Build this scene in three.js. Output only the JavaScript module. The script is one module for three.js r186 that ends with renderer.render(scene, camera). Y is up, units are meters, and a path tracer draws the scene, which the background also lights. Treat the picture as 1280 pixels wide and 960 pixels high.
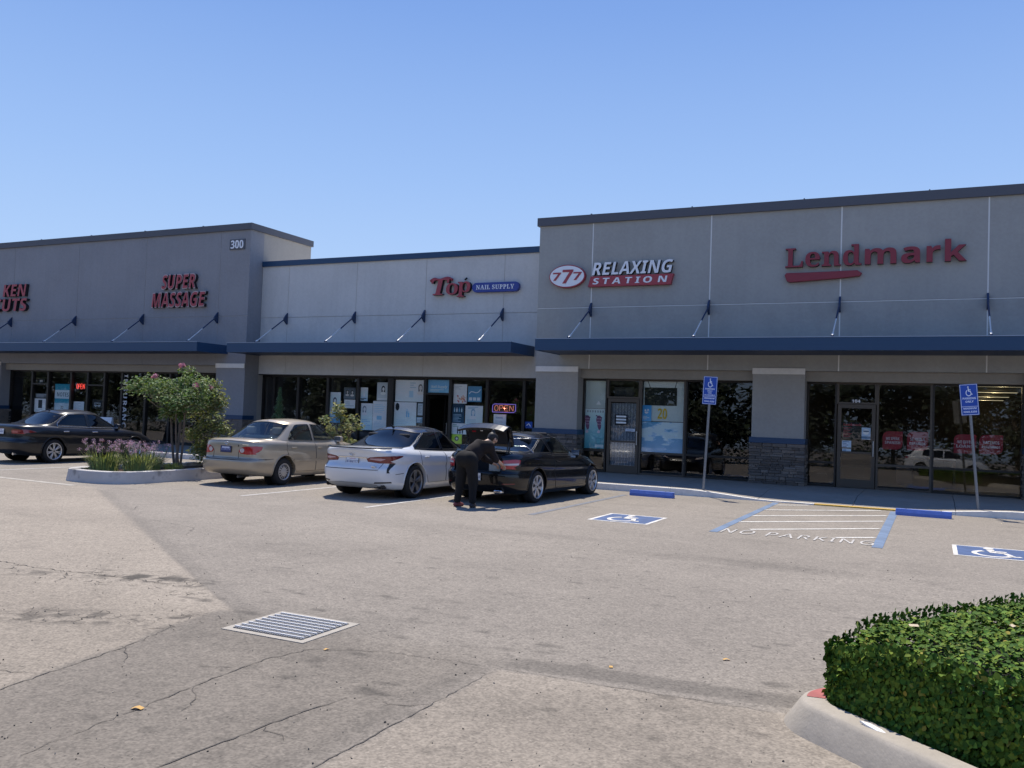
import * as THREE from 'three';
import { mergeGeometries } from 'three/addons/utils/BufferGeometryUtils.js';
import { RoundedBoxGeometry } from 'three/addons/geometries/RoundedBoxGeometry.js';
import { TextGeometry } from 'three/addons/geometries/TextGeometry.js';
import { FontLoader } from 'three/addons/loaders/FontLoader.js';
import { MarchingCubes } from 'three/addons/objects/MarchingCubes.js';
import { Brush, Evaluator, SUBTRACTION } from 'three-bvh-csg';

// ------------------------------------------------------------------ camera
const scene = new THREE.Scene();
const EYE = 1.75, FOCAL = 1095.77, PITCH = 0.0353978, ROLL = 0.0356141, YAW = 0.4494785;   // focal length in pixels of a 960 pixel high frame
const camera = new THREE.PerspectiveCamera(2 * Math.atan(480 / FOCAL) * 180 / Math.PI, 4 / 3, 0.1, 1500);
camera.position.set(0, EYE, 0);
camera.rotation.order = 'YXZ';
{
  const mul = (a, b) => a.map((r) => b[0].map((_, j) => r[0] * b[0][j] + r[1] * b[1][j] + r[2] * b[2][j]));
  let c = Math.cos(YAW), s = Math.sin(YAW);
  const ry = [[c, 0, s], [0, 1, 0], [-s, 0, c]];
  c = Math.cos(PITCH); s = Math.sin(PITCH);
  const rx = [[1, 0, 0], [0, c, s], [0, -s, c]];
  c = Math.cos(ROLL); s = Math.sin(ROLL);
  const rz = [[c, -s, 0], [s, c, 0], [0, 0, 1]];
  const R = mul(rz, mul(rx, ry));
  const m = new THREE.Matrix4().makeBasis(
    new THREE.Vector3(R[0][0], -R[0][1], -R[0][2]),
    new THREE.Vector3(-R[1][0], R[1][1], R[1][2]),
    new THREE.Vector3(-R[2][0], R[2][1], R[2][2]));
  camera.quaternion.setFromRotationMatrix(m);
}
scene.add(camera);

// ------------------------------------------------------------------ sky, sun, exposure
const EXPOSURE = 1.15;
const SUN_DIR = new THREE.Vector3(-0.30, 1, -0.425).normalize();
{
  const W = 256, H = 512, data = new Float32Array(W * H * 4);
  // radiance (already divided by the exposure below) against elevation in degrees
  const stops = [[-90, .20, .19, .18], [-1, .20, .19, .18], [0, .50, .65, .90], [4, .49, .665, .95], [9, .435, .63, .965], [15, .345, .54, .925], [25, .222, .395, .82], [45, .085, .22, .64], [90, .05, .145, .48]];
  for (let j = 0; j < H; j++) {
    const el = ((j + 0.5) / H - 0.5) * 180;
    let k = 0; while (k < stops.length - 2 && el > stops[k + 1][0]) k++;
    const a = stops[k], b = stops[k + 1], t = Math.min(1, Math.max(0, (el - a[0]) / (b[0] - a[0])));
    for (let i = 0; i < W; i++) {
      const az = ((i + 0.5) / W - 0.5) * 2 * Math.PI;           // direction: x = cos(el) cos(az), z = cos(el) sin(az)
      const ce = Math.cos(el * Math.PI / 180), d = ce * Math.cos(az) * SUN_DIR.x + Math.sin(el * Math.PI / 180) * SUN_DIR.y + ce * Math.sin(az) * SUN_DIR.z;
      const glow = el > 0 ? 0.22 * Math.pow(Math.max(0, d), 30) : 0;
      for (let c = 0; c < 3; c++) data[(j * W + i) * 4 + c] = (a[c + 1] + (b[c + 1] - a[c + 1]) * t) / EXPOSURE + glow;
      data[(j * W + i) * 4 + 3] = 1;
    }
  }
  const sky = new THREE.DataTexture(data, W, H, THREE.RGBAFormat, THREE.FloatType);
  sky.mapping = THREE.EquirectangularReflectionMapping; sky.magFilter = THREE.LinearFilter; sky.needsUpdate = true;
  scene.background = sky; scene.environment = sky;
}
const sun = new THREE.DirectionalLight(new THREE.Color(1, 0.93, 0.82), 5.0);
sun.position.copy(SUN_DIR).multiplyScalar(120).add(new THREE.Vector3(-10, 0, -15));
sun.target.position.set(-10, 0, -15);
sun.castShadow = true;
Object.assign(sun.shadow.camera, { left: -50, right: 50, top: 50, bottom: -50, near: 1, far: 300 });
sun.shadow.mapSize.set(4096, 4096);
scene.add(sun, sun.target);
const renderer = new THREE.WebGLRenderer({ antialias: true });
renderer.toneMapping = THREE.LinearToneMapping;
renderer.toneMappingExposure = EXPOSURE;
renderer.shadowMap.enabled = true;

// ------------------------------------------------------------------ helpers
const V = (x, y, z) => new THREE.Vector3(x, y, z);
function rng(seed) { let a = seed >>> 0; return () => { a = (a + 0x6D2B79F5) | 0; let t = Math.imul(a ^ (a >>> 15), 1 | a); t = (t + Math.imul(t ^ (t >>> 7), 61 | t)) ^ t; return ((t ^ (t >>> 14)) >>> 0) / 4294967296; }; }
const taken = new Map();
function numbered(name) { const n = taken.get(name) || 0; taken.set(name, n + 1); return n ? `${name}_${String(n).padStart(3, '0')}` : name; }
function tag(o, label, category, group, kind) { if (label) o.userData.label = label; if (category) o.userData.category = category; if (group) o.userData.group = group; if (kind) o.userData.kind = kind; return o; }
function thing(name, label, category, pos = [0, 0, 0], turn = 0, group) { const o = new THREE.Group(); o.name = numbered(name); o.position.set(...pos); o.rotation.y = turn; scene.add(o); return tag(o, label, category, group); }
function setting(name, label) { const o = new THREE.Group(); o.name = numbered(name); scene.add(o); return tag(o, label, null, null, 'structure'); }
function mesh(name, geo, material, parent) {
  let g = Array.isArray(geo) ? (geo.length > 1 ? merge(geo) : geo[0]) : geo;
  const m = new THREE.Mesh(g, material); m.name = parent ? name : numbered(name); m.castShadow = m.receiveShadow = true; (parent || scene).add(m); return m;
}
function merge(list) {
  const plain = list.map((g) => { let h = g.index ? g.toNonIndexed() : g; const out = new THREE.BufferGeometry(); for (const k of ['position', 'normal', 'uv']) if (h.attributes[k]) out.setAttribute(k, h.attributes[k]); if (!out.attributes.uv) out.setAttribute('uv', new THREE.BufferAttribute(new Float32Array(h.attributes.position.count * 2), 2)); return out; });
  return mergeGeometries(plain);
}
function uvm(geo, s = 1) {                                              // uv in metres from the axis the face looks along
  const g = geo.index ? geo.toNonIndexed() : geo, p = g.attributes.position, n = g.attributes.normal, uv = new Float32Array(p.count * 2);
  for (let i = 0; i < p.count; i += 3) {
    const nx = Math.abs(n.getX(i)), ny = Math.abs(n.getY(i)), nz = Math.abs(n.getZ(i));
    for (let k = i; k < i + 3; k++) {
      const x = p.getX(k), y = p.getY(k), z = p.getZ(k);
      const [u, v] = ny >= nx && ny >= nz ? [x, z] : nx > nz ? [z, y] : [x, y];
      uv[k * 2] = u * s; uv[k * 2 + 1] = v * s;
    }
  }
  g.setAttribute('uv', new THREE.BufferAttribute(uv, 2)); return g;
}
function box(x0, y0, z0, x1, y1, z1) { const g = new THREE.BoxGeometry(Math.abs(x1 - x0), Math.abs(y1 - y0), Math.abs(z1 - z0)); g.translate((x0 + x1) / 2, (y0 + y1) / 2, (z0 + z1) / 2); return uvm(g); }
function rbox(x0, y0, z0, x1, y1, z1, r = 0.01, seg = 2) { const g = new RoundedBoxGeometry(x1 - x0, y1 - y0, z1 - z0, seg, r); g.translate((x0 + x1) / 2, (y0 + y1) / 2, (z0 + z1) / 2); return uvm(g); }
function rod(a, b, r, seg = 8, r2 = r) { const d = V().subVectors(b, a), g = new THREE.CylinderGeometry(r2, r, d.length(), seg); g.translate(0, d.length() / 2, 0); g.applyQuaternion(new THREE.Quaternion().setFromUnitVectors(V(0, 1, 0), d.normalize())); g.translate(a.x, a.y, a.z); return g; }
function tube(pts, r, seg = 4, n) { return new THREE.TubeGeometry(new THREE.CatmullRomCurve3(pts, false, 'centripetal'), n || pts.length * 3, r, seg, false); }
const RGB = (r, g, b) => new THREE.Color().setRGB(r, g, b);
function mat(c, rough = 0.7, extra = {}) { const { phys, ...e } = extra; return new (phys ? THREE.MeshPhysicalMaterial : THREE.MeshStandardMaterial)({ color: RGB(...c), roughness: rough, ...e }); }
const lerp = (a, b, t) => a + (b - a) * t, clamp = (x, a = 0, b = 1) => Math.min(b, Math.max(a, x)), smooth = (a, b, x) => { const t = clamp((x - a) / (b - a)); return t * t * (3 - 2 * t); };
function hash2(x, y, s = 0) { let h = Math.imul(x | 0, 374761393) + Math.imul(y | 0, 668265263) + Math.imul(s | 0, 1274126177); h = Math.imul(h ^ (h >>> 13), 1274126177); return ((h ^ (h >>> 16)) >>> 0) / 4294967296; }
function noise(x, y, s = 0, period = 0) {
  const xi = Math.floor(x), yi = Math.floor(y), fx = x - xi, fy = y - yi, u = fx * fx * (3 - 2 * fx), v = fy * fy * (3 - 2 * fy);
  const w = (a) => (period ? ((a % period) + period) % period : a);
  return lerp(lerp(hash2(w(xi), w(yi), s), hash2(w(xi + 1), w(yi), s), u), lerp(hash2(w(xi), w(yi + 1), s), hash2(w(xi + 1), w(yi + 1), s), u), v);
}
function fbm(x, y, s = 0, oct = 4, period = 0) { let v = 0, a = 0.5, n = 0; for (let o = 0; o < oct; o++) { v += a * noise(x, y, s + o * 17, period); n += a; a *= 0.5; x *= 2; y *= 2; period *= 2; } return v / n; }
function tex(size, fn, srgb = true, h = size) {                           // fn(u, v) in 0..1 -> grey or [r, g, b] in 0..255
  const d = new Uint8Array(size * h * 4);
  for (let j = 0; j < h; j++) for (let i = 0; i < size; i++) { const c = fn((i + 0.5) / size, (j + 0.5) / h, i, j), k = (j * size + i) * 4; const a = Array.isArray(c) ? c : [c, c, c]; d[k] = clamp(a[0], 0, 255); d[k + 1] = clamp(a[1], 0, 255); d[k + 2] = clamp(a[2], 0, 255); d[k + 3] = 255; }
  const t = new THREE.DataTexture(d, size, h); t.wrapS = t.wrapT = THREE.RepeatWrapping; t.magFilter = THREE.LinearFilter; if (srgb) t.colorSpace = THREE.SRGBColorSpace; t.needsUpdate = true; return t;
}
function rep(t, r) { const c = t.clone(); c.repeat.set(r, r); c.needsUpdate = true; return c; }
function canvasTex(w, h, draw) { const c = document.createElement('canvas'); c.width = w; c.height = h; const x = c.getContext('2d'); draw(x, w, h); const t = new THREE.CanvasTexture(c); t.colorSpace = THREE.SRGBColorSpace; return t; }
const load = (n) => new FontLoader().loadAsync(`fonts/droid/droid_${n}.typeface.json`);
const SANS = await load('sans_bold'), SERIF = await load('serif_bold'), SANSR = await load('sans_regular');
function poly(points) { const s = new THREE.Shape(); points.forEach(([x, y], i) => (i ? s.lineTo(x, y) : s.moveTo(x, y))); s.closePath(); return s; }
// characters as separate geometries, the whole line fitted to the box x0..x1, y0..y1
function letters(str, font, x0, y0, x1, y1, depth, opt = {}) {
  const size = 1, out = []; let pen = 0, lo = Infinity, hi = -Infinity, right = 0, left = 0;
  for (const ch of str) {
    const glyph = font.data.glyphs[ch] || font.data.glyphs['?'], adv = glyph.ha * size / font.data.resolution;
    if (ch !== ' ') {
      const g = new TextGeometry(ch, { font, size, depth: 1, curveSegments: opt.seg || 5 }); g.computeBoundingBox();
      out.push([ch, g, pen]); lo = Math.min(lo, g.boundingBox.min.y); hi = Math.max(hi, g.boundingBox.max.y);
      if (out.length === 1) left = pen + g.boundingBox.min.x; right = pen + g.boundingBox.max.x;
    }
    pen += adv * (opt.space || 1);
  }
  const sx = (x1 - x0) / (right - left), sy = (y1 - y0) / (hi - lo);
  for (const [, g, p] of out) {
    g.translate(p - left, -lo, 0); g.scale(sx, sy, depth);
    if (opt.skew) { const q = g.attributes.position; for (let i = 0; i < q.count; i++) q.setX(i, q.getX(i) + opt.skew * (q.getY(i) - (y1 - y0) / 2)); }
    g.translate(x0, y0, 0); g.computeVertexNormals();
  }
  return out.map(([ch, g]) => [ch, g]);
}
const flat = (points, y) => { const g = new THREE.ShapeGeometry(poly(points.map(([x, z]) => [x, -z]))); g.rotateX(-Math.PI / 2); g.translate(0, y, 0); return uvm(g); };

// ------------------------------------------------------------------ shared textures and materials
const stuccoBump = tex(512, (u, v) => 255 * (0.55 * fbm(u * 64, v * 64, 3, 3, 64) + 0.45 * fbm(u * 16, v * 16, 9, 2, 16)), false);
const stuccoMap = tex(512, (u, v) => { const k = 0.90 + 0.16 * (fbm(u * 5, v * 5, 21, 5, 5) - 0.5) + 0.10 * (fbm(u * 90, v * 90, 33, 2, 90) - 0.5) + 0.09 * (fbm(u * 26, v * 2, 35, 3, 2 * 13) - 0.5); return 255 * clamp(k + 0.06); }, false);
const grainMap = tex(1024, (u, v, i, j) => { let k = 0.74 + 0.10 * (fbm(u * 60, v * 60, 5, 3, 60) - 0.5) + 0.38 * (noise(u * 256, v * 256, 77, 256) - 0.5) + 0.14 * (noise(u * 110, v * 110, 78, 110) - 0.5) + 0.16 * (hash2(i, j, 4) - 0.5); const st = noise(u * 180, v * 180, 41, 180); if (st > 0.88) k += 0.26; if (st < 0.09) k -= 0.24; return 255 * clamp(k, 0.25, 1); }, false);
const grainBump = tex(1024, (u, v) => 255 * clamp(0.5 * noise(u * 256, v * 256, 77, 256) + 0.3 * noise(u * 128, v * 128, 78, 128) + 0.2 * fbm(u * 30, v * 30, 79, 3, 30)), false);
const concMap = tex(512, (u, v, i, j) => 255 * clamp(0.86 + 0.22 * (fbm(u * 6, v * 6, 51, 5, 6) - 0.5) + 0.10 * (hash2(i, j, 8) - 0.5) + 0.12 * (fbm(u * 40, v * 40, 52, 3, 40) - 0.5)), false);
const wearMap = tex(256, (u, v) => 255 * clamp(.82 + .5 * (fbm(u * 9, v * 9, 161, 5, 9) - .5), .45, 1), false);
const stucco = (c, s = 0.35) => mat(c, 0.92, { map: rep(stuccoMap, 0.21), bumpMap: rep(stuccoBump, 0.9), bumpScale: 0.004 });
const concrete = (c) => mat(c, 0.9, { map: rep(concMap, 0.6), bumpMap: rep(stuccoBump, 1.4), bumpScale: 0.002 });
const M = {
  wallTaupe: stucco([.365, .362, .34]), wallGrey: stucco([.275, .278, .295]), wallLight: stucco([.59, .58, .555]), column: stucco([.36, .345, .32]), beam: stucco([.32, .295, .255]),
  capTrim: stucco([.80, .77, .72]), navy: mat([.012, .050, .118], 0.45), slate: mat([.085, .09, .108], 0.6), navyDark: mat([.02, .04, .095], 0.5), reveal: mat([.72, .72, .70], 0.4), revealDark: mat([.25, .24, .23], 0.6),
  bronze: mat([.028, .024, .021], 0.45, { metalness: .3 }), bronzeLight: mat([.085, .07, .056], 0.45, { metalness: .3 }), steel: mat([.55, .56, .57], 0.38, { metalness: .85 }), galv: mat([.22, .23, .24], 0.5, { metalness: .5 }),
  glass: mat([.92, .93, .93], 0.0, { phys: 1, transmission: 1, thickness: 0, ior: 1.7 }), dark: mat([.012, .012, .013], 0.8), black: mat([.008, .008, .009], 0.5), rubber: mat([.014, .014, .015], 0.85),
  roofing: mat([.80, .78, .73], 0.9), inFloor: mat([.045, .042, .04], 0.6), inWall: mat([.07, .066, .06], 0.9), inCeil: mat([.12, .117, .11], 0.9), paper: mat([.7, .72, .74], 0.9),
  conc: concrete([.31, .28, .24]), concLight: concrete([.62, .585, .53]), kerb: concrete([.84, .80, .74]), soil: mat([.10, .06, .036], 1, { bumpMap: rep(grainBump, 1.2), bumpScale: 0.02, map: rep(grainMap, .7) }),
  white: mat([.74, .71, .66], 0.75, { map: rep(wearMap, .9) }), blueLine: mat([.155, .225, .345], 0.8, { map: rep(wearMap, .9) }), bluePaint: mat([.060, .112, .255], 0.8, { map: rep(wearMap, .9) }), signRed: mat([.30, .028, .042], 0.5), signBlack: mat([.012, .012, .016], 0.6),
};
// ------------------------------------------------------------------ ground
function drop(z) { return 0; }
{
  const axis = (marks) => { const out = []; for (let k = 0; k + 1 < marks.length; k++) { const [a, step] = marks[k], b = marks[k + 1][0], n = Math.max(1, Math.round((b - a) / step)); for (let i = 0; i < n; i++) out.push(a + (b - a) * i / n); } out.push(marks[marks.length - 1][0]); return out; };
  const xs = axis([[-700, 200], [-100, 20], [-30, 1], [-22, .10], [-9, .032], [1.8, .12], [4, 1], [14, 10], [60, 100], [600]]);
  const zs = axis([[-700, 200], [-60, 15], [-21.5, .12], [-13, .05], [-7.6, .032], [-2.8, .12], [0, .8], [16, 6], [60, 100], [500]]);
  const nx = xs.length, nz = zs.length, pos = new Float32Array(nx * nz * 3), col = new Float32Array(nx * nz * 3), uv = new Float32Array(nx * nz * 2), idx = [];
  const r = rng(11), stains = [];
  const stain = (x, z, rx, rz, d) => stains.push([x, z, rx, rz, d]);
  for (let i = 0; i < 60; i++) stain(-4.3 + r() * 4.4, -3.2 - r() * 3.2, .03 + r() * .06, .02 + r() * .04, .12 + r() * .22);
  for (let i = 0; i < 90; i++) stain(-6.5 + r() * 7.4, -5.8 - r() * r() * 6.5, .035 + r() * .09, .02 + r() * .035, .16 + r() * .26);
  stain(-3.1, -4.62, .17, .06, .45); stain(-3.6, -5.0, .4, .14, .12); stain(-7.2, -8.6, .9, .35, .10); stain(-2.2, -11.2, 1.6, .28, .16); stain(-1.7, -4.9, .9, .5, .14); stain(-0.9, -4.4, .5, .35, .2); stain(-5.4, -11.9, 1.4, .25, .10); stain(-8, -15.5, .35, .3, .25); stain(-10.2, -17.5, .5, .5, .3); stain(-13.6, -17.5, .5, .5, .3); stain(-1.2, -5.35, .55, .22, .16);
  for (let i = 0; i < 26; i++) stain(-24 + r() * 26, -11 - r() * 9, .2 + r() * .5, .1 + r() * .22, .05 + r() * .10);
  for (let j = 0; j < nz; j++) for (let i = 0; i < nx; i++) {
    const x = xs[i], z = zs[j], k = j * nx + i;
    pos.set([x, drop(z), z], k * 3); uv.set([x, z], k * 2);
    let t = 1 + 0.20 * (fbm(x * .35 + 40, z * .35, 1, 4) - .5) + 0.16 * (fbm(x * 1.6, z * 1.9, 2, 4) - .5), warm = 0;
    const near = z > -30 && z < 4 && x > -40 && x < 10;
    if (near) {
      // older, paler paving on the left; its edge runs from the island to the drain
      const ex = -14.9 + (z + 12.15) * 1.497 + .05 * (noise(z * 3, 1, 5) - .5), side = ex - x;
      const old = z > -5.75 ? smooth(.035, -.035, x + 5.02 - .22 * (z + 3.5) - .12 * (noise(z * 2.2, 3, 9) - .5)) : smooth(-.04, .04, side);
      if (z > -12.4) { t *= 1 + .15 * old; warm += .035 * old; }
      t *= 1 - (.12 * smooth(.30, .04, Math.abs(side + .20)) + .16 * smooth(.05, .01, Math.abs(side + .04 + .04 * (noise(z * 7, 2, 5) - .5)))) * (z > -12 && z < -5.6 ? 1 : 0);          // sealed seam along it
      // worn gravelly bands in the old paving
      const b1 = Math.abs((z + 6.2) - (x + 7.4) * -.28 + .3 * (noise(x * 1.3, 1, 6) - .5)), b2 = Math.abs((z + 5.0) - (x + 6.2) * -.45 + .4 * (noise(x * 1.1, 2, 6) - .5));
      const rough = fbm(x * 9, z * 9, 61, 3);
      t *= 1 - .75 * old * smooth(.46, .66, rough) * (smooth(.34, .04, b1) * smooth(-9.6, -7, x) + .8 * smooth(.42, .06, b2) * smooth(-7.5, -6, x));
      // concrete-toned slab at the lower right with a dark tar strip along its far edge
      const slab = smooth(-2.69, -2.65, x + .02 * (noise(z * 6, 8, 3) - .5)) * smooth(-5.50 - (x + 2.68) * .06, -5.46 - (x + 2.68) * .06, z + .03 * (noise(x * 5, 3, 4) - .5));
      const nearDark = smooth(-6.1, -5.3, z) * (1 - slab) * (1 - old * .6) * smooth(.2, -.4, x + 2.7); t *= (1 - .26 * nearDark) * (1 + .0 * slab); warm += .035 * slab + .02 * nearDark - .03 * (1 - slab) * smooth(-2.9, -2.6, x) * 0;
      const tar = smooth(.17, .10, Math.abs(z + 5.66 + (x + 2.68) * .10 + .03 * noise(x * 2, 5, 2))) * smooth(-2.9, -2.5, x);
      t *= 1 - .34 * tar;
      t *= 1 - .16 * smooth(.16, .02, Math.abs(x + 2.82)) * smooth(-5.6, -5.3, z);
      // patch round the drain
      const pd = Math.max(Math.abs(x + 4.60) / .82, Math.abs(z + 5.62) / .74);
      t *= 1 - .10 * smooth(1.05, .97, pd + .06 * (noise(x * 4, z * 4, 7) - .5));
      t *= 1 - .10 * smooth(-9.5, -6.4, z) * (1 - slab) * (1 - old) * (1 - nearDark);
      // faint tyre lanes and stall wear
      t *= 1 - .05 * smooth(.8, .2, Math.abs(z + 9.0 + .2 * noise(x * .3, 1, 3))) - .04 * smooth(.7, .2, Math.abs(z + 11.6 + .2 * noise(x * .3, 2, 3)));
      for (const [sx, sz, rx, rz, d] of stains) { const q = ((x - sx) / rx) ** 2 + ((z - sz) / rz) ** 2; if (q < 2.5) t *= 1 - d * smooth(1.5, .25, q + 1.2 * (noise(x * 18, z * 18, 12) - .5)); }
      t *= 1 - .10 * smooth(.62, .8, fbm(x * 2.4, z * 3.2, 90, 4)) + .05 * smooth(.62, .78, fbm(x * 3, z * 4, 91, 4));
    }
    t = clamp(t, .3, 1.5);
    col.set([t * (1 + warm * .6), t, t * (1 - warm)], k * 3);
    if (i < nx - 1 && j < nz - 1) idx.push(k, k + nx, k + 1, k + 1, k + nx, k + nx + 1);
  }
  const g = new THREE.BufferGeometry();
  g.setAttribute('position', new THREE.BufferAttribute(pos, 3)); g.setAttribute('color', new THREE.BufferAttribute(col, 3)); g.setAttribute('uv', new THREE.BufferAttribute(uv, 2)); g.setIndex(idx); g.computeVertexNormals();
  const m = mat([.322, .281, .234], 0.93, { vertexColors: true, map: rep(grainMap, .31), bumpMap: rep(grainBump, .31), bumpScale: .003 });
  tag(mesh('ground', g, m), 'worn grey asphalt of the parking lot', null, null, 'structure');
}
// cracks: jagged thin strips
{
  const geos = [], r = rng(5);
  const crack = (pts, w, jag = .03) => {
    const fine = []; for (let i = 0; i + 1 < pts.length; i++) { const n = Math.ceil(Math.hypot(pts[i + 1][0] - pts[i][0], pts[i + 1][1] - pts[i][1]) / .06); for (let k = 0; k < n; k++) { const t = k / n; fine.push([lerp(pts[i][0], pts[i + 1][0], t) + (r() - .5) * jag, lerp(pts[i][1], pts[i + 1][1], t) + (r() - .5) * jag]); } }
    const p = [], id = []; fine.forEach(([x, z], i) => { const a = fine[Math.max(0, i - 1)], b = fine[Math.min(fine.length - 1, i + 1)], l = Math.hypot(b[0] - a[0], b[1] - a[1]) || 1, ww = .55 * w * (.25 + r() * .9) * (.4 + .6 * Math.sin(Math.PI * (i + .5) / fine.length)), nx = -(b[1] - a[1]) / l * ww, nz = (b[0] - a[0]) / l * ww; p.push(x + nx, .004, z + nz, x - nx, .004, z - nz); if (i) id.push(2 * i - 2, 2 * i - 1, 2 * i, 2 * i, 2 * i - 1, 2 * i + 1); });
    const g = new THREE.BufferGeometry(); g.setAttribute('position', new THREE.Float32BufferAttribute(p, 3)); g.setIndex(id); g.computeVertexNormals(); geos.push(g);
  };
  crack([[-4.8, -2.9], [-5.01, -3.48], [-5.1, -4.1], [-5.21, -4.72], [-5.39, -5.19]], .010);
  crack([[-4.0, -2.9], [-4.05, -3.53], [-4.11, -4.18], [-4.14, -4.8], [-4.04, -5.20], [-3.55, -5.42], [-2.9, -5.50]], .009);
  crack([[-3.4, -2.8], [-3.33, -3.13], [-3.25, -4.06], [-3.17, -4.5]], .013, .015);
  crack([[-2.69, -3], [-2.685, -4.2], [-2.68, -5.46]], .008, .02);
  crack([[-2.68, -5.5], [-1.9, -5.52], [-1.1, -5.57], [-.8, -5.58]], .007, .02);
  crack([[-9.6, -6.2], [-8.4, -6.1], [-7.2, -6.25], [-6.4, -6.3]], .016, .05);
  crack([[-10.5, -9.5], [-9.4, -9.3], [-8.9, -8.7]], .008, .05);
  crack([[-12.0, -10.6], [-11.6, -10.15]], .012, .04);
  crack([[-5.3, -5.1], [-5.5, -4.9]], .01, .04);
  for (const [x, z, dx, dz] of [[-5.05, -3.8, -.5, .1], [-5.18, -4.5, .35, .25], [-4.1, -4.1, .3, .3], [-4.13, -4.6, -.3, .15], [-7.9, -6.15, .4, .4], [-7.3, -6.2, -.5, .35], [-6.7, -6.25, .2, -.4], [-3.27, -3.8, .25, .1], [-2.68, -4.6, -.3, .12], [-9.0, -6.15, .3, .5]]) crack([[x, z], [x + dx * .5 + .03, z + dz * .5], [x + dx, z + dz * 1.2]], .007, .05);
  { const r2 = rng(91); for (let i = 0; i < 60; i++) { const x = -8.6 + r2() * 2.6, z = -6.15 - (x + 7.4) * .12 + (r2() - .5) * .55, a = r2() * 3; crack([[x, z], [x + .09 * Math.cos(a), z + .09 * Math.sin(a)], [x + .16 * Math.cos(a + .6), z + .16 * Math.sin(a + .6)]], .008, .03); } for (let i = 0; i < 45; i++) { const x = -6.8 + r2() * 1.5, z = -5.0 - (x + 6.2) * .45 + (r2() - .5) * .6, a = r2() * 3; crack([[x, z], [x + .08 * Math.cos(a), z + .08 * Math.sin(a)], [x + .14 * Math.cos(a + .7), z + .14 * Math.sin(a + .7)]], .007, .03); } }
  const g = merge(geos.map((x) => x)); tag(mesh('road_crack', g, mat([.10, .088, .076], 1)), 'dark cracks and sealed joints across the near asphalt', null, null, 'structure');
}
// loose stones and leaf scraps on the asphalt
{
  const r = rng(23), st = new THREE.InstancedMesh(new THREE.IcosahedronGeometry(.006, 0), mat([.28, .25, .21], .95), 500), q = new THREE.Object3D();
  for (let i = 0; i < 500; i++) { const far = r(); const z = -3.0 - far * far * 9, x = -9 + r() * 9.2; q.position.set(x, .003, z); q.rotation.set(r() * 6, r() * 6, r() * 6); q.scale.set(.4 + r() * 1.1, .3 + r() * .5, .4 + r() * 1.1); q.updateMatrix(); st.setMatrixAt(i, q.matrix); const k = .35 + r() * r() * 1.3; st.setColorAt(i, RGB(k, k * .97, k * .93)); }
  st.name = 'gravel'; st.castShadow = st.receiveShadow = true; scene.add(st); tag(st, 'loose grit and tiny stones on the asphalt', null, null, 'stuff');
}
{ // yellow leaf bits
  const leafG = (() => { const g = new THREE.PlaneGeometry(.05, .028, 2, 1); g.rotateX(-Math.PI / 2); const p = g.attributes.position; for (let i = 0; i < p.count; i++) if (Math.abs(p.getX(i)) < .01) p.setY(i, .008); g.computeVertexNormals(); return g; })();
  const ym = mat([.55, .33, .10], .8), list = [[-4.06, -3.66, .3, 1.3, 'yellow dead leaf lying in the crack below the drain'], [-3.94, -5.23, 1.2, .8, 'small dry leaf beside the drain grate corner'], [-1.35, -6.6, .5, 1, 'pale scrap of leaf on open asphalt left of the hedge'], [-2.02, -5.95, 2, .9, 'tan leaf on the tar strip edge']];
  for (const [x, z, a, s, l] of list) { const m = mesh('fallen_leaf', leafG, ym); m.position.set(x, .006, z); m.rotation.y = a; m.scale.setScalar(s); tag(m, l, 'leaf'); }
}
// ------------------------------------------------------------------ painted markings
function stripe(name, pts, y, m, label, parent) { const o = mesh(name, flat(pts, y), m, parent); return parent ? o : tag(o, label, null, null, 'structure'); }
const quad = (a, b, w) => { const l = Math.hypot(b[0] - a[0], b[1] - a[1]), nx = -(b[1] - a[1]) / l * w / 2, nz = (b[0] - a[0]) / l * w / 2; return [[a[0] + nx, a[1] + nz], [b[0] + nx, b[1] + nz], [b[0] - nx, b[1] - nz], [a[0] - nx, a[1] - nz]]; };
const worn = (c) => mat(c, .85, { map: rep(tex(256, (u, v) => 255 * clamp(.74 + .5 * (fbm(u * 12, v * 12, 61, 4, 12) - .42), .4, 1), false), 1.1) });
const wornText = worn([.58, .55, .51]), wornWhite = worn([.80, .77, .71]), wornBlue = worn([.20, .21, .24]);
stripe('parking_line', quad([-12.05, -13.1], [-12.05, -19.6], .10), .004, wornText, 'white stall line between the tan sedan and the white sedan');
stripe('parking_line', quad([-9.15, -13.1], [-9.15, -19.6], .10), .004, wornText, 'white stall line between the white sedan and the black coupe');
stripe('parking_line', quad([-6.4, -14.2], [-6.4, -19.5], .12), .004, wornBlue, 'faded blue stall line right of the black coupe');
stripe('parking_line', quad([-20.1, -13.1], [-20.1, -19.5], .10), .004, wornText, 'white stall line beside the dark sedan');
stripe('parking_line', quad([-18.6, -12.45], [-15.75, -12.30], .17), .004, mat([.46, .42, .36], .9, { map: rep(wearMap, 1) }), 'pale strip on the paving before the planted island');
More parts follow.
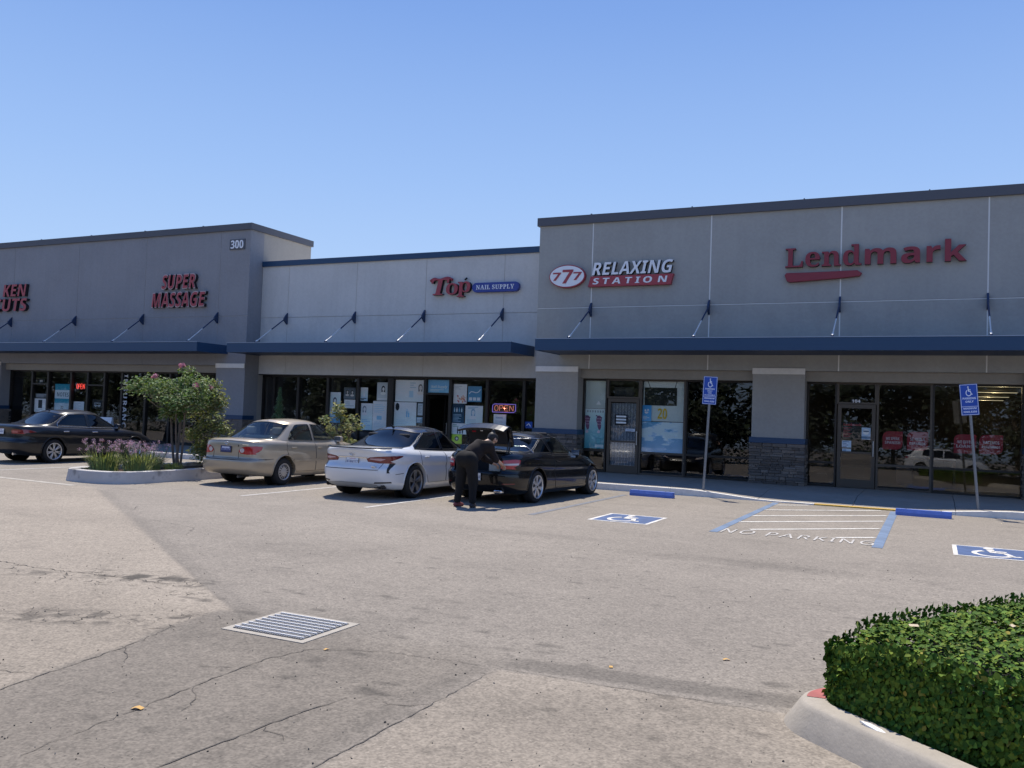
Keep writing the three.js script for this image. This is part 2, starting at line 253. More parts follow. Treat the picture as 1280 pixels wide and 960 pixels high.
{
  const h = setting('hatched_aisle', 'blue edged access aisle with white diagonal lines');
  stripe('edge_line', quad([-3.15, -14.1], [-3.15, -20.35], .135), .004, M.blueLine, null, h);
  stripe('edge_line', quad([-.72, -13.95], [-.72, -20.25], .15), .004, M.blueLine, null, h);
  for (const [a, b] of [[[-3.07, -19.72], [-2.44, -20.28]], [[-3.07, -18.45], [-.98, -20.22]], [[-3.07, -17.10], [-.82, -19.2]], [[-3.07, -15.86], [-.82, -18.0]], [[-2.71, -14.85], [-.82, -16.62]], [[-1.36, -14.75], [-.82, -15.22]]]) stripe('diagonal_line', quad(a, b, .09), .005, wornWhite, null, h);
  for (const [ch, g] of letters('NO PARKING', SANSR, -3.06, 14.15, -.78, 14.68, .001, { seg: 3, space: 1.12 })) { g.rotateX(-Math.PI / 2); g.translate(0, .007, 0); mesh('letter', uvm(g), wornText, h); }
}
// wheelchair symbol as polygons in a unit square
function thick(pts, w) { const L = [], R = []; pts.forEach((p, i) => { const a = pts[Math.max(0, i - 1)], b = pts[Math.min(pts.length - 1, i + 1)], l = Math.hypot(b[0] - a[0], b[1] - a[1]) || 1, nx = -(b[1] - a[1]) / l * w / 2, ny = (b[0] - a[0]) / l * w / 2; L.push([p[0] + nx, p[1] + ny]); R.unshift([p[0] - nx, p[1] - ny]); }); return [...L, ...R]; }
function wheelchair() {
  const arc = []; for (let i = 0; i <= 16; i++) { const t = (118 + i * 14.2) * Math.PI / 180; arc.push([.44 + .25 * Math.cos(t), .36 + .25 * Math.sin(t)]); }
  const head = []; for (let i = 0; i < 14; i++) head.push([.41 + .075 * Math.cos(i * .4488), .86 + .075 * Math.sin(i * .4488)]);
  return [head, thick([[.42, .76], [.45, .50], [.62, .50]], .11), thick([[.44, .62], [.64, .62]], .07), thick([[.60, .50], [.70, .22], [.80, .25]], .085), thick(arc, .075)];
}
function groundSymbol(x0, z0, x1, z1, label) {
  const t = thing('accessible_parking_symbol', label, 'pavement marking', [0, 0, 0], 0, 'wheelchair symbols painted on the parking stalls');
  const w = .06; mesh('border', merge([flat([[x0, z0], [x1, z0], [x1, z0 + w], [x0, z0 + w]], .004), flat([[x0, z1 - w], [x1, z1 - w], [x1, z1], [x0, z1]], .004), flat([[x0, z0 + w], [x0 + w, z0 + w], [x0 + w, z1 - w], [x0, z1 - w]], .004), flat([[x1 - w, z0 + w], [x1, z0 + w], [x1, z1 - w], [x1 - w, z1 - w]], .004)]), M.white, t);
  mesh('field', flat([[x0 + w, z0 + w], [x1 - w, z0 + w], [x1 - w, z1 - w], [x0 + w, z1 - w]], .0045), M.bluePaint, t);
  mesh('figure', merge(wheelchair().map((p) => flat(p.map(([u, v]) => [x0 + (x1 - x0) * (.08 + u * .86), z1 - (z1 - z0) * (.02 + v * .96)]), .0085))), M.white, t);
}
groundSymbol(-5.35, -15.5, -4.28, -14.25, 'blue wheelchair symbol in the stall left of the hatched aisle');
groundSymbol(.28, -15.2, 1.40, -13.95, 'blue wheelchair symbol in the stall right of the hatched aisle, cut by the frame');

// ------------------------------------------------------------------ pavement and kerb
const KZ = -20.5;
const kerbTop = (x) => (x < -3.15 ? lerp(.15, .022, smooth(-5.4, -3.15, x)) : x < -.55 ? .022 : lerp(.022, .15, smooth(-.55, 1.7, x)));
{
  const walk = setting('sidewalk', 'grey concrete walk along the shop fronts');
  const strip = (x0, x1, z0, z1, h00, h10, h01, h11) => { // h at (x0,z0) (x1,z0) (x0,z1) (x1,z1), z0 is the front
    const g = new THREE.BoxGeometry(x1 - x0, 1, z0 - z1, 4, 1, 4), p = g.attributes.position;
    for (let i = 0; i < p.count; i++) { const u = p.getX(i) / (x1 - x0) + .5, v = .5 - p.getZ(i) / (z0 - z1), top = p.getY(i) > 0; p.setX(i, lerp(x0, x1, u)); p.setZ(i, lerp(z0, z1, v)); const x = lerp(x0, x1, u); const y = h00 === null ? lerp(kerbTop(x), .15, v) : .15; p.setY(i, top ? y : -.2); }
    g.computeVertexNormals(); return uvm(g);
  };
  const xs = []; for (let x = -44; x < 8; x += 2.02) xs.push(x);
  for (let i = 0; i + 1 < xs.length; i++) {
    const a = xs[i] + .006, b = xs[i + 1] - .006;
    mesh('slab', strip(a, b, KZ - .16, -22.1, null), M.conc, walk);
    mesh('slab', strip(a, b, -22.112, -25.2, 0), M.conc, walk);
  }
  mesh('bedding', box(-44, -.3, -25.2, 8, -.03, KZ - .17), M.dark, walk);
  const kerb = setting('kerb', 'concrete kerb between the lot and the shop walk');
  for (let i = 0; i + 1 < xs.length; i++) {
    const a = xs[i] + .004, b = xs[i + 1] - .004, g = new THREE.BoxGeometry(b - a, 1, .15, 6, 1, 1), p = g.attributes.position;
    for (let k = 0; k < p.count; k++) { const x = a + (p.getX(k) / (b - a) + .5) * (b - a), top = p.getY(k) > 0, front = p.getZ(k) > 0; p.setXYZ(k, x, top ? kerbTop(x) + .001 : -.2, (front ? KZ + (top ? 0 : .03) : KZ - .155)); }
    g.computeVertexNormals(); mesh('kerb_segment', uvm(g), M.kerb, kerb);
  }
  mesh('yellow_edge', box(-2.35, .0, KZ - .10, -.62, .030, KZ + .055), mat([.80, .49, .09], .75, { map: rep(wearMap, 1.4) }), kerb);
  mesh('white_edge', box(-3.05, .0, KZ - .08, -2.36, .027, KZ + .05), M.white, kerb);
}
// wheel stops
function wheelStop(x0, x1, z, turn, label) {
  const t = thing('wheel_stop', label, 'wheel stop', [(x0 + x1) / 2, 0, z], turn, 'blue concrete wheel stops at the kerb'), L = x1 - x0;
  const s = new THREE.Shape(); s.moveTo(-.085, 0); s.lineTo(.085, 0); s.lineTo(.082, .05); s.lineTo(.05, .115); s.lineTo(-.05, .115); s.lineTo(-.082, .05); s.closePath();
  const g = new THREE.ExtrudeGeometry(s, { depth: L, bevelEnabled: true, bevelSize: .008, bevelThickness: .012, bevelSegments: 2 }); g.translate(0, .008, -L / 2); g.rotateY(Math.PI / 2);
  mesh('block', uvm(g), mat([.11, .20, .60], .6, { map: rep(concMap, 2), bumpMap: rep(stuccoBump, 3), bumpScale: .002 }), t);
  for (const s2 of [-1, 1]) mesh('anchor_pin', (() => { const c = new THREE.CylinderGeometry(.016, .016, .02, 10); c.translate(s2 * L * .32, .128, 0); return c; })(), M.galv, t);
}
wheelStop(-6.28, -5.28, -19.55, -.04, 'blue wheel stop before the patterned glass door');
wheelStop(-.66, .34, -19.62, -.03, 'blue wheel stop right of the hatched aisle');
// ------------------------------------------------------------------ storm drain
{
  const t = thing('storm_drain', 'steel storm drain grate with pale concrete rim in the asphalt', 'drain grate', [-4.59, 0, -5.63]);
  const A = .40, B = .36, w = .06;
  mesh('rim', merge([box(-A, -.02, -B, A, .006, -B + w), box(-A, -.02, B - w, A, .006, B), box(-A, -.02, -B + w, -A + w, .006, B - w), box(A - w, -.02, -B + w, A, .006, B - w)]), mat([.43, .39, .33], .85, { map: rep(concMap, 2) }), t);
  mesh('pit', box(-A + w, .0045, -B + w, A - w, .0055, B - w), mat([.07, .06, .05], .9), t);
  const bar = rbox(-A + w, .006, -.007, A - w, .022, .007, .003, 1), wire = mat([.36, .34, .31], .6), barM = mat([.62, .62, .62], .5, { metalness: .15 });
  for (let i = 0; i < 8; i++) { const m = mesh('grate_bar', bar, barM, t); m.position.z = -B + w + .03 + i * (2 * (B - w) - .06) / 7; }
  const ws = []; for (let i = 0; i < 30; i++) { const x = -A + w + .012 + i * (2 * (A - w) - .024) / 29; ws.push(box(x - .0035, .006, -B + w, x + .0035, .015, B - w)); }
  mesh('cross_wires', merge(ws), wire, t).userData.kind = 'stuff';
}
// ------------------------------------------------------------------ shop buildings
const stoneMats = []; { const r = rng(77); for (let i = 0; i < 14; i++) { const k = .65 + r() * .75, w = r(); const t = tex(64, (u, v, a, b) => 255 * clamp(.74 + .5 * (fbm(u * 6 + i * 9, v * 9, i, 4) - .5) + .2 * (hash2(a, b, i) - .5)), false); stoneMats.push(mat([.20 * k * (1 + .10 * w), .178 * k, .155 * k * (1 - .12 * w + .06)], .95, { map: rep(t, 3), bumpMap: rep(t, 3), bumpScale: .012 })); } }
const stoneGeos = []; { const r = rng(78); for (let v = 0; v < 6; v++) { const g = new THREE.BoxGeometry(1, 1, 1, 2, 1, 1), p = g.attributes.position; for (let i = 0; i < p.count; i++) { const k = Math.round((p.getX(i) + .5) * 2) * 7 + (p.getY(i) > 0 ? 3 : 0) + (p.getZ(i) > 0 ? 40 : 0); if (p.getZ(i) > 0) p.setXYZ(i, p.getX(i) * (.96 + .04 * hash2(k, v, 1)), p.getY(i) * (.90 + .10 * hash2(k, v, 2)), p.getZ(i) - .22 * hash2(k, v, 3)); } g.computeVertexNormals(); stoneGeos.push(uvm(g, .5)); } }
function stones(parent, x0, x1, zf, zb, y0, y1, seed, single) {
  const r = rng(seed), put = [];
  const face = (len, place) => { let y = y0; while (y < y1 - .02) { let h = Math.min(.045 + r() * .055, y1 - y); if (y1 - y - h < .04) h = y1 - y; let u = 0; while (u < len - .01) { let l = .12 + r() * .30; if (len - u - l < .12) l = len - u; put.push([place, u + l / 2, y + h / 2, l - .007, h - .007, .05 + r() * .045]); u += l; } y += h; } };
  face(x1 - x0 + .08, 0); face(zf - zb, 1); face(zf - zb, -1);
  const all = [];
  for (const [side, u, y, l, h, d] of put) {
    const g = stoneGeos[Math.floor(r() * 6)], m = new THREE.Mesh(g, stoneMats[Math.floor(r() * stoneMats.length)]);
    m.scale.set(l, h, d);
    if (side === 0) m.position.set(x0 - .04 + u, y, zf - .02 + d / 2); else { m.rotation.y = side * Math.PI / 2; m.position.set(side > 0 ? x1 - .02 + d / 2 : x0 + .02 - d / 2, y, zf - u); }
    if (single) { m.name = 'stone'; m.castShadow = m.receiveShadow = true; parent.add(m); } else { m.updateMatrix(); all.push(g.clone().applyMatrix4(m.matrix)); }
  }
  if (!single) mesh('stones', merge(all), stoneMats[3], parent).userData.kind = 'stuff';
}
function column(b, x0, x1, zf, zb, single, seed, bodyM = M.column) {
  const c = mesh('column', merge([box(x0, 1.385, zb, x1, 3.2, zf), box(x0 + .01, .15, zb, x1 - .01, 1.385, zf - .02)]), bodyM, b);
  mesh('column_cap', box(x0 - .005, 3.10, zf + .001, x1 + .005, 3.262, zf + .045), M.capTrim, c);
  mesh('blue_band', box(x0 - .05, 1.245, zb + .02, x1 + .05, 1.39, zf + .06), M.navy, c);
  stones(c, x0, x1, zf, zb + .03, .152, 1.243, seed, single);
}
function canopy(b, x0, x1, zb, zf, rods, botM) {
  const c = mesh('canopy', merge([box(x0, 3.60, zf - .03, x1, 3.92, zf), box(x0, 3.60, zb + .002, x0 + .03, 3.92, zf - .03), box(x1 - .03, 3.60, zb + .002, x1, 3.92, zf - .03), box(x0 + .03, 3.875, zb + .002, x1 - .03, 3.90, zf - .03)]), M.navy, b);
  mesh('soffit', box(x0 + .031, 3.615, zb + .003, x1 - .031, 3.635, zf - .031), M.navyDark, c);
  mesh('sunlit_edge_strip', box(x0 - .01, 3.921, zf - .05, x1 + .01, 3.937, zf + .014), mat([.30, .36, .46], .4, { metalness: .2 }), c);  // pale strip: the sunlit top edge is put into its colour
  for (const x of rods) {
    const top = V(x, 4.93, zb + .13), low = V(x, 3.96, zf - .10);
    mesh('tie_rod_sunlit', merge([rod(V().lerpVectors(top, low, .46), low, .017, 8), rod(V().lerpVectors(top, low, .93), low, .03, 8)]), M.reveal, c); mesh('tie_rod_shaded', rod(top, V().lerpVectors(top, low, .47), .023, 8), M.navyDark, c);  // one rod in two colours: sunlit lower half pale, shaded upper half dark
    const g = new THREE.ExtrudeGeometry(poly([[0, 4.74], [.03, 4.74], [.19, 4.88], [.19, 4.95], [.05, 5.12], [0, 5.16]]), { depth: .05, bevelEnabled: false }); g.rotateY(-Math.PI / 2); g.translate(x + .025, 0, zb + .003);
    mesh('bracket', g, M.navyDark, c); mesh('rod_foot', box(x - .03, 3.938, zf - .15, x + .03, 3.98, zf - .06), M.navyDark, c);
  }
}
function wallPanels(b, x0, x1, z, y0, y1, xs, ys, m, gap, gapM) {
  const X = [x0, ...xs, x1], Y = [y0, ...ys, y1];
  const w = mesh('front_wall', box(x0, y0, z - .3, x1, y1, z - .03), m, b);
  for (let i = 0; i + 1 < X.length; i++) for (let j = 0; j + 1 < Y.length; j++) mesh('wall_panel', box(X[i] + (i ? gap / 2 : 0), Y[j] + (j ? gap / 2 : 0), z - .029, X[i + 1] - (i + 2 < X.length ? gap / 2 : 0), Y[j + 1] - (j + 2 < Y.length ? gap / 2 : 0), z), m, w);
  for (const x of xs) mesh('reveal', box(x - gap / 2 + .001, y0, z - .0285, x + gap / 2 - .001, y1, z - .007), gapM, w);
  for (const y of ys) for (let i = 0; i + 1 < X.length; i++) mesh('reveal', box(X[i] + gap / 2, y - gap * .3, z - .0285, X[i + 1] - gap / 2, y + gap * .3, z - .007), gapM, w);
}
// one bay of shop glazing: frame bars with panes; rows are the heights of the cross bars
function bay(b, x0, x1, y0, y1, z, rows, fm, w = .05, glass = M.glass) {
  const e = .0007, f = [box(x0 + e, y0, z - .06, x0 + w, y1, z + .06), box(x1 - w, y0, z - .06, x1 - e, y1, z + .06), box(x0 + w, y0, z - .058, x1 - w, y0 + w, z + .058), box(x0 + w, y1 - w, z - .058, x1 - w, y1, z + .058)];
  for (const r of rows) f.push(box(x0 + w, r - .03, z - .058, x1 - w, r + .03, z + .058));
  const win = mesh('window', merge(f), fm, b), Y = [y0 + w, ...rows.flatMap((r) => [r - .03, r + .03]), y1 - w];
  for (let k = 0; k + 1 < Y.length; k += 2) { const g = new THREE.PlaneGeometry(x1 - x0 - 2 * w, Y[k + 1] - Y[k]); g.rotateX(-.0142 + .003 * (hash2(x0 * 50, k, 3) - .5)); g.rotateY(.004 * (hash2(x0 * 70, k, 5) - .5)); g.translate((x0 + x1) / 2, (Y[k] + Y[k + 1]) / 2, z - .02); mesh('pane', g, glass, win); }
  return win;
}
function glassDoor(b, x0, x1, y0, y1, z, fm, handleSide, glass = M.glass, noPane) {
  const s = .095, d = mesh('door', merge([box(x0 + .004, y0 + .01, z - .03, x0 + s, y1 - .006, z + .03), box(x1 - s, y0 + .01, z - .03, x1 - .004, y1 - .006, z + .03), box(x0 + s, y0 + .01, z - .029, x1 - s, y0 + .23, z + .029), box(x0 + s, y1 - .11, z - .029, x1 - s, y1 - .006, z + .029)]), fm, b);
  if (!noPane) { const g = new THREE.PlaneGeometry(x1 - x0 - 2 * s, y1 - .11 - y0 - .23); g.translate((x0 + x1) / 2, (y0 + .23 + y1 - .11) / 2, z); mesh('pane', g, glass, d); }
  const hx = handleSide > 0 ? x1 - s * .5 : x0 + s * .5;
  mesh('handle', merge([rod(V(hx, 1.0, z + .075), V(hx, 1.4, z + .075), .013), rod(V(hx, 1.03, z + .03), V(hx, 1.03, z + .075), .01), rod(V(hx, 1.37, z + .03), V(hx, 1.37, z + .075), .01)]), M.steel, d);
  mesh('push_bar', box(x0 + s, 1.06, z + .031, x1 - s, 1.11, z + .05), fm, d);
  return d;
}
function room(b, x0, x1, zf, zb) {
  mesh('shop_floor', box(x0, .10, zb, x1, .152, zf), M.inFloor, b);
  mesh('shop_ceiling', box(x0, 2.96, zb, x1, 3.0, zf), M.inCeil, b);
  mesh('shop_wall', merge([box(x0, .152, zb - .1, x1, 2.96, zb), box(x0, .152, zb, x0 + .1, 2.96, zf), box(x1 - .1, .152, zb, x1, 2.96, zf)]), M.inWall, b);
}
function shell(b, x0, x1, zf, zb, top, m, roofY) {
  mesh('side_wall', merge([box(x0, .0, zb, x0 + .25, top, zf), box(x1 - .25, .0, zb, x1, top, zf), box(x0 + .25, 0, zb, x1 - .25, top, zb + .25)]), m, b);
  mesh('roof', box(x0 + .25, roofY - .1, zb + .25, x1 - .25, roofY, zf), M.roofing, b);
}

// ---- right-hand building, taupe
const right = thing('retail_building', 'tall taupe shop building on the right with stone-based columns and blue canopy', 'building', [0, 0, 0], 0);
{
  const W = -24.3, S = -24.8, x0 = -10.95, x1 = 11;
  wallPanels(right, x0, x1, W, 3.2, 7.56, [-9.22, -5.70, -2.27, 1.14, 4.6, 8.1], [5.02], M.wallTaupe, .036, M.reveal);
  shell(right, x0, x1, W - .3, -40, 7.56, M.wallTaupe, 6.6);
  mesh('parapet_cap', merge([box(x0 - .07, 7.54, -24.6, x1, 7.79, W + .07), box(x0 - .07, 7.54, -40, x0 + .3, 7.79, -24.6)]), M.slate, right);
  for (let i = 0; i < 7; i++) mesh('cap_clip', box(-9.3 + i * 3.03, 7.79, W - .02, -9.27 + i * 3.03, 7.82, W + .05), M.slate, right);
  mesh('lintel', box(x0 + .05, 2.93, S - .1, x1, 3.199, W - .22), M.beam, right);
  column(right, -10.92, -9.55, W, S - .05, true, 31); column(right, -4.46, -3.10, W, S - .05, true, 32); column(right, 2.0, 3.36, W, S - .05, false, 33); column(right, 8.5, 9.86, W, S - .05, false, 34);
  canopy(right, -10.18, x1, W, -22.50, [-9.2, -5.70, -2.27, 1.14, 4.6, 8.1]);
  const fm = M.bronzeLight, fd = M.bronze;
  bay(right, -9.55, -8.78, .152, 2.93, S, [.79], fd);
  const w1 = bay(right, -8.78, -7.76, 2.36, 2.93, S, [], fm);
  glassDoor(right, -8.76, -7.78, .152, 2.36, S, fm, 1);
  bay(right, -7.76, -6.41, .152, 2.93, S, [.79], fm); bay(right, -6.41, -4.46, .152, 2.93, S, [.79], fd);
  bay(right, -3.10, -2.33, .152, 2.93, S, [.79], fd); bay(right, -2.33, -1.35, 2.36, 2.93, S, [], fm);
  glassDoor(right, -2.31, -1.37, .152, 2.36, S, fm, 1);
  bay(right, -1.35, -.04, .152, 2.93, S, [.79], fm); bay(right, -.04, 1.98, .152, 2.93, S, [.79], fd);
  for (const [a, c] of [[3.36, 5], [5, 6.7], [6.7, 8.5]]) bay(right, a, c, .152, 2.93, S, [.79], fd);
  mesh('far_infill', box(9.86, .15, S - .1, 11, 2.93, S + .05), M.beam, right);
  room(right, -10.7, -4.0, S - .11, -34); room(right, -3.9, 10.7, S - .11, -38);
}
// ---- middle building, pale
const middle = thing('retail_building', 'lower pale shop building in the middle with poster-covered windows', 'building', [0, 0, 0], 0);
{
  const W = -25.0, S = -25.3, x0 = -22.44, x1 = -10.96;
  wallPanels(middle, x0, x1, W, 2.93, 6.90, [-21.2, -18.2, -15.38, -12.46], [5.0], M.wallLight, .018, mat([.42, .39, .35], .7));
  mesh('parapet_cap', box(x0, 6.89, -25.3, x1, 7.08, W + .06), M.navy, middle);
  mesh('roof', box(x0, 6.10, -40, x1, 6.2, -25.3), M.roofing, middle);
  mesh('back_wall', box(x0, 0, -40.2, x1, 6.9, -40), M.wallLight, middle);
  mesh('lintel_soffit', box(x0, 2.90, S - .1, x1, 2.929, W - .02), M.bronze, middle);
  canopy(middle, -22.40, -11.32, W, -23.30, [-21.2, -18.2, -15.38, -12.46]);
  const fd = M.bronze, xs = [-22.44, -21.9, -20.78, -19.45, -18.15, -16.86];
  for (let i = 0; i + 1 < xs.length; i++) bay(middle, xs[i], xs[i + 1], .152, 2.9, S, i < 3 ? [.79] : [], fd);
  mesh('mullion_post', box(-16.86, .152, S - .06, -16.74, 2.9, S + .065), fd, middle);
  bay(middle, -16.74, -15.42, .152, 2.9, S, [], fd);
  bay(middle, -15.42, -14.44, 2.34, 2.9, S, [], fd);
  mesh('door_frame', merge([box(-15.42, .152, S - .06, -15.37, 2.34, S + .06), box(-14.49, .152, S - .06, -14.44, 2.34, S + .06)]), fd, middle);
  { const d = glassDoor(middle, 0, .88, .152, 2.33, 0, fd, 1, M.glass); d.position.set(-15.35, 0, S - .02); d.rotation.y = 1.25; }
  bay(middle, -14.44, -13.07, .152, 2.9, S, [], fd); bay(middle, -13.07, -11.75, .152, 2.9, S, [], fd); bay(middle, -11.75, -10.96, .152, 2.9, S, [], fd);
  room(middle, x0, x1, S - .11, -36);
  mesh('partition', box(-19.42, .152, -27, -19.36, 2.96, S - .12), M.inWall, middle);
}
// ---- left building, grey
const left = thing('retail_building', 'tall grey shop building on the far left with plain corner tower', 'building', [0, 0, 0], 0);
{
  const W = -24.3, S = -24.8, x0 = -52, x1 = -22.45;
  wallPanels(left, x0, x1, W, 3.2, 8.16, [-47, -43, -39.2, -35.5, -31.5, -27.68, -23.86], [5.0], M.wallGrey, .016, mat([.40, .37, .34], .7));
  mesh('side_wall', merge([box(x0, 0, -40, x0 + .25, 8.16, W - .301), box(x0 + .25, 0, -40, x1 - .3, 6.4, -39.7), box(x1 - .3, 0, -39.7, x1, 6.4, -27.7)]), M.wallGrey, left);
  mesh('return_wall', merge([box(x1 - .3, 0, -27.7, x1, 8.16, -25.0)]), stucco([.37, .345, .31]), left); mesh('side_wall', box(x1 - .3, 0, -24.999, x1, 8.16, W - .301), M.wallGrey, left);
  mesh('lower_return', box(x1 - .29, 0, W - .30, x1, 3.19, W - .001), M.wallGrey, left);
  mesh('roof', box(x0 + .25, 6.1, -39.7, x1 - .3, 6.2, -24.61), M.roofing, left);
  mesh('parapet_cap', merge([box(x0, 8.15, -24.62, x1 + .07, 8.385, W + .07), box(x1 - .37, 8.15, -27.76, x1 + .07, 8.385, -24.62)]), M.slate, left);
  for (let i = 0; i < 8; i++) mesh('cap_clip', box(-46 + i * 3.03, 8.385, W - .02, -45.97 + i * 3.03, 8.415, W + .05), M.slate, left);
  mesh('lintel', box(x0, 2.93, S - .1, -23.82, 3.199, W - .22), M.beam, left);
  column(left, -23.82, -22.46, W, S - .05, false, 41, M.wallGrey); column(left, -37.4, -36.05, W, S - .05, false, 42, M.wallGrey);
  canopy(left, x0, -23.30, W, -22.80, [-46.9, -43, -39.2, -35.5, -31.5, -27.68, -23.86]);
  const fd = M.bronze, xs = [-36.05, -34.62, -33.62, -32.2, -31.2, -30.22, -29.22, -27.9, -26.6, -25.2, -23.82];
  for (let i = 0; i + 1 < xs.length; i++) bay(left, xs[i], xs[i + 1], .152, 2.93, S, [1, 4].includes(i) ? [2.36] : [], fd);
  mesh('far_infill', box(x0, .15, S - .1, -37.4, 2.93, S + .05), M.beam, left);
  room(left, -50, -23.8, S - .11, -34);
}
// ------------------------------------------------------------------ raised-letter signs on the facades
function letterSign(name, label, lines, z, face, side, extra) {
  const t = thing(name, label, 'sign', [0, 0, z]);
  for (const l of lines) for (const [ch, g] of letters(l.text, l.font || SANS, l.x0, l.y0, l.x1, l.y1, l.depth || .14, l)) {
    const m = mesh('letter', g, [l.face || face, l.side || side], t);
    if (l.trim) { const p = g.clone(); p.computeBoundingBox(); const b = p.boundingBox, c = b.getCenter(V()), k = (l.trim * 2); p.translate(-c.x, -c.y, 0); p.scale((b.max.x - b.min.x + k) / (b.max.x - b.min.x), (b.max.y - b.min.y + k) / (b.max.y - b.min.y), .9); p.translate(c.x, c.y, 0); mesh('letter_trim', p, [l.trimM, l.side || side], t); }
  }
  if (extra) extra(t);
  return t;
}
const redFace = mat([.36, .045, .06], .45), darkRed = mat([.24, .025, .04], .5), trimPink = mat([.55, .40, .40], .5), faceWhite = mat([.80, .81, .84], .45);
letterSign('massage_sign', 'red outlined block letters reading SUPER MASSAGE on the grey tower', [
  { text: 'SUPER', x0: -26.62, x1: -24.92, y0: 6.08, y1: 6.60, skew: .10, space: 1.1, trim: .03, trimM: trimPink }, { text: 'MASSAGE', x0: -27.10, x1: -24.44, y0: 5.39, y1: 5.92, skew: .10, space: 1.08, trim: .03, trimM: trimPink }], -24.29, redFace, M.signBlack);
letterSign('hair_salon_sign', 'slanted red letters reading KEN CUTS at the far left', [
  { text: 'KEN', x0: -35.95, x1: -34.52, y0: 6.03, y1: 6.54, skew: .14 }, { text: 'CUTS', x0: -36.6, x1: -34.42, y0: 5.40, y1: 5.94, skew: .14 }], -24.29, redFace, M.signBlack);
{
  const t = thing('address_plate', 'dark plate with white number 300 at the top of the grey tower', 'sign', [0, 0, -24.295]);
  mesh('plate', box(-23.42, 7.44, 0, -22.70, 7.82, .03), M.slate, t);
  for (const [, g] of letters('300', SANS, -23.36, 7.48, -22.76, 7.78, .012)) { g.translate(0, 0, .031); mesh('digit', g, faceWhite, t); }
}
letterSign('nail_shop_sign', 'red script word Top beside a blue pill-shaped name board', [
  { text: 'T', font: SERIF, x0: -15.12, x1: -14.45, y0: 5.62, y1: 6.16, skew: .22 }, { text: 'o', font: SERIF, x0: -14.52, x1: -14.08, y0: 5.62, y1: 6.00, skew: .05 }, { text: 'p', font: SERIF, x0: -14.10, x1: -13.62, y0: 5.54, y1: 6.04, skew: .05 }], -24.99, redFace, M.signBlack, (t) => {
    const s = new THREE.Shape(); s.absarc(-13.40, 5.825, .145, Math.PI / 2, 1.5 * Math.PI); s.absarc(-12.03, 5.825, .145, -Math.PI / 2, Math.PI / 2); s.closePath();
    mesh('flourish', (() => { const g = tube([V(-15.16, 6.10, .07), V(-15.02, 6.17, .07), V(-14.8, 6.13, .07), V(-14.5, 6.19, .07), V(-14.32, 6.12, .07)], .045, 6, 20); return g; })(), redFace, t);
    mesh('name_board', new THREE.ExtrudeGeometry(s, { depth: .12, bevelEnabled: true, bevelSize: .01, bevelThickness: .01 }), mat([.03, .055, .27], .5), t);
    for (const [, g] of letters('NAIL SUPPLY', SERIF, -13.40, 5.755, -12.04, 5.90, .012, { space: 1.1 })) { g.translate(0, 0, .131); mesh('letter', g, faceWhite, t); }
    mesh('flourish', (() => { const g = tube([V(-13.86, 6.10, .07), V(-13.78, 6.16, .07)], .03, 6, 6); return g; })(), M.signBlack, t);
  });
{
  const t = thing('oval_number_sign', 'white oval sign with red rim and red number 777', 'sign', [0, 0, -24.295]), e = (rx, ry, d, z, m, n) => { const s = new THREE.Shape(); s.absellipse(-9.96, 5.955, rx, ry, 0, Math.PI * 2); const g = new THREE.ExtrudeGeometry(s, { depth: d, bevelEnabled: false, curveSegments: 40 }); g.translate(0, 0, z); mesh(n, g, m, t); };
  e(.575, .345, .13, 0, redFace, 'rim'); e(.545, .315, .012, .131, faceWhite, 'face');
  for (const [x0, x1, y0, y1] of [[-10.42, -10.16, 5.83, 6.07], [-10.12, -9.78, 5.74, 6.15], [-9.76, -9.50, 5.83, 6.07]]) for (const [, g] of letters('7', SANS, x0, y0, x1, y1, .012, { skew: .14 })) { g.translate(0, 0, .144); mesh('digit', g, redFace, t); }
}
letterSign('relaxing_station_sign', 'white slanted word RELAXING above a red bar reading STATION', [{ text: 'RELAXING', x0: -9.13, x1: -6.76, y0: 5.95, y1: 6.33, skew: .2, depth: .13, face: faceWhite }], -24.295, faceWhite, M.signBlack, (t) => {
  const g = new THREE.ExtrudeGeometry(poly([[-9.28, 5.62], [-6.80, 5.62], [-6.72, 5.915], [-9.20, 5.915]]), { depth: .12, bevelEnabled: true, bevelSize: .008, bevelThickness: .008 });
  mesh('red_bar', g, redFace, t);
  for (const [, q] of letters('STATION', SANS, -9.12, 5.68, -6.90, 5.865, .014, { space: 1.42, skew: .2 })) { q.translate(0, 0, .129); mesh('letter', q, faceWhite, t); }
});
letterSign('loan_office_sign', 'dark red serif word Lendmark with a brush stroke under it', [
  { text: 'Lend', font: SERIF, x0: -3.66, x1: -1.76, y0: 5.95, y1: 6.50, depth: .13 }, { text: 'mark', font: SANS, x0: -1.68, x1: .66, y0: 5.95, y1: 6.52, depth: .13 }], -24.295, darkRed, M.signBlack, (t) => {
    const g = new THREE.ExtrudeGeometry(poly([[-3.60, 5.60], [-3.52, 5.57], [-3.0, 5.60], [-2.3, 5.635], [-1.80, 5.68], [-1.76, 5.74], [-1.86, 5.81], [-2.5, 5.80], [-3.1, 5.795], [-3.62, 5.80], [-3.66, 5.75]]), { depth: .11, bevelEnabled: true, bevelSize: .012, bevelThickness: .01 });
    mesh('brush_stroke', g, darkRed, t);
  });

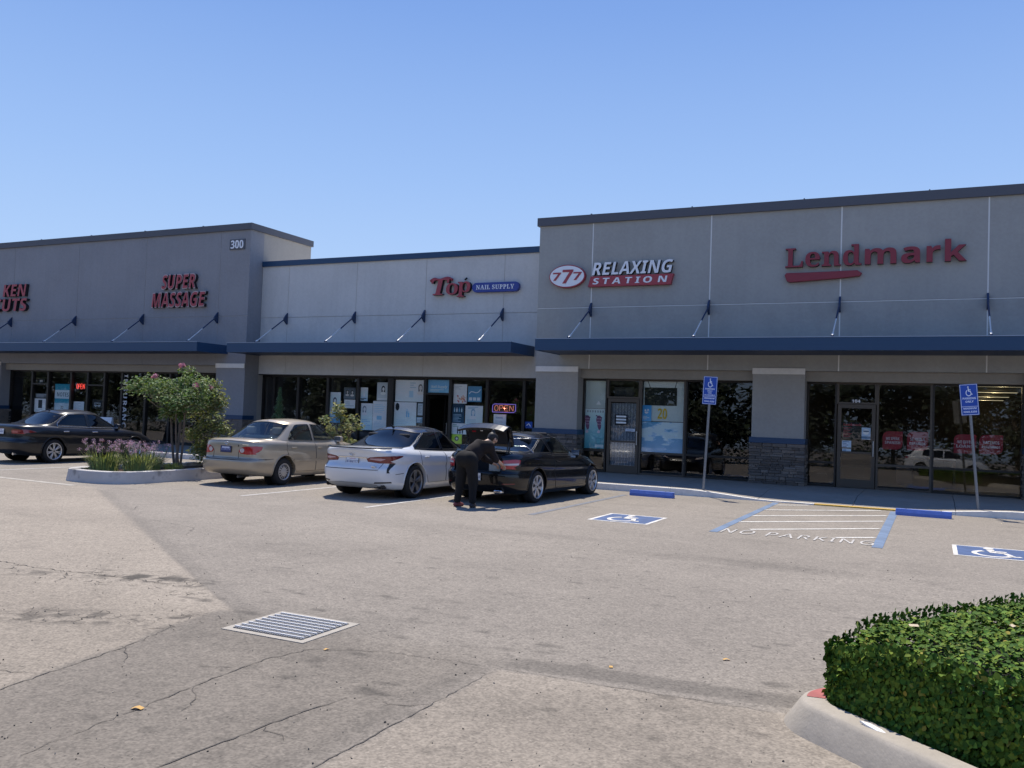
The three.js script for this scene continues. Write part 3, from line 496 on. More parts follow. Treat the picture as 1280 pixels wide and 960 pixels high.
// ------------------------------------------------------------------ posters and notices behind the shop glass
function notice(name, label, x0, y0, x1, y1, z, draw, px = 256, cat = 'poster', group) {
  const h = Math.max(16, Math.min(512, Math.round(px * (y1 - y0) / (x1 - x0)))), t = canvasTex(px, h, (x, a, b) => { draw(x, a, b); const im = x.getImageData(0, 0, a, b), d = im.data; for (let i = 0; i < d.length; i++) if (i % 4 < 3) d[i] = Math.min(244, d[i] * 1.2); x.putImageData(im, 0, 0); }), g = new THREE.BoxGeometry(x1 - x0, y1 - y0, .004); g.translate((x0 + x1) / 2, (y0 + y1) / 2, z);
  const m = mesh(name, g, new THREE.MeshStandardMaterial({ map: t, roughness: .8 })); tag(m, label, cat, group); return m;
}
const head = (x, cx, cy, s, hair, skin) => { x.fillStyle = hair; x.beginPath(); x.ellipse(cx, cy - s * .12, s * .62, s * .78, 0, 0, 7); x.fill(); x.fillRect(cx - s * .6, cy, s * 1.2, s * .9); x.fillStyle = skin; x.beginPath(); x.ellipse(cx + s * .05, cy + s * .05, s * .40, s * .54, 0, 0, 7); x.fill(); x.fillRect(cx - s * .16, cy + s * .4, s * .34, s * .6); x.beginPath(); x.ellipse(cx, cy + s * 1.3, s * .95, s * .42, 0, 0, 7); x.fill(); x.fillStyle = '#333a44'; x.fillRect(cx - s * .2, cy - s * .06, s * .15, s * .05); x.fillRect(cx + s * .12, cy - s * .06, s * .15, s * .05); x.fillRect(cx - s * .06, cy + s * .3, s * .2, s * .05); };
const bars = (x, c, x0, y0, w, n, dy, h, seed) => { const r = rng(seed); x.fillStyle = c; for (let i = 0; i < n; i++) x.fillRect(x0, y0 + i * dy, w * (.5 + .5 * r()), h); };
const tint = (x, w, h, a, b) => { const g = x.createLinearGradient(0, 0, 0, h); g.addColorStop(0, a); g.addColorStop(1, b); x.fillStyle = g; x.fillRect(0, 0, w, h); };
const bottle = (x, cx, by, w, h, c) => { x.fillStyle = c; x.fillRect(cx - w / 2, by - h * .7, w, h * .7); x.fillRect(cx - w * .2, by - h, w * .4, h * .35); };
const ZM = -25.36;
notice('poster', 'tall pale portrait poster in the first poster window', -19.40, 1.26, -18.95, 2.34, ZM, (x, w, h) => { tint(x, w, h, '#c9d2d6', '#8fb4c6'); head(x, w * .45, h * .3, w * .3, '#5b5f66', '#d5cfcb'); x.fillStyle = '#dfe6e8'; x.fillRect(0, h * .52, w, h * .12); bars(x, '#7f9aa8', w * .1, h * .56, w * .7, 2, h * .03, h * .012, 4); x.fillStyle = '#5c97b8'; x.fillRect(0, h * .8, w, h * .2); });
notice('poster', 'dark double portrait poster at the top of the first poster window', -18.82, 2.12, -18.32, 2.52, ZM, (x, w, h) => { tint(x, w, h, '#42474d', '#6b767c'); head(x, w * .3, h * .4, w * .17, '#16181c', '#b9b2ac'); head(x, w * .72, h * .42, w * .17, '#1c1e22', '#c4beb8'); }, 128);
notice('poster', 'small white leaflet under the dark double portrait', -18.79, 1.79, -18.32, 2.09, ZM, (x, w, h) => { tint(x, w, h, '#cfd6d8', '#c3ccd0'); bars(x, '#8a979d', w * .1, h * .25, w * .8, 3, h * .22, h * .07, 7); }, 96);
notice('poster', 'small product poster with blue base in the second window', -18.10, 2.06, -17.80, 2.53, ZM, (x, w, h) => { tint(x, w, h, '#d6dadb', '#9db7c4'); bottle(x, w * .5, h * .7, w * .2, h * .45, '#e9ecec'); bars(x, '#2a333b', w * .05, h * .8, w * .9, 2, h * .09, h * .05, 3); }, 96);
notice('poster', 'grey portrait poster of a dark haired model in the second window', -17.42, 2.09, -16.96, 2.72, ZM, (x, w, h) => { tint(x, w, h, '#a9adae', '#b9bdbd'); head(x, w * .56, h * .36, w * .26, '#1a1b1f', '#d0cbc6'); x.fillStyle = '#d9dcdc'; x.fillRect(w * .1, h * .88, w * .8, h * .05); }, 128);
notice('poster', 'large white poster with pale face at the left of the second window', -18.06, 1.05, -17.57, 1.98, ZM, (x, w, h) => { tint(x, w, h, '#ced7da', '#a8c4cf'); head(x, w * .3, h * .22, w * .26, '#7d858c', '#dcd5d0'); bars(x, '#8fb3c6', w * .1, h * .6, w * .8, 4, h * .07, h * .03, 9); }, 160);
notice('poster', 'large white poster with blue text at the right of the second window', -17.56, 1.05, -16.98, 2.07, ZM, (x, w, h) => { tint(x, w, h, '#d7dee0', '#c2d2d8'); bars(x, '#9fb9c6', w * .1, h * .12, w * .8, 5, h * .06, h * .02, 10); x.fillStyle = '#86b2c8'; x.fillRect(w * .3, h * .5, w * .35, h * .13); bars(x, '#aabbc3', w * .1, h * .7, w * .8, 5, h * .05, h * .02, 12); }, 160);
notice('poster', 'widest pale collage at the top of the window left of the shop door', -16.66, 2.08, -15.50, 2.82, ZM, (x, w, h) => { tint(x, w, h, '#d8dcd8', '#c3cdd0'); head(x, w * .86, h * .35, w * .12, '#77736f', '#cfc5bd'); x.fillStyle = '#a3bcc9'; x.fillRect(w * .48, h * .5, w * .14, h * .3); bars(x, '#c7cdd0', w * .05, h * .12, w * .35, 6, h * .13, h * .05, 5); bars(x, '#9eb0b8', w * .5, h * .12, w * .25, 3, h * .1, h * .04, 6); });
notice('poster', 'pale collage with a dark haired model below the widest collage', -16.68, 1.05, -15.79, 2.06, ZM, (x, w, h) => { tint(x, w, h, '#cfd8da', '#b2c8d2'); x.fillStyle = '#20252b'; x.beginPath(); x.ellipse(w * .14, h * .16, w * .09, h * .13, 0, 0, 7); x.fill(); bottle(x, w * .58, h * .5, w * .05, h * .28, '#5f9fc0'); bottle(x, w * .66, h * .5, w * .05, h * .2, '#6fb0cf'); x.fillStyle = '#3f6f8c'; x.fillRect(w * .4, h * .8, w * .5, h * .2); x.fillStyle = '#1e3442'; for (let i = 0; i < 6; i++) x.fillRect(w * (.42 + i * .08), h * .84, w * .04, h * .12); bars(x, '#a7bcc6', w * .1, h * .6, w * .7, 3, h * .06, h * .02, 8); });
notice('notice', 'dark framed notice beside the open shop door', -15.77, 1.60, -15.50, 2.06, ZM, (x, w, h) => { x.fillStyle = '#23282d'; x.fillRect(0, 0, w, h); x.fillStyle = '#aeb8bd'; x.fillRect(w * .12, h * .06, w * .76, h * .88); bars(x, '#7b868c', w * .2, h * .2, w * .6, 6, h * .1, h * .03, 3); }, 64, 'notice');
notice('notice', 'small blue notice under the dark framed notice', -15.77, 1.37, -15.50, 1.57, ZM, (x, w, h) => { tint(x, w, h, '#8fa9b8', '#557a90'); bars(x, '#dce6ea', w * .1, h * .2, w * .7, 3, h * .25, h * .1, 2); }, 64, 'notice');
notice('transom_banner', 'blue banner with white writing above the open shop door', -15.36, 2.41, -14.50, 2.84, ZM, (x, w, h) => { tint(x, w, h, '#6f9fc0', '#79b2d8'); x.fillStyle = '#cfe6f4'; x.font = 'italic bold 34px sans-serif'; x.fillText('Nail Supply', w * .12, h * .62); bars(x, '#cfe6f4', w * .1, h * .75, w * .8, 2, h * .1, h * .04, 6); }, 256, 'banner');
notice('poster', 'white poster with orange flowers right of the shop door', -14.37, 2.07, -13.87, 2.71, ZM, (x, w, h) => { tint(x, w, h, '#d4d8dc', '#d9d7d6'); const r = rng(3); for (let i = 0; i < 26; i++) { x.fillStyle = ['#c98f74', '#b8645a', '#d7b59f', '#9b7d86'][i % 4]; x.beginPath(); x.arc(w * (.3 + r() * .6), h * (.6 + r() * .32), w * (.03 + r() * .05), 0, 7); x.fill(); } bars(x, '#9aa4ab', w * .1, h * .1, w * .6, 3, h * .07, h * .025, 3); }, 128);
notice('poster', 'blue poster with white swirl and three small boxes', -13.83, 2.14, -13.32, 2.65, ZM, (x, w, h) => { tint(x, w, h, '#4f7f9d', '#5d93b4'); x.strokeStyle = '#d8e6ee'; x.lineWidth = 7; x.beginPath(); x.moveTo(w * .1, h * .5); x.bezierCurveTo(w * .3, h * .1, w * .6, h * .7, w * .9, h * .2); x.stroke(); for (let i = 0; i < 3; i++) { x.fillStyle = '#d9e2e6'; x.fillRect(w * (.1 + i * .29), h * .72, w * .22, h * .2); } }, 128);
notice('poster', 'dark blue poster with pale figures and text lines', -14.40, 1.43, -13.95, 2.05, ZM, (x, w, h) => { tint(x, w, h, '#263a4b', '#31536a'); for (let i = 0; i < 4; i++) bottle(x, w * (.2 + i * .2), h * .42, w * .1, h * .24, ['#93b7cc', '#c9d6dc', '#6f9bb5', '#a9c3d1'][i]); bars(x, '#9ab8c9', w * .1, h * .55, w * .8, 6, h * .07, h * .025, 5); }, 128);
notice('poster', 'white sheet with blue portrait taped in the right door window', -13.90, 1.40, -13.25, 2.01, ZM + .006, (x, w, h) => { tint(x, w, h, '#ccd7db', '#bccbd2'); head(x, w * .45, h * .36, w * .2, '#7f9db0', '#d8dee0'); bars(x, '#7c98a8', w * .15, h * .08, w * .6, 2, h * .06, h * .025, 4); bars(x, '#97aab4', w * .12, h * .75, w * .7, 4, h * .06, h * .02, 14); }, 128);
notice('poster', 'white poster with dark bottles low in the right door window', -14.40, 1.06, -13.84, 1.42, ZM, (x, w, h) => { tint(x, w, h, '#cdd6d8', '#c2ccd0'); for (let i = 0; i < 3; i++) bottle(x, w * (.42 + i * .16), h * .95, w * .09, h * .6, '#22303a'); bars(x, '#7f9a8f', w * .06, h * .12, w * .5, 2, h * .14, h * .07, 8); }, 128);
notice('poster', 'lime green notice low in the right door window', -14.38, .74, -14.0, 1.05, ZM, (x, w, h) => { x.fillStyle = '#a8d23c'; x.fillRect(0, 0, w, h); x.fillStyle = '#33424f'; x.beginPath(); x.arc(w * .5, h * .45, w * .2, 0, 7); x.fill(); x.fillStyle = '#dfeec0'; x.beginPath(); x.arc(w * .5, h * .45, w * .11, 0, 7); x.fill(); }, 96, 'notice');
notice('poster', 'white sheet hanging under the violet framed neon sign', -12.85, 1.25, -12.40, 1.76, ZM, (x, w, h) => { tint(x, w, h, '#c6ced4', '#aebac2'); x.fillStyle = '#6b7fa0'; x.font = 'bold 18px sans-serif'; x.fillText('HIRING', 18, 34); bars(x, '#8c99a5', w * .12, h * .42, w * .7, 5, h * .1, h * .03, 5); }, 112);
notice('window_sticker', 'small blue square sticker in the last pane before the stone column', -11.70, 1.35, -11.45, 1.56, ZM + .04, (x, w, h) => { x.fillStyle = '#2c4f9a'; x.fillRect(0, 0, w, h); x.strokeStyle = '#cfe0f2'; x.lineWidth = 6; x.beginPath(); x.moveTo(w * .2, h * .6); x.lineTo(w * .5, h * .3); x.lineTo(w * .75, h * .7); x.stroke(); }, 64, 'sticker');
// neon signs
function neon(name, label, x0, y0, x1, y1, z, glow, light, frame) {
  const t = thing(name, label, 'neon sign', [0, 0, z]);
  mesh('backing', box(x0, y0, -.05, x1, y1, -.035), M.black, t);
  const dx = (x1 - x0), pad = frame ? .10 : .03, h = y1 - y0, mk = (pts, m, n, r = .009) => mesh(n, new THREE.TubeGeometry(new THREE.CatmullRomCurve3(pts, false, 'catmullrom', .02), pts.length * 4, r, 6), m, t);
  const lw = (dx - 2 * pad * .8) / 4, P = (i, u, v) => V(x0 + pad * .8 + lw * (i + .12 + u * .72), y0 + h * (frame ? .22 : .08) + v * h * (frame ? .56 : .84), 0);
  const o = []; for (let k = 0; k <= 16; k++) { const a = k / 16 * Math.PI * 2 + 1.6; o.push(P(0, .5 + .5 * Math.cos(a), .5 + .5 * Math.sin(a))); }
  mk(o, glow, 'glowing_letter'); mk([P(1, 0, 0), P(1, 0, 1), P(1, .7, 1), P(1, 1, .75), P(1, .7, .5), P(1, 0, .5)], glow, 'glowing_letter'); mk([P(2, 1, 1), P(2, 0, 1), P(2, 0, 0), P(2, 1, 0)], glow, 'glowing_letter'); mk([P(2, 0, .5), P(2, .8, .5)], glow, 'glowing_letter'); mk([P(3, 0, 0), P(3, 0, 1), P(3, 1, 0), P(3, 1, 1)], glow, 'glowing_letter');
  if (frame) mk([V(x0 + .03, y0 + .03, 0), V(x0 + .03, y1 - .03, 0), V(x1 - .03, y1 - .03, 0), V(x1 - .03, y0 + .03, 0), V(x0 + .03, y0 + .03, 0)], frame, 'glowing_border');
  const p = new THREE.PointLight(light, .08, 6, 2); p.position.set((x0 + x1) / 2, (y0 + y1) / 2, .06); p.castShadow = true; t.add(p);
}
const glowMat = (c, k) => new THREE.MeshStandardMaterial({ color: RGB(.1, .03, .02), emissive: RGB(...c), emissiveIntensity: k });
neon('open_sign', 'orange neon word OPEN in a violet neon border', -12.92, 1.80, -12.04, 2.12, ZM + .02, glowMat([.9, .30, .24], .5), 0xff8866, glowMat([.30, .22, 1], .6));
neon('open_sign', 'small red neon word OPEN in the grey building window', -32.08, 2.18, -31.52, 2.42, -24.90, glowMat([1, .08, .06], 1.1), 0xff3322, null);
// far left shop notices
const ZL = -24.87;
notice('poster', 'white poster with a dark square at the far left door', -34.56, 1.17, -33.84, 1.74, ZL, (x, w, h) => { tint(x, w, h, '#cfd4d8', '#c3c9cd'); x.fillStyle = '#2b3036'; x.fillRect(w * .34, h * .1, w * .34, h * .62); bars(x, '#7c8489', w * .1, h * .8, w * .8, 2, h * .08, h * .03, 6); }, 96);
notice('notice', 'grey strip notice above the white poster at the far left', -34.50, 1.78, -33.71, 1.95, ZL, (x, w, h) => { tint(x, w, h, '#6e7276', '#5c6165'); bars(x, '#a8adb1', w * .05, h * .2, w * .9, 3, h * .3, h * .12, 2); }, 96, 'notice');
notice('address_number', 'white address digits over the far left door', -34.36, 2.42, -34.01, 2.57, ZL, (x, w, h) => { x.fillStyle = '#1a1c1f'; x.fillRect(0, 0, w, h); x.fillStyle = '#cfd3d6'; x.font = 'bold 34px sans-serif'; x.fillText('201', 16, 36); }, 96, 'sign');
notice('poster', 'teal and white panel poster beside the red neon word', -33.30, 1.27, -32.33, 2.38, ZL, (x, w, h) => { x.fillStyle = '#1f7f94'; x.fillRect(0, 0, w, h); x.fillStyle = '#aebdc3'; x.fillRect(0, h * .23, w, h * .32); x.fillStyle = '#9db0b7'; x.fillRect(0, h * .72, w, h * .28); x.fillStyle = '#54666f'; x.font = 'bold 62px sans-serif'; x.fillText('NOTES', w * .12, h * .47); x.fillStyle = '#3a2f34'; x.font = 'bold 44px sans-serif'; x.fillText('22', w * .4, h * .93); });
notice('poster', 'plain white sheet under the red neon word', -32.12, 1.12, -31.49, 1.67, ZL, (x, w, h) => { tint(x, w, h, '#b9c4cb', '#a9b6be'); bars(x, '#8797a1', w * .1, h * .12, w * .75, 8, h * .1, h * .03, 6); }, 96);
notice('window_card', 'grey car sketch sticker on the glass right of the red neon word', -31.0, 1.42, -30.42, 1.78, ZL, (x, w, h) => { x.fillStyle = '#23272b'; x.fillRect(0, 0, w, h); x.strokeStyle = '#9aa3a9'; x.lineWidth = 4; x.strokeRect(w * .2, h * .4, w * .6, h * .3); x.beginPath(); x.arc(w * .35, h * .7, h * .1, 0, 7); x.arc(w * .68, h * .7, h * .1, 0, 7); x.stroke(); }, 96, 'sticker');
{
  const t = thing('window_lettering', 'white letters of INSURANCE running down the glass behind the tree', 'window lettering', [-29.08, 0, -24.815]);
  letters('INSURANCE', SANS, 0, -.115, 2.35, .115, .003, { space: 1.12, seg: 3 }).forEach(([, g]) => { g.rotateZ(-Math.PI / 2); g.translate(0, 2.82, 0); mesh('letter', g, mat([.62, .64, .68], .7), t); });
}
{ // folding board on the walk in front of the left shops
  const t = thing('sandwich_board', 'white folding board sign on the walk behind the dark sedan', 'sandwich board', [-28.15, .15, -23.2], .15);
  const face = canvasTex(128, 160, (x, w, h) => { x.fillStyle = '#d3d9e0'; x.fillRect(0, 0, w, h); x.fillStyle = '#5a6f8c'; x.font = 'bold 34px sans-serif'; x.fillText('SALE', 20, 46); bars(x, '#7c8ca0', 14, 66, 98, 5, 17, 7, 5); });
  for (const s of [1, -1]) { const p = mesh('board', box(-.31, 0, -.012, .31, .98, .012), new THREE.MeshStandardMaterial({ map: (() => { const c = face.clone(); c.repeat.set(1 / .62, 1 / .98); c.offset.set(.5, 0); c.needsUpdate = true; return c; })(), roughness: .6 }), t); p.position.z = s * .2; p.rotation.x = -s * .19; }
  mesh('hinge', rod(V(-.3, .965, 0), V(.3, .965, 0), .014), M.steel, t);
}
// massage shop between the two stone columns
const ZR = -24.87;
notice('window_blind', 'pale green blank panel in the narrow pane beside the stone column', -9.50, 2.04, -8.83, 2.87, ZR, (x, w, h) => { tint(x, w, h, '#aeb9b4', '#a3aeab'); x.fillStyle = '#c9d0cc'; x.beginPath(); x.moveTo(w * .5, h * .86); x.lineTo(w * .62, h * .72); x.lineTo(w * .74, h * .86); x.fill(); }, 128, 'window panel');
notice('poster', 'teal reflexology poster with two purple foot charts', -9.50, .84, -8.83, 2.03, ZR, (x, w, h) => { tint(x, w, h, '#c2d2cf', '#4f9aa6'); x.fillStyle = '#2d3a40'; x.font = 'bold 27px sans-serif'; x.fillText('足底反射区图', 22, 44); if (true) { x.fillStyle = '#43535a'; for (let i = 0; i < 7; i++) { x.fillRect(20 + i * 31, 22, 20, 4); x.fillRect(28 + i * 31, 20, 4, 24); x.fillRect(20 + i * 31, 34, 20, 4); } } for (const c of [.1, .66]) { x.fillStyle = '#6d4a66'; x.beginPath(); x.ellipse(w * c, h * .27, w * .13, h * .10, .1, 0, 7); x.fill(); x.beginPath(); x.ellipse(w * c + w * .02, h * .40, w * .09, h * .13, -.1, 0, 7); x.fill(); x.fillStyle = '#5a3757'; for (let i = 0; i < 5; i++) { x.beginPath(); x.arc(w * (c - .12 + i * .06), h * (.175 + .012 * i), w * .03, 0, 7); x.fill(); } x.fillStyle = '#b79aa8'; for (let i = 0; i < 9; i++) { x.beginPath(); x.arc(w * (c - .07 + (i % 3) * .07), h * (.25 + Math.floor(i / 3) * .07), w * .022, 0, 7); x.fill(); } x.fillStyle = '#c9b7bd'; x.beginPath(); x.arc(w * c, h * .58, w * .07, 0, 7); x.fill(); } x.strokeStyle = '#38606c'; x.lineWidth = 3; x.strokeRect(w * .55, h * .74, w * .2, h * .14); x.fillStyle = '#bcd3d6'; x.fillRect(w * .5, h * .9, w * .4, h * .07); }, 256);
{
  const r = rng(8), g = new THREE.PlaneGeometry(.79, 1.84); g.translate(-8.27, 1.30, -24.822);
  const film = canvasTex(256, 600, (x, w, h) => { x.fillStyle = '#666e76'; x.fillRect(0, 0, w, h); x.lineWidth = 3; for (let i = 0; i < 26; i++) { x.strokeStyle = ['#a3acb4', '#363c42', '#8b949d'][i % 3]; x.beginPath(); for (let y = 0; y <= h; y += 5) x.lineTo(i * 10 + 4.5 * Math.sin(y * .12 + (i % 2) * 3.1) + 1.5 * Math.sin(y * .05 + i), y); x.stroke(); } });
  tag(mesh('patterned_curtain', new THREE.BoxGeometry(.79, 1.84, .004).translate(-8.27, 1.30, -24.86), new THREE.MeshStandardMaterial({ map: film, roughness: .7 })), 'grey wavy patterned curtain inside the glass door', 'curtain');
  notice('hours_sign', 'black sign with three white bars on the patterned door', -8.53, 1.58, -8.14, 1.88, -24.79, (x, w, h) => { x.fillStyle = '#15181b'; x.fillRect(0, 0, w, h); x.fillStyle = '#b9bfc3'; for (let i = 0; i < 3; i++) x.fillRect(w * .1, h * (.1 + i * .3), w * .8, h * .18); }, 96, 'sign');
  notice('sticker', 'white strip sticker below the black sign on the patterned door', -8.19, 1.39, -7.90, 1.47, -24.788, (x, w, h) => { x.fillStyle = '#aab2bd'; x.fillRect(0, 0, w, h); bars(x, '#5c6675', 6, 6, w * .8, 2, 10, 4, 4); }, 64, 'sticker');
  notice('window_screen', 'black rectangle hung in the pane over the patterned door', -8.60, 2.42, -7.98, 2.70, ZR, (x, w, h) => { x.fillStyle = '#101316'; x.fillRect(0, 0, w, h); x.fillStyle = '#1b2024'; x.fillRect(w * .1, h * .2, w * .8, h * .6); }, 64, 'screen');
}
notice('window_blind', 'white board filling the top of the window right of the patterned door', -7.70, 1.72, -6.47, 2.88, ZR - .03, (x, w, h) => { tint(x, w, h, '#b7c0bd', '#aab5b2'); x.strokeStyle = '#3b4144'; x.lineWidth = 2; x.beginPath(); x.moveTo(w * .1, 0); x.lineTo(w * .16, h * .16); x.moveTo(w * .8, 0); x.lineTo(w * .76, h * .16); x.stroke(); }, 128, 'window panel');
notice('window_screen', 'wide black dark screen hanging above the yellow number', -7.66, 2.18, -6.70, 2.70, ZR - .012, (x, w, h) => { x.fillStyle = '#0d1210'; x.fillRect(0, 0, w, h); x.fillStyle = '#131b17'; x.fillRect(w * .03, h * .05, w * .94, h * .9); }, 64, 'screen');
notice('poster', 'blue square sign with white emblem beside the yellow number', -7.74, 1.71, -7.44, 2.18, ZR, (x, w, h) => { tint(x, w, h, '#3f86b8', '#5c9fc9'); x.fillStyle = '#d8e8f0'; x.beginPath(); x.arc(w * .5, h * .4, w * .2, 0, Math.PI); x.fill(); x.beginPath(); x.arc(w * .38, h * .32, w * .09, 0, 7); x.arc(w * .64, h * .30, w * .1, 0, 7); x.fill(); bars(x, '#cfe2ec', w * .15, h * .68, w * .7, 3, h * .08, h * .03, 9); }, 96);
{
  const t = thing('price_digits', 'yellow number 20 on the white window board', 'sign', [0, 0, ZR - .024]);
  for (const [, g] of letters('20', SANS, -7.26, 1.79, -6.98, 2.10, .012)) mesh('digit', g, mat([.72, .50, .03], .6), t);
}
notice('poster', 'wide poster of white clouds on blue sky in the massage shop window', -7.74, .80, -6.47, 1.70, ZR, (x, w, h) => { const im = x.getImageData(0, 0, w, h), d = im.data; for (let j = 0; j < h; j++) for (let i = 0; i < w; i++) { const v = j / h, n = fbm(i / w * 5, v * 7, 31, 5), c = smooth(.42, .62, n + .12 * Math.sin(v * 6)) * .9, k = (j * w + i) * 4; d[k] = lerp(lerp(84, 150, v), 196, c); d[k + 1] = lerp(lerp(140, 176, v), 208, c); d[k + 2] = lerp(lerp(172, 196, v), 218, c); d[k + 3] = 255; } x.putImageData(im, 0, 0); }, 256);
// loan office
{
  const t = thing('address_number', 'white number 104 above the loan office door', 'sign', [0, 0, -24.735]);
  mesh('backing', box(-1.98, 2.39, -.003, -1.73, 2.49, 0), M.black, t);
  for (const [, g] of letters('104', SANS, -1.96, 2.40, -1.75, 2.48, .004)) { g.translate(0, 0, .001); mesh('digit', g, faceWhite, t); }
  notice('door_lettering', 'red printed hours list on the loan office door glass', -2.19, 1.44, -1.72, 1.88, -24.806, (x, w, h) => { x.fillStyle = '#15191c'; x.fillRect(0, 0, w, h); x.fillStyle = '#a33a44'; x.font = 'bold 46px serif'; x.fillText('Lendmark', 14, 50); bars(x, '#a33a44', 14, 78, 130, 7, 21, 6, 3); }, 256, 'door lettering');
  notice('sticker', 'white and blue face mask notice on the loan office door', -1.71, 1.44, -1.49, 1.75, -24.805, (x, w, h) => { x.fillStyle = '#9fb2c4'; x.fillRect(0, 0, w, h); x.fillStyle = '#dfe7ec'; x.beginPath(); x.arc(w * .5, h * .36, w * .34, 0, 7); x.fill(); x.fillStyle = '#3c5872'; x.fillRect(w * .2, h * .26, w * .6, h * .1); x.fillStyle = '#54718a'; x.fillRect(0, h * .74, w, h * .2); }, 96, 'notice');
  notice('sticker', 'upper of two blue white stickers low on the loan office door', -2.19, 1.21, -1.96, 1.39, -24.805, (x, w, h) => { x.fillStyle = '#a9bccb'; x.fillRect(0, 0, w, h); bars(x, '#4a6f93', 8, 8, w * .8, 4, 18, 9, 3); }, 96, 'notice');
  notice('sticker', 'lower of two blue white stickers low on the loan office door', -2.18, 1.09, -1.96, 1.18, -24.805, (x, w, h) => { x.fillStyle = '#a9bccb'; x.fillRect(0, 0, w, h); bars(x, '#5a7c9b', 8, 6, w * .7, 2, 16, 7, 7); }, 96, 'notice');
  const leafSign = (x0, x1, y0, y1, a, b, label, flip) => {
    const w = x1 - x0, h = y1 - y0, s = new THREE.Shape(), r = .17; s.moveTo(x0, y0); s.lineTo(x1 - r, y0); s.quadraticCurveTo(x1, y0, x1, y0 + r); s.lineTo(x1, y1 - .02); s.quadraticCurveTo(x1, y1, x1 - .02, y1); s.lineTo(x0 + r, y1); s.quadraticCurveTo(x0, y1, x0, y1 - r); s.closePath();
    const t = thing('leaf_sign', label, 'window sign', [0, 0, -24.86], 0); mesh('panel', new THREE.ExtrudeGeometry(s, { depth: .006, bevelEnabled: false }), mat([.25, .007, .018], .6), t);
    const wm = mat([.50, .46, .46], .7);
    for (const [str, k0, k1, pad] of [[a, .52, .68, .16], [b, .30, .46, .12]]) for (const [, g] of letters(str, SANS, x0 + w * pad, y0 + h * k0, x1 - w * pad, y0 + h * k1, .002, { seg: 2 })) { g.translate(0, 0, .0062); mesh('letter', g, wm, t); }
  };
  leafSign(-1.20, -.72, 1.21, 1.68, 'WE SPEAK', 'SPANISH', 'red leaf-shaped window sign reading WE SPEAK SPANISH'); leafSign(-.62, -.12, 1.21, 1.69, 'SE HABLA', 'ESPAÑOL', 'red leaf-shaped window sign reading SE HABLA ESPAÑOL');
  leafSign(.46, .96, 1.19, 1.67, 'WE OFFER', 'LOANS', 'red leaf-shaped window sign reading WE OFFER LOANS'); leafSign(1.03, 1.55, 1.20, 1.68, 'HACEMOS', 'PRÉSTAMOS', 'red leaf-shaped window sign reading HACEMOS PRÉSTAMOS');
  [[1.56, -25.6, 'nearest'], [1.58, -29.46, 'second'], [1.62, -33.3, 'third'], [1.68, -36.8, 'farthest']].forEach(([x, z, w]) => {
    const c = thing('ceiling_light', `${w} yellowish strip lamp seen through the loan office glass`, 'ceiling light', [x, 2.955, z], 0, 'strip lamps in the loan office ceiling');
    mesh('frame', box(-.64, -.03, -.17, .64, 0, .17), M.inCeil, c); mesh('diffuser', box(-.6, -.04, -.14, .6, -.031, .14), new THREE.MeshStandardMaterial({ color: RGB(.5, .48, .4), emissive: RGB(1, .88, .55), emissiveIntensity: .4 }), c);
    const p = new THREE.PointLight(0xffe6b0, .3, 8, 2); p.position.set(0, -.12, 0); p.castShadow = true; c.add(p);
  });
  const desk = thing('office_desk', 'dark desk with drawers deep inside the loan office', 'desk', [-.2, .152, -28.6]);
  mesh('desktop', rbox(-.8, .70, -.4, .8, .75, .4, .01), mat([.10, .06, .035], .5), desk); mesh('drawer', box(-.78, .02, -.35, -.35, .70, .35), mat([.12, .075, .045], .6), desk); mesh('side_panel', box(.72, 0, -.35, .78, .70, .35), mat([.12, .075, .045], .6), desk);
}
// ------------------------------------------------------------------ accessible parking signs
function parkSign(base, top, w, h, label, words) {
  const t = thing('parking_sign', label, 'parking sign', [0, 0, 0], 0, 'blue accessible parking signs at the kerb'), a = V(...base), b = V(...top), d = V().subVectors(b, a).normalize();
  mesh('post', merge([rod(a, b, .030, 10)]), M.galv, t);
  mesh('post_cap', rod(b, V().addVectors(b, d.clone().multiplyScalar(.02)), .032, 10), M.galv, t);
  const face = canvasTex(256, Math.round(256 * h / w), (x, W2, H2) => {
    x.fillStyle = '#1c4aa8'; x.fillRect(0, 0, W2, H2); x.strokeStyle = '#d9e2ee'; x.lineWidth = 7; x.strokeRect(9, 9, W2 - 18, H2 - 18); x.fillStyle = '#e4eaf2';
    for (const p of wheelchair()) { x.beginPath(); p.forEach(([u, v], i) => { const X = W2 * (.24 + u * .58), Y = H2 * .42 - v * H2 * .38; if (i) x.lineTo(X, Y); else x.moveTo(X, Y); }); x.fill(); }
    x.textAlign = 'center'; words.forEach(([s, f, y]) => { x.font = `bold ${f}px sans-serif`; x.fillText(s, W2 / 2, H2 * y, W2 * .84); });
    x.fillRect(10, H2 * .715, W2 - 20, 6);
  });
  const p = new THREE.Group(), g = new THREE.BoxGeometry(w, h, .004), plain = mat([.5, .52, .54], .5, { metalness: .4 });
  const m = mesh('sign_plate', g, [plain, plain, plain, plain, new THREE.MeshStandardMaterial({ map: face, roughness: .45 }), plain], t);
  m.position.copy(b).addScaledVector(d, -h * .5 + .03).add(V(0, 0, .036)); m.rotation.z = Math.atan2(-d.x, d.y); m.rotation.x = Math.atan2(d.z, d.y);
  for (const s of [-1, 1]) { const q = mesh('bolt', new THREE.CylinderGeometry(.008, .008, .01, 8).rotateX(Math.PI / 2), M.steel, t); q.position.copy(m.position).addScaledVector(d, s * h * .42).add(V(0, 0, .006)); }
}
const W1 = [['PARKING', 44, .49], ['ONLY', 44, .595], ['', 20, .6], ['MINIMUM', 38, .81], ['FINE $250', 40, .92]];
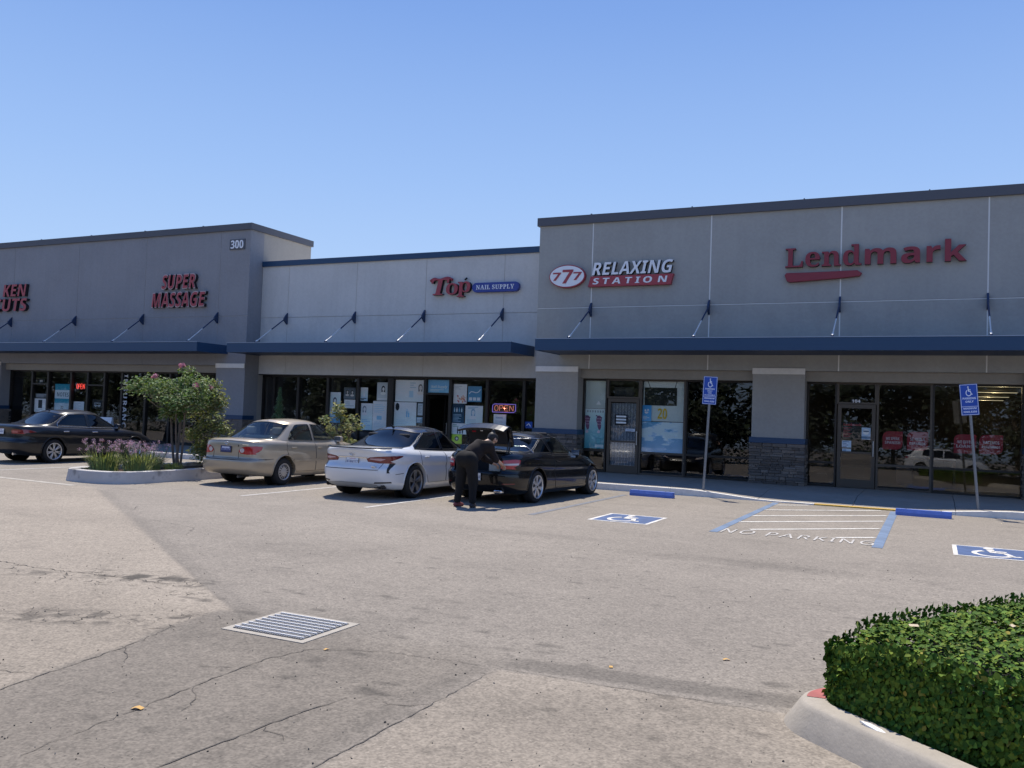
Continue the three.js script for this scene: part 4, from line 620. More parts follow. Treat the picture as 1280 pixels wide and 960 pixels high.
parkSign([-4.90, .0, -20.78], [-4.78, 2.80, -20.77], .33, .66, 'blue wheelchair sign on thin post left of the hatched aisle', [['PARKING', 40, .475], ['ONLY', 34, .545], ['VAN', 34, .615], ['ACCESSIBLE', 34, .69], ['MINIMUM', 38, .81], ['FINE $250', 40, .92]]);
parkSign([.88, .0, -20.95], [.64, 2.72, -20.96], .34, .66, 'blue wheelchair sign on leaning post right of the hatched aisle', W1);
// ------------------------------------------------------------------ cars
// A car stands on y = 0 with its tail towards +z. Surfaces are addressed by an angle th round the plan (0 right, PI/2 tail, -PI/2 nose) and a height fraction t.
function curve(pts) {                                                   // monotone cubic through [x, y] pairs
  const n = pts.length, m = new Array(n).fill(0), d = []; for (let i = 0; i + 1 < n; i++) d.push((pts[i + 1][1] - pts[i][1]) / (pts[i + 1][0] - pts[i][0]));
  for (let i = 1; i + 1 < n; i++) m[i] = d[i - 1] * d[i] <= 0 ? 0 : 2 * d[i - 1] * d[i] / (d[i - 1] + d[i]); m[0] = d[0]; m[n - 1] = d[n - 2];
  return (x) => { if (x <= pts[0][0]) return pts[0][1]; if (x >= pts[n - 1][0]) return pts[n - 1][1]; let i = 0; while (x > pts[i + 1][0]) i++; const h = pts[i + 1][0] - pts[i][0], t = (x - pts[i][0]) / h; return pts[i][1] * (1 + 2 * t) * (1 - t) ** 2 + h * m[i] * t * (1 - t) ** 2 + pts[i + 1][1] * t * t * (3 - 2 * t) + h * m[i + 1] * t * t * (t - 1); };
}
const sp = (c, e) => Math.sign(c) * Math.pow(Math.abs(c), e);
class Skin {
  constructor(o) { Object.assign(this, o); }                            // w(t), zr(t), zf(t), nr, nf, low(x, z), high(x, z)
  plan(th, t) { const c = Math.cos(th), s = Math.sin(th), n = s >= 0 ? this.nr : this.nf, zc = this.zc || 0; return [this.w(t) * sp(c, 2 / n), s >= 0 ? zc + (this.zr(t) - zc) * sp(s, 2 / n) : zc - (zc - this.zf(t)) * sp(Math.abs(s), 2 / n)]; }
  P(th, t) { const [x, z] = this.plan(th, t), a = this.low(x, z), b = this.high(x, z); return V(x, a + t * (b - a), z); }
  N(th, t) { const e = 2e-3, a = this.P(th - e, t), b = this.P(th + e, t), c = this.P(th, Math.max(0, t - e)), d = this.P(th, Math.min(1, t + e)); const n = V().crossVectors(d.sub(c), b.sub(a)); const p = this.plan(th, t); if (n.lengthSq() < 1e-14) return V(p[0], 0, p[1]).normalize(); n.normalize(); if (n.x * p[0] + n.z * (p[1] - (this.zc || 0)) * .3 < 0) n.negate(); return n; }
  side(z, y) { let t = .5, th = 0; for (let k = 0; k < 8; k++) { const zc = this.zc || 0, L = z >= zc ? this.zr(t) - zc : zc - this.zf(t), n = z >= zc ? this.nr : this.nf, u = Math.min(1, Math.abs(z - zc) / L); th = Math.sign(z - zc) * Math.asin(Math.pow(u, n / 2)); const [x] = this.plan(th, t), a = this.low(x, z), b = this.high(x, z); t = clamp((y - a) / (b - a), 0, this.tmax || 1); } return [th, t]; }
  end(x, y, s = 1) { let t = .5, th = 0; for (let k = 0; k < 8; k++) { const n = s > 0 ? this.nr : this.nf, u = Math.min(1, Math.abs(x) / this.w(t)), c = Math.pow(u, n / 2); th = s * Math.acos(Math.sign(x) * c); const [, z] = this.plan(th, t), a = this.low(x, z), b = this.high(x, z); t = clamp((y - a) / (b - a), 0, this.tmax || 1); } return [th, t]; }
  at(p) { return p[0] === 's' ? this.side(p[1], p[2]) : p[0] === 'r' ? this.end(p[1], p[2], 1) : p[0] === 'f' ? this.end(p[1], p[2], -1) : p; }
  path(pts, closed) { const out = [], n = pts.length; for (let i = 0; i < (closed ? n : n - 1); i++) { const a = pts[i], b = pts[(i + 1) % n]; const same = a[0] === b[0] && typeof a[0] === 'string', len = same ? Math.hypot(a[1] - b[1], a[2] - b[2]) : .3, m = Math.max(1, Math.ceil(len / .05)), A = this.at(a), B = this.at(b); for (let k = 0; k < m; k++) { const f = k / m; out.push(same ? this.at([a[0], lerp(a[1], b[1], f), lerp(a[2], b[2], f)]) : [lerp(A[0], B[0], f), lerp(A[1], B[1], f)]); } } if (!closed) out.push(this.at(pts[n - 1])); return out; }
}
function patch(sk, outer, { holes = [], off = .004, skirt = .012, max = .07, raw } = {}) {
  const o = raw ? outer : sk.path(outer, true), hs = raw ? holes : holes.map((h) => sk.path(h, true));
  const v2 = [o, ...hs].map((l) => l.map(([a, b]) => new THREE.Vector2(a, b)));
  if (THREE.ShapeUtils.isClockWise(v2[0])) v2[0].reverse(); for (let i = 1; i < v2.length; i++) if (!THREE.ShapeUtils.isClockWise(v2[i])) v2[i].reverse();
  let pts = v2.flat().map((p) => [p.x, p.y]), tri = THREE.ShapeUtils.triangulateShape(v2[0], v2.slice(1)).map((f) => [...f]);
  let pos = pts.map(([a, b]) => sk.P(a, b));
  for (let it = 0; it < 7; it++) {                                      // split long edges until the sheet follows the surface
    const mid = new Map(), key = (a, b) => (a < b ? a * 1e6 + b : b * 1e6 + a), half = (a, b) => { const k = key(a, b); if (!mid.has(k)) { if (pos[a].distanceTo(pos[b]) < max) mid.set(k, -1); else { const q = [(pts[a][0] + pts[b][0]) / 2, (pts[a][1] + pts[b][1]) / 2]; pts.push(q); pos.push(sk.P(...q)); mid.set(k, pts.length - 1); } } return mid.get(k); };
    const next = []; let cut = false;
    for (const [a, b, c] of tri) { const x = half(a, b), y = half(b, c), z = half(c, a), n = (x >= 0) + (y >= 0) + (z >= 0); if (n) cut = true; if (n === 0) next.push([a, b, c]); else if (n === 3) next.push([a, x, z], [x, b, y], [z, y, c], [x, y, z]); else if (n === 1) { if (x >= 0) next.push([a, x, c], [x, b, c]); else if (y >= 0) next.push([a, b, y], [a, y, c]); else next.push([a, b, z], [z, b, c]); } else { if (x < 0) next.push([z, y, c], [a, b, y], [a, y, z]); else if (y < 0) next.push([a, x, z], [x, b, c], [x, c, z]); else next.push([x, b, y], [a, x, y], [a, y, c]); } }
    tri = next; if (!cut) break;
  }
  const p = [], n = [], idx = []; pts.forEach((q, i) => { const nn = sk.N(...q), w = pos[i].clone().addScaledVector(nn, off); p.push(w.x, w.y, w.z); n.push(nn.x, nn.y, nn.z); });
  for (const [a, b, c] of tri) idx.push(a, c, b);
  if (skirt) { const seen = new Map(); for (const [a, b, c] of tri) for (const [i, j] of [[a, b], [b, c], [c, a]]) { const k = i < j ? `${i},${j}` : `${j},${i}`; seen.set(k, seen.has(k) ? null : [i, j]); } for (const e of seen.values()) if (e) { const base = p.length / 3; for (const i of e) { const nn = V(n[i * 3], n[i * 3 + 1], n[i * 3 + 2]); p.push(p[i * 3], p[i * 3 + 1], p[i * 3 + 2], p[i * 3] - nn.x * skirt, p[i * 3 + 1] - nn.y * skirt, p[i * 3 + 2] - nn.z * skirt); } const A = pos[e[0]], B = pos[e[1]], sn = V().subVectors(B, A).cross(V(n[e[0] * 3], n[e[0] * 3 + 1], n[e[0] * 3 + 2])).normalize(); for (let k = 0; k < 4; k++) n.push(sn.x, sn.y, sn.z); idx.push(base, base + 2, base + 1, base + 2, base + 3, base + 1); } }
  const g = new THREE.BufferGeometry(); g.setAttribute('position', new THREE.Float32BufferAttribute(p, 3)); g.setAttribute('normal', new THREE.Float32BufferAttribute(n, 3)); g.setAttribute('uv', new THREE.Float32BufferAttribute(new Float32Array(p.length / 3 * 2), 2)); g.setIndex(idx); return g;
}
function mirrorX(g) { const m = g.clone(); m.scale(-1, 1, 1); if (m.index) { const i = m.index.array; for (let k = 0; k < i.length; k += 3) { const t = i[k + 1]; i[k + 1] = i[k + 2]; i[k + 2] = t; } } else { for (const a of Object.values(m.attributes)) { const s = a.itemSize; for (let k = 0; k < a.count; k += 3) for (let c = 0; c < s; c++) { const t = a.array[(k + 1) * s + c]; a.array[(k + 1) * s + c] = a.array[(k + 2) * s + c]; a.array[(k + 2) * s + c] = t; } } } return m; }
function seam(sk, pts, r = .004, off = 0, closed = false) { const q = sk.path(closed ? [...pts, pts[0]] : pts, false).map(([a, b]) => sk.P(a, b).addScaledVector(sk.N(a, b), off)); const path = new THREE.CurvePath(); for (let i = 0; i + 1 < q.length; i++) if (q[i].distanceTo(q[i + 1]) > 1e-5) path.add(new THREE.LineCurve3(q[i], q[i + 1])); return new THREE.TubeGeometry(path, q.length * 2, r, 5, false); }
function solid(sk, nth, nt, ncap, capZ) {                               // closed hull: skirt of the plan, lid and floor
  const p = [], idx = []; const ring = (f) => { const b = p.length / 3; for (let i = 0; i < nth; i++) { const v = f(-Math.PI + (i + .5) / nth * 2 * Math.PI); p.push(v.x, v.y, v.z); } return b; };
  const rings = []; const dens = (th) => th;
  const warp = (u) => u - .16 * Math.sin(4 * u);                        // more points near the corners of the plan
  for (let j = 0; j <= nt; j++) rings.push(ring((u) => sk.P(warp(u), j / nt)));
  for (let k = 1; k < ncap; k++) rings.push(ring((u) => { const [x, z] = sk.plan(warp(u), 1), f = 1 - k / ncap; const X = x * f, Z = (z - (sk.zc || 0)) * f + (sk.zc || 0); return V(X, sk.high(X, Z), Z); }));
  for (let r = 0; r + 1 < rings.length; r++) for (let i = 0; i < nth; i++) { const j = (i + 1) % nth, a = rings[r] + i, b = rings[r] + j, c = rings[r + 1] + i, d = rings[r + 1] + j; idx.push(a, c, b, b, c, d); }
  const zc = sk.zc || 0, top = p.length / 3; p.push(0, sk.high(0, zc), zc); const bot = top + 1; p.push(0, sk.low(0, zc), zc);
  const L = rings[rings.length - 1]; for (let i = 0; i < nth; i++) { const j = (i + 1) % nth; idx.push(L + i, top, L + j); idx.push(rings[0] + j, bot, rings[0] + i); }
  const g = new THREE.BufferGeometry(); g.setAttribute('position', new THREE.Float32BufferAttribute(p, 3)); g.setIndex(idx); g.computeVertexNormals(); g.setAttribute('uv', new THREE.Float32BufferAttribute(new Float32Array(p.length / 3 * 2), 2)); return g;
}
const evaluator = new Evaluator(); evaluator.attributes = ['position', 'normal', 'uv']; evaluator.useGroups = false;
function carve(geo, cutters) { let b = new Brush(geo); b.updateMatrixWorld(); for (const c of cutters) { const k = new Brush(c); k.updateMatrixWorld(); b = evaluator.evaluate(b, k, SUBTRACTION); } return b.geometry; }
const CAR = {
  tint: mat([.10, .11, .115], 0.0, { phys: true, transmission: 1, thickness: 0, ior: 1.55 }), clear: mat([.62, .68, .66], 0.0, { phys: true, transmission: 1, thickness: 0, ior: 1.5 }), seam: mat([.006, .006, .006], .9), trim: mat([.015, .015, .016], .5), chrome: mat([.75, .76, .78], .18, { metalness: 1 }), alloy: mat([.58, .59, .61], .3, { metalness: .8 }), alloyDark: mat([.03, .03, .032], .35, { metalness: .4 }),
  lampRed: mat([.40, .012, .014], .12, { phys: true, clearcoat: 1 }), lampDark: mat([.16, .008, .012], .12, { phys: true, clearcoat: 1 }), lampClear: mat([.58, .50, .48], .1, { phys: true, clearcoat: 1 }), amber: mat([.7, .25, .03], .2), plate: mat([.7, .7, .7], .5), seatBeige: mat([.42, .36, .28], .9), seatDark: mat([.016, .016, .018], .9), under: mat([.01, .01, .01], .95), disc: mat([.10, .095, .09], .5, { metalness: .6 }),
};
function wheel(R, wid, style) {                                         // axle along x, outer side at +x; returns [tyre, rim, dark]
  const rr = R - (style.wall || .10), prof = [[rr - .01, -wid / 2 + .015], [rr + .02, -wid / 2], [R - .03, -wid / 2 + .005], [R - .006, -wid / 2 + .03], [R, -wid / 2 + .06], [R, wid / 2 - .06], [R - .006, wid / 2 - .03], [R - .03, wid / 2 - .005], [rr + .02, wid / 2], [rr - .01, wid / 2 - .015], [rr - .01, -wid / 2 + .015]].map(([a, b]) => new THREE.Vector2(a, b));
  const tyre = new THREE.LatheGeometry(prof, 40); tyre.rotateZ(-Math.PI / 2);
  const barrel = new THREE.LatheGeometry([[rr - .012, -wid / 2 + .02], [rr - .014, wid / 2 - .012], [rr - .002, wid / 2 - .004], [rr - .002, wid / 2 + .002], [rr - .022, wid / 2 + .002], [rr - .03, wid / 2 - .02], [rr - .03, -wid / 2 + .02]].map(([a, b]) => new THREE.Vector2(a, b)), 40); barrel.rotateZ(-Math.PI / 2);
  const parts = [], dark = [], x0 = wid / 2 - .035;
  if (style.kind === 'cover') {
    const d = new THREE.LatheGeometry([[rr - .02, 0], [rr - .05, .022], [rr * .62, .030], [rr * .35, .026], [rr * .2, .034], [.0001, .036]].map(([a, b]) => new THREE.Vector2(a, b)), 32); d.rotateZ(-Math.PI / 2); d.translate(x0 - .005, 0, 0); parts.push(d);
    for (let i = 0; i < 14; i++) { const a = i / 14 * Math.PI * 2, g = new THREE.BoxGeometry(.006, rr * .30, .022); g.translate(x0 + .0235, rr * .66, 0); g.rotateX(a); dark.push(g); }
  } else {
    const n = style.n, tw = style.twin || 0;
    for (let i = 0; i < n; i++) for (const s of tw ? [-1, 1] : [0]) { const a = i / n * Math.PI * 2, sh = poly([[-style.w0 / 2, rr * .14], [style.w0 / 2, rr * .14], [style.w1 / 2, rr - .015], [-style.w1 / 2, rr - .015]]), g = new THREE.ExtrudeGeometry(sh, { depth: .022, bevelEnabled: true, bevelSize: .004, bevelThickness: .004, bevelSegments: 1 }); g.rotateY(Math.PI / 2); g.translate(x0 - .006, 0, 0); if (tw) g.rotateX(s * tw); g.rotateX(a); parts.push(g); }
    const hub = new THREE.CylinderGeometry(rr * .17, rr * .21, .03, 20); hub.rotateZ(-Math.PI / 2); hub.translate(x0 + .008, 0, 0); parts.push(hub);
    const cap = new THREE.CylinderGeometry(rr * .10, rr * .10, .006, 16); cap.rotateZ(-Math.PI / 2); cap.translate(x0 + .026, 0, 0); dark.push(cap);
    const disc = new THREE.CylinderGeometry(rr * .72, rr * .72, .02, 28); disc.rotateZ(-Math.PI / 2); disc.translate(x0 - .07, 0, 0); dark.push(disc);
  }
  const back = new THREE.CylinderGeometry(rr - .012, rr - .012, .01, 28); back.rotateZ(-Math.PI / 2); back.translate(-wid / 2 + .03, 0, 0);
  return [tyre, merge([barrel, ...parts]), merge([...dark, back])];
}
function makeCar(o) {
  const t = thing(o.name, o.label, 'car', [o.x, 0, o.z], o.turn || 0);
  const L2 = o.L / 2, top = curve(o.top), crown = curve(o.crown), bot = curve(o.bottom), wT = curve(o.w), zrT = curve(o.zr), zfT = curve(o.zf);
  const wTop = wT(.9);
  const hi = (x, z) => top(z) + crown(z) * (1 - Math.min(1, (x / wTop) ** 2)), lo = (x, z) => bot(z);
  const body = new Skin({ w: wT, zr: zrT, zf: zfT, nr: o.nr || 6, nf: o.nf || 4.5, low: lo, high: hi });
  const gw = curve(o.gw), gzr = curve(o.gzr), gzf = curve(o.gzf), roofZ = curve(o.roof);
  const roof = (x, z) => roofZ(z) - (o.roofDrop || .06) * (x / gw(1)) ** 2;
  const cab = new Skin({ w: gw, zr: gzr, zf: gzf, zc: o.gzc, nr: o.gnr || 4, nf: o.gnf || 4.6, tmax: .92, low: (x, z) => Math.min(hi(x, z), o.baseMax || 9) - .03, high: roof });
  const paint = o.paint;
  // lower body with wheel wells, cabin and (if open) boot cut out
  const cuts = [], R = o.R;
  for (const z of o.axles) for (const s of [-1, 1]) { const c = new THREE.CylinderGeometry(R + (o.arch || .055), R + (o.arch || .055), .62, 36); c.rotateZ(Math.PI / 2); c.translate(s * (o.W / 2 - .02), R + .005, z); cuts.push(c); }
  const cabBox = new THREE.BoxGeometry(gw(0) * 2 - .16, 1.2, o.cabin[1] - o.cabin[0]); cabBox.translate(0, .45 + .6, (o.cabin[0] + o.cabin[1]) / 2); cuts.push(cabBox); const rearY = top(gzr(0) - .3) + .004, frontY = top(gzf(0) + .3) + .004; for (const [z0, z1, y0] of [[.2, gzr(0) - .10, rearY], [gzf(0) + .16, .2, frontY]]) { const b2 = new THREE.BoxGeometry(gw(0) * 1.48, 1.2, z1 - z0); b2.translate(0, y0 + .6, (z0 + z1) / 2); cuts.push(b2); }
  if (o.bootCut) { const [x, y0, z0, z1] = o.bootCut, b = new THREE.BoxGeometry(2 * x, 1.4, z1 - z0); b.translate(0, y0 + .7, (z0 + z1) / 2); cuts.push(b); }
  mesh('body', carve(solid(body, 220, 30, 12), cuts), paint, t);
  // wheel well liners and floor
  const lin = []; for (const z of o.axles) for (const s of [-1, 1]) { const c = new THREE.CylinderGeometry(R + .05, R + .05, .26, 28, 1, true, 0, Math.PI); c.rotateZ(Math.PI / 2); c.rotateX(0); c.translate(s * (o.W / 2 - .19), R + .005, z); lin.push(c); const d = new THREE.CircleGeometry(R + .05, 28); d.rotateY(s * Math.PI / 2); d.translate(s * (o.W / 2 - .315), R, z); lin.push(d); }
  for (let i = 0; i < lin.length; i += 2) mesh('wheel_liner', merge([lin[i], lin[i + 1]]), CAR.under, t);
  // cabin shell: right half with window holes, mirrored
  const H = Math.PI / 2, wr = o.rearGlass, wf = o.frontGlass, mk = (list, kind) => list.map((p) => [kind, ...p]);
  const border = (kind, list) => cab.path(mk(list, kind), false).map(([a, b]) => [b, a]).sort((a, b) => a[0] - b[0]), bf = border('f', wf), br = border('r', wr);
  const look = (l, t) => { if (t <= l[0][0]) return l[0][1]; for (let i = 0; i + 1 < l.length; i++) if (t <= l[i + 1][0]) return lerp(l[i][1], l[i + 1][1], (t - l[i][0]) / Math.max(1e-6, l[i + 1][0] - l[i][0])); return l[l.length - 1][1]; };
  const sidePts = (l) => l.filter(([x]) => x > .3);                     // the upright part of a glass edge
  const bF = border('f', sidePts(wf)), bR = border('r', sidePts(wr)), hold = ([a, b]) => [clamp(a, look(bF, b) + (o.aPillar || .075), look(bR, b) - (o.cPillar || .10)), b];
  const glassPath = o.sideGlass.map((w) => cab.path(mk(w, 's'), true).map(hold).filter((q, i, l) => { const w2 = l[(i + 1) % l.length]; return Math.hypot(q[0] - w2[0], q[1] - w2[1]) > 1e-4; }));
  const half = []; for (let i = 0; i <= 40; i++) half.push([H - Math.PI * i / 40, 0]);
  half.push(...cab.path(mk(wf, 'f'), false)); for (let i = 0; i <= 40; i++) half.push([-H + Math.PI * i / 40, 1]); half.push(...cab.path(mk([...wr].reverse(), 'r'), false));
  const holes = glassPath;
  const shellG = patch(cab, half, { raw: true, holes, off: 0, skirt: .02, max: .09 });
  mesh('cabin_shell', merge([shellG, mirrorX(shellG)]), o.shellPaint || paint, t);
  { const p = [], idx = [], n = 64, k = 8, q = []; for (let j = 0; j <= k; j++) for (let i = 0; i < n; i++) { const [x, z] = cab.plan(-Math.PI + i / n * 2 * Math.PI - .16 * Math.sin(4 * i / n * 2 * Math.PI), 1), f = 1 - j / (k + .001), X = x * f, Z = (z - o.gzc) * f + o.gzc; p.push(X, roof(X, Z) + (j ? .002 : 0), Z); if (j) { const a = (j - 1) * n + i, b = (j - 1) * n + (i + 1) % n, c = j * n + i, d = j * n + (i + 1) % n; idx.push(a, c, b, b, c, d); } } const g = new THREE.BufferGeometry(); g.setAttribute('position', new THREE.Float32BufferAttribute(p, 3)); g.setIndex(idx); g.computeVertexNormals(); mesh('roof', g, o.roofPaint || paint, t); }
  // glass
  const both = (w) => [...w, ...w.map(([x, y]) => [-x, y]).reverse()], dedupe = (l) => l.filter((p, i) => { const q = l[(i + 1) % l.length]; return Math.hypot(p[0] - q[0], p[1] - q[1]) > 1e-4; });
  mesh('rear_window', patch(cab, mk(dedupe(both(wr)), 'r'), { off: -.004, skirt: 0 }), o.rearTint || o.glass, t);
  mesh('windscreen', patch(cab, mk(dedupe(both(wf)), 'f'), { off: -.004, skirt: 0 }), o.glass, t);
  const rim = [seam(cab, mk(dedupe(both(wr)), 'r'), .010, -.004, true), seam(cab, mk(dedupe(both(wf)), 'f'), .010, -.004, true)];
  mesh('window_seal', merge(rim), CAR.trim, t);
  // doors: a raised skin, the window in it, handle
  for (const s of [1, -1]) {
    const fl = (g) => (s > 0 ? g : mirrorX(g)); let di = 0;
    for (const d of o.doors) {
      const m = mesh('door', fl(patch(body, mk(d.panel, 's'), { off: .0035, skirt: .008 })), paint, t);
      if (d.handle) { const [z, y] = d.handle, [th, tt] = body.side(z, y), q = body.P(th, tt); mesh('handle', fl(merge([rbox(q.x - .004, y - .016, z - .085, q.x + .03, y + .012, z + .085, .011), rbox(q.x - .01, y - .03, z - .05, q.x + .004, y - .012, z + .05, .006, 1)])), o.handleMat || paint, m); }
      if (d.glass !== undefined) mesh('window', fl(patch(cab, glassPath[d.glass], { raw: true, off: -.004, skirt: 0 })), o.sideTint || o.glass, m);
    }
    o.sideGlass.forEach((w, i) => { if (!o.doors.some((d) => d.glass === i)) mesh('side_window', fl(patch(cab, glassPath[i], { raw: true, off: -.004, skirt: 0 })), o.sideTint || o.glass, t); });
    mesh('shut_line', fl(merge([...o.doors.map((d) => seam(body, mk(d.panel, 's'), .0045, .001, true)), ...glassPath.map((w) => seam(cab, w, .008, -.002, true))])), CAR.trim, t);
    if (o.sideTrim) mesh('window_trim', fl(merge(o.sideTrim.map((l) => seam(cab, mk(l, 's'), .007, .006)))), o.trimMat || CAR.chrome, t);
    if (o.molding) { const m = o.molding; mesh('side_moulding', fl(patch(body, mk([[m[0], m[2]], [m[1], m[2]], [m[1], m[3]], [m[0], m[3]]], 's'), { off: .012, skirt: .014 })), m[4] || paint, t); }
    if (o.archLip) { const l = []; for (const z of o.axles) { const pts = []; for (let k = 0; k <= 22; k++) { const a = -.12 + (Math.PI + .24) * k / 22; const zz = z + (R + o.arch + .012) * Math.cos(a), yy = R + .005 + (R + o.arch + .012) * Math.sin(a); if (yy > body.low(0, zz) + .02) pts.push(['s', zz, yy]); } l.push(seam(body, pts, .016, -.002)); } mesh('arch_lip', fl(merge(l)), paint, t); }
    if (o.quarter) { const far = (t) => { let m = -9; const l = glassPath[0]; for (let i = 0; i < l.length; i++) { const a = l[i], b = l[(i + 1) % l.length]; if ((a[1] - t) * (b[1] - t) <= 0 && a[1] !== b[1]) m = Math.max(m, lerp(a[0], b[0], (t - a[1]) / (b[1] - a[1]))); } return m; }, lo2 = [], hi2 = []; for (let i = 0; i <= 16; i++) { const t2 = .0 + o.quarter[1] * i / 16, b = look(bR, t2) - .015, f = far(Math.max(t2, .24)) + .03, a = t2 < .24 ? lerp(f - .12, f, t2 / .24) : f; lo2.push([Math.min(lerp(a, b, Math.pow(i / 16, 3)), b - .004), t2]); hi2.unshift([b, t2]); } mesh('quarter_panel', fl(patch(cab, [...lo2, ...hi2], { raw: true, off: .003, skirt: .004, max: .04 })), o.quarter[0], t); }
    for (const l of o.lamps) mesh(l.name, fl(patch(l.cab ? cab : body, l.poly, { off: l.off || .006, skirt: .012, max: .05 })), l.m, t);
    { const [z, y] = o.mirror, q = cab.P(...cab.side(z, Math.max(y, cab.low(0, z) + .05))), mg = new THREE.SphereGeometry(1, 18, 12), pp = mg.attributes.position; for (let i = 0; i < pp.count; i++) { const X = pp.getX(i), Y = pp.getY(i), Z = pp.getZ(i); pp.setXYZ(i, .115 * sp(X, .6), .078 * sp(Y, .6), Z > .3 ? .05 : .075 * sp(Z, .8)); } mg.computeVertexNormals(); mg.translate(q.x + .13, y + .03, z); const mm = mesh('mirror', fl(merge([mg, rod(V(q.x - .03, y - .04, z), V(q.x + .1, y - .01, z), .022, 6)])), o.mirrorPaint || paint, t); mesh('mirror_glass', fl(box(q.x + .035, y - .025, z + .051, q.x + .22, y + .085, z + .054)), CAR.chrome, mm); }
    const [ty, ri, dk] = wheel(R, o.tyreW || .205, o.wheel);
    for (const z of o.axles) { const w = mesh('wheel', fl(dk.clone()), CAR.alloyDark, t); w.position.set(s * (o.W / 2 - (o.tyreW || .205) / 2 - (o.inset || .02)), R, z); mesh('tyre', fl(ty.clone()), M.rubber, w); mesh('rim', fl(ri.clone()), o.rimMat || CAR.alloy, w); }
  }
  // tail and nose pieces given as patches over the body
  for (const e of o.pieces || []) { const g = patch(e.on === 'cab' ? cab : body, e.poly, { off: e.off === undefined ? .005 : e.off, skirt: e.skirt === undefined ? .012 : e.skirt, max: .05 }); mesh(e.name, e.both ? merge([g, mirrorX(g)]) : g, e.m, t); }
  const lines = (o.lines || []).map((l) => seam(body, l, .005, 0)); if (lines.length) mesh('panel_gap', merge(lines.concat((o.linesBoth || []).flatMap((l) => { const g = seam(body, l, .005, 0); return [g, mirrorX(g)]; }))), CAR.seam, t);
  // plate
  { const [y, tilt, text] = o.plate, q = body.P(...body.end(0, y, 1)), g = rbox(-.155, -.078, -.004, .155, .078, .004, .003, 1), pl = mesh('licence_plate', g, CAR.trim, t); pl.position.set(0, y, q.z + .014); pl.rotation.x = tilt;
    const tx = canvasTex(256, 128, (x, w, h) => { x.fillStyle = o.plateDark ? '#343b66' : '#dfe3e8'; x.fillRect(0, 0, w, h); if (o.plateDark) { x.fillStyle = '#c9cddb'; x.fillRect(30, 20, 190, 34); } else { x.fillStyle = '#b0485a'; x.font = 'italic bold 26px serif'; x.textAlign = 'center'; x.fillText('California', w / 2, 26); } x.textAlign = 'center'; x.fillStyle = o.plateDark ? '#8d94bb' : '#2b3c72'; x.font = 'bold 64px sans-serif'; x.fillText(text, w / 2, 92, 236); });
    const f = new THREE.PlaneGeometry(.288, .138); f.translate(0, 0, .0052); mesh('plate_face', f, new THREE.MeshStandardMaterial({ map: tx, roughness: .5 }), pl); }
  // interior
  { const b = o.cabin, wi = gw(0) - .085, sm = o.seat; mesh('cabin_floor', merge([box(-wi, .44, b[0], wi, .46, b[1]), box(-wi, .46, b[0], -wi + .01, .86, b[1]), box(wi - .01, .46, b[0], wi, .86, b[1]), rbox(-wi + .02, .62, b[0] + .02, wi - .02, top(b[0]) + .0, b[0] + .34, .06)]), CAR.seatDark, t);
    const seat = (x, z, w, h, rest) => { const g = rbox(-w / 2, 0, -.06, w / 2, h, .06, .05, 3); g.rotateX(.22); g.translate(x, .62, z); const hd = rbox(-.13, 0, -.045, .13, .17, .045, .04, 3); hd.rotateX(.12); const out = [g, rbox(x - w / 2, .46, z - .5, x + w / 2, .64, z, .06, 2)]; for (const r of rest) { const k = hd.clone(); k.translate(x + r, .62 + h + .01, z + h * .22 + .01); out.push(k); } return merge(out); };
    for (const s of [-1, 1]) mesh('seat', seat(s * .36, o.seats[0], .5, .60, [0]), sm, t);
    mesh('rear_seat', seat(0, o.seats[1], wi * 1.8, o.rearSeatH || .48, o.rests || [-.38, .38]), sm, t);
    const sh = box(-gw(0) * .73, rearY - .03, o.seats[1] + .14, gw(0) * .73, rearY + .006, gzr(0) - .105), dsh = box(-gw(0) * .73, frontY - .03, gzf(0) + .165, gw(0) * .73, frontY + .006, b[0] + .1); mesh('dashboard', dsh, CAR.seatDark, t); mesh('parcel_shelf', sh, CAR.seatDark, t);
    const st = new THREE.TorusGeometry(.18, .014, 6, 24); st.rotateX(-.4); st.translate(-.36, .93, b[0] + .45); mesh('steering_wheel', st, CAR.seatDark, t); }
  if (o.extra) o.extra(t, body, cab, paint);
  return t;
}
const paintOf = (c, flake = .0, rough = .3, coat = 1) => mat(c, rough, { phys: true, clearcoat: coat, specularIntensity: coat < 1 ? .5 : 1, clearcoatRoughness: .04, metalness: flake });
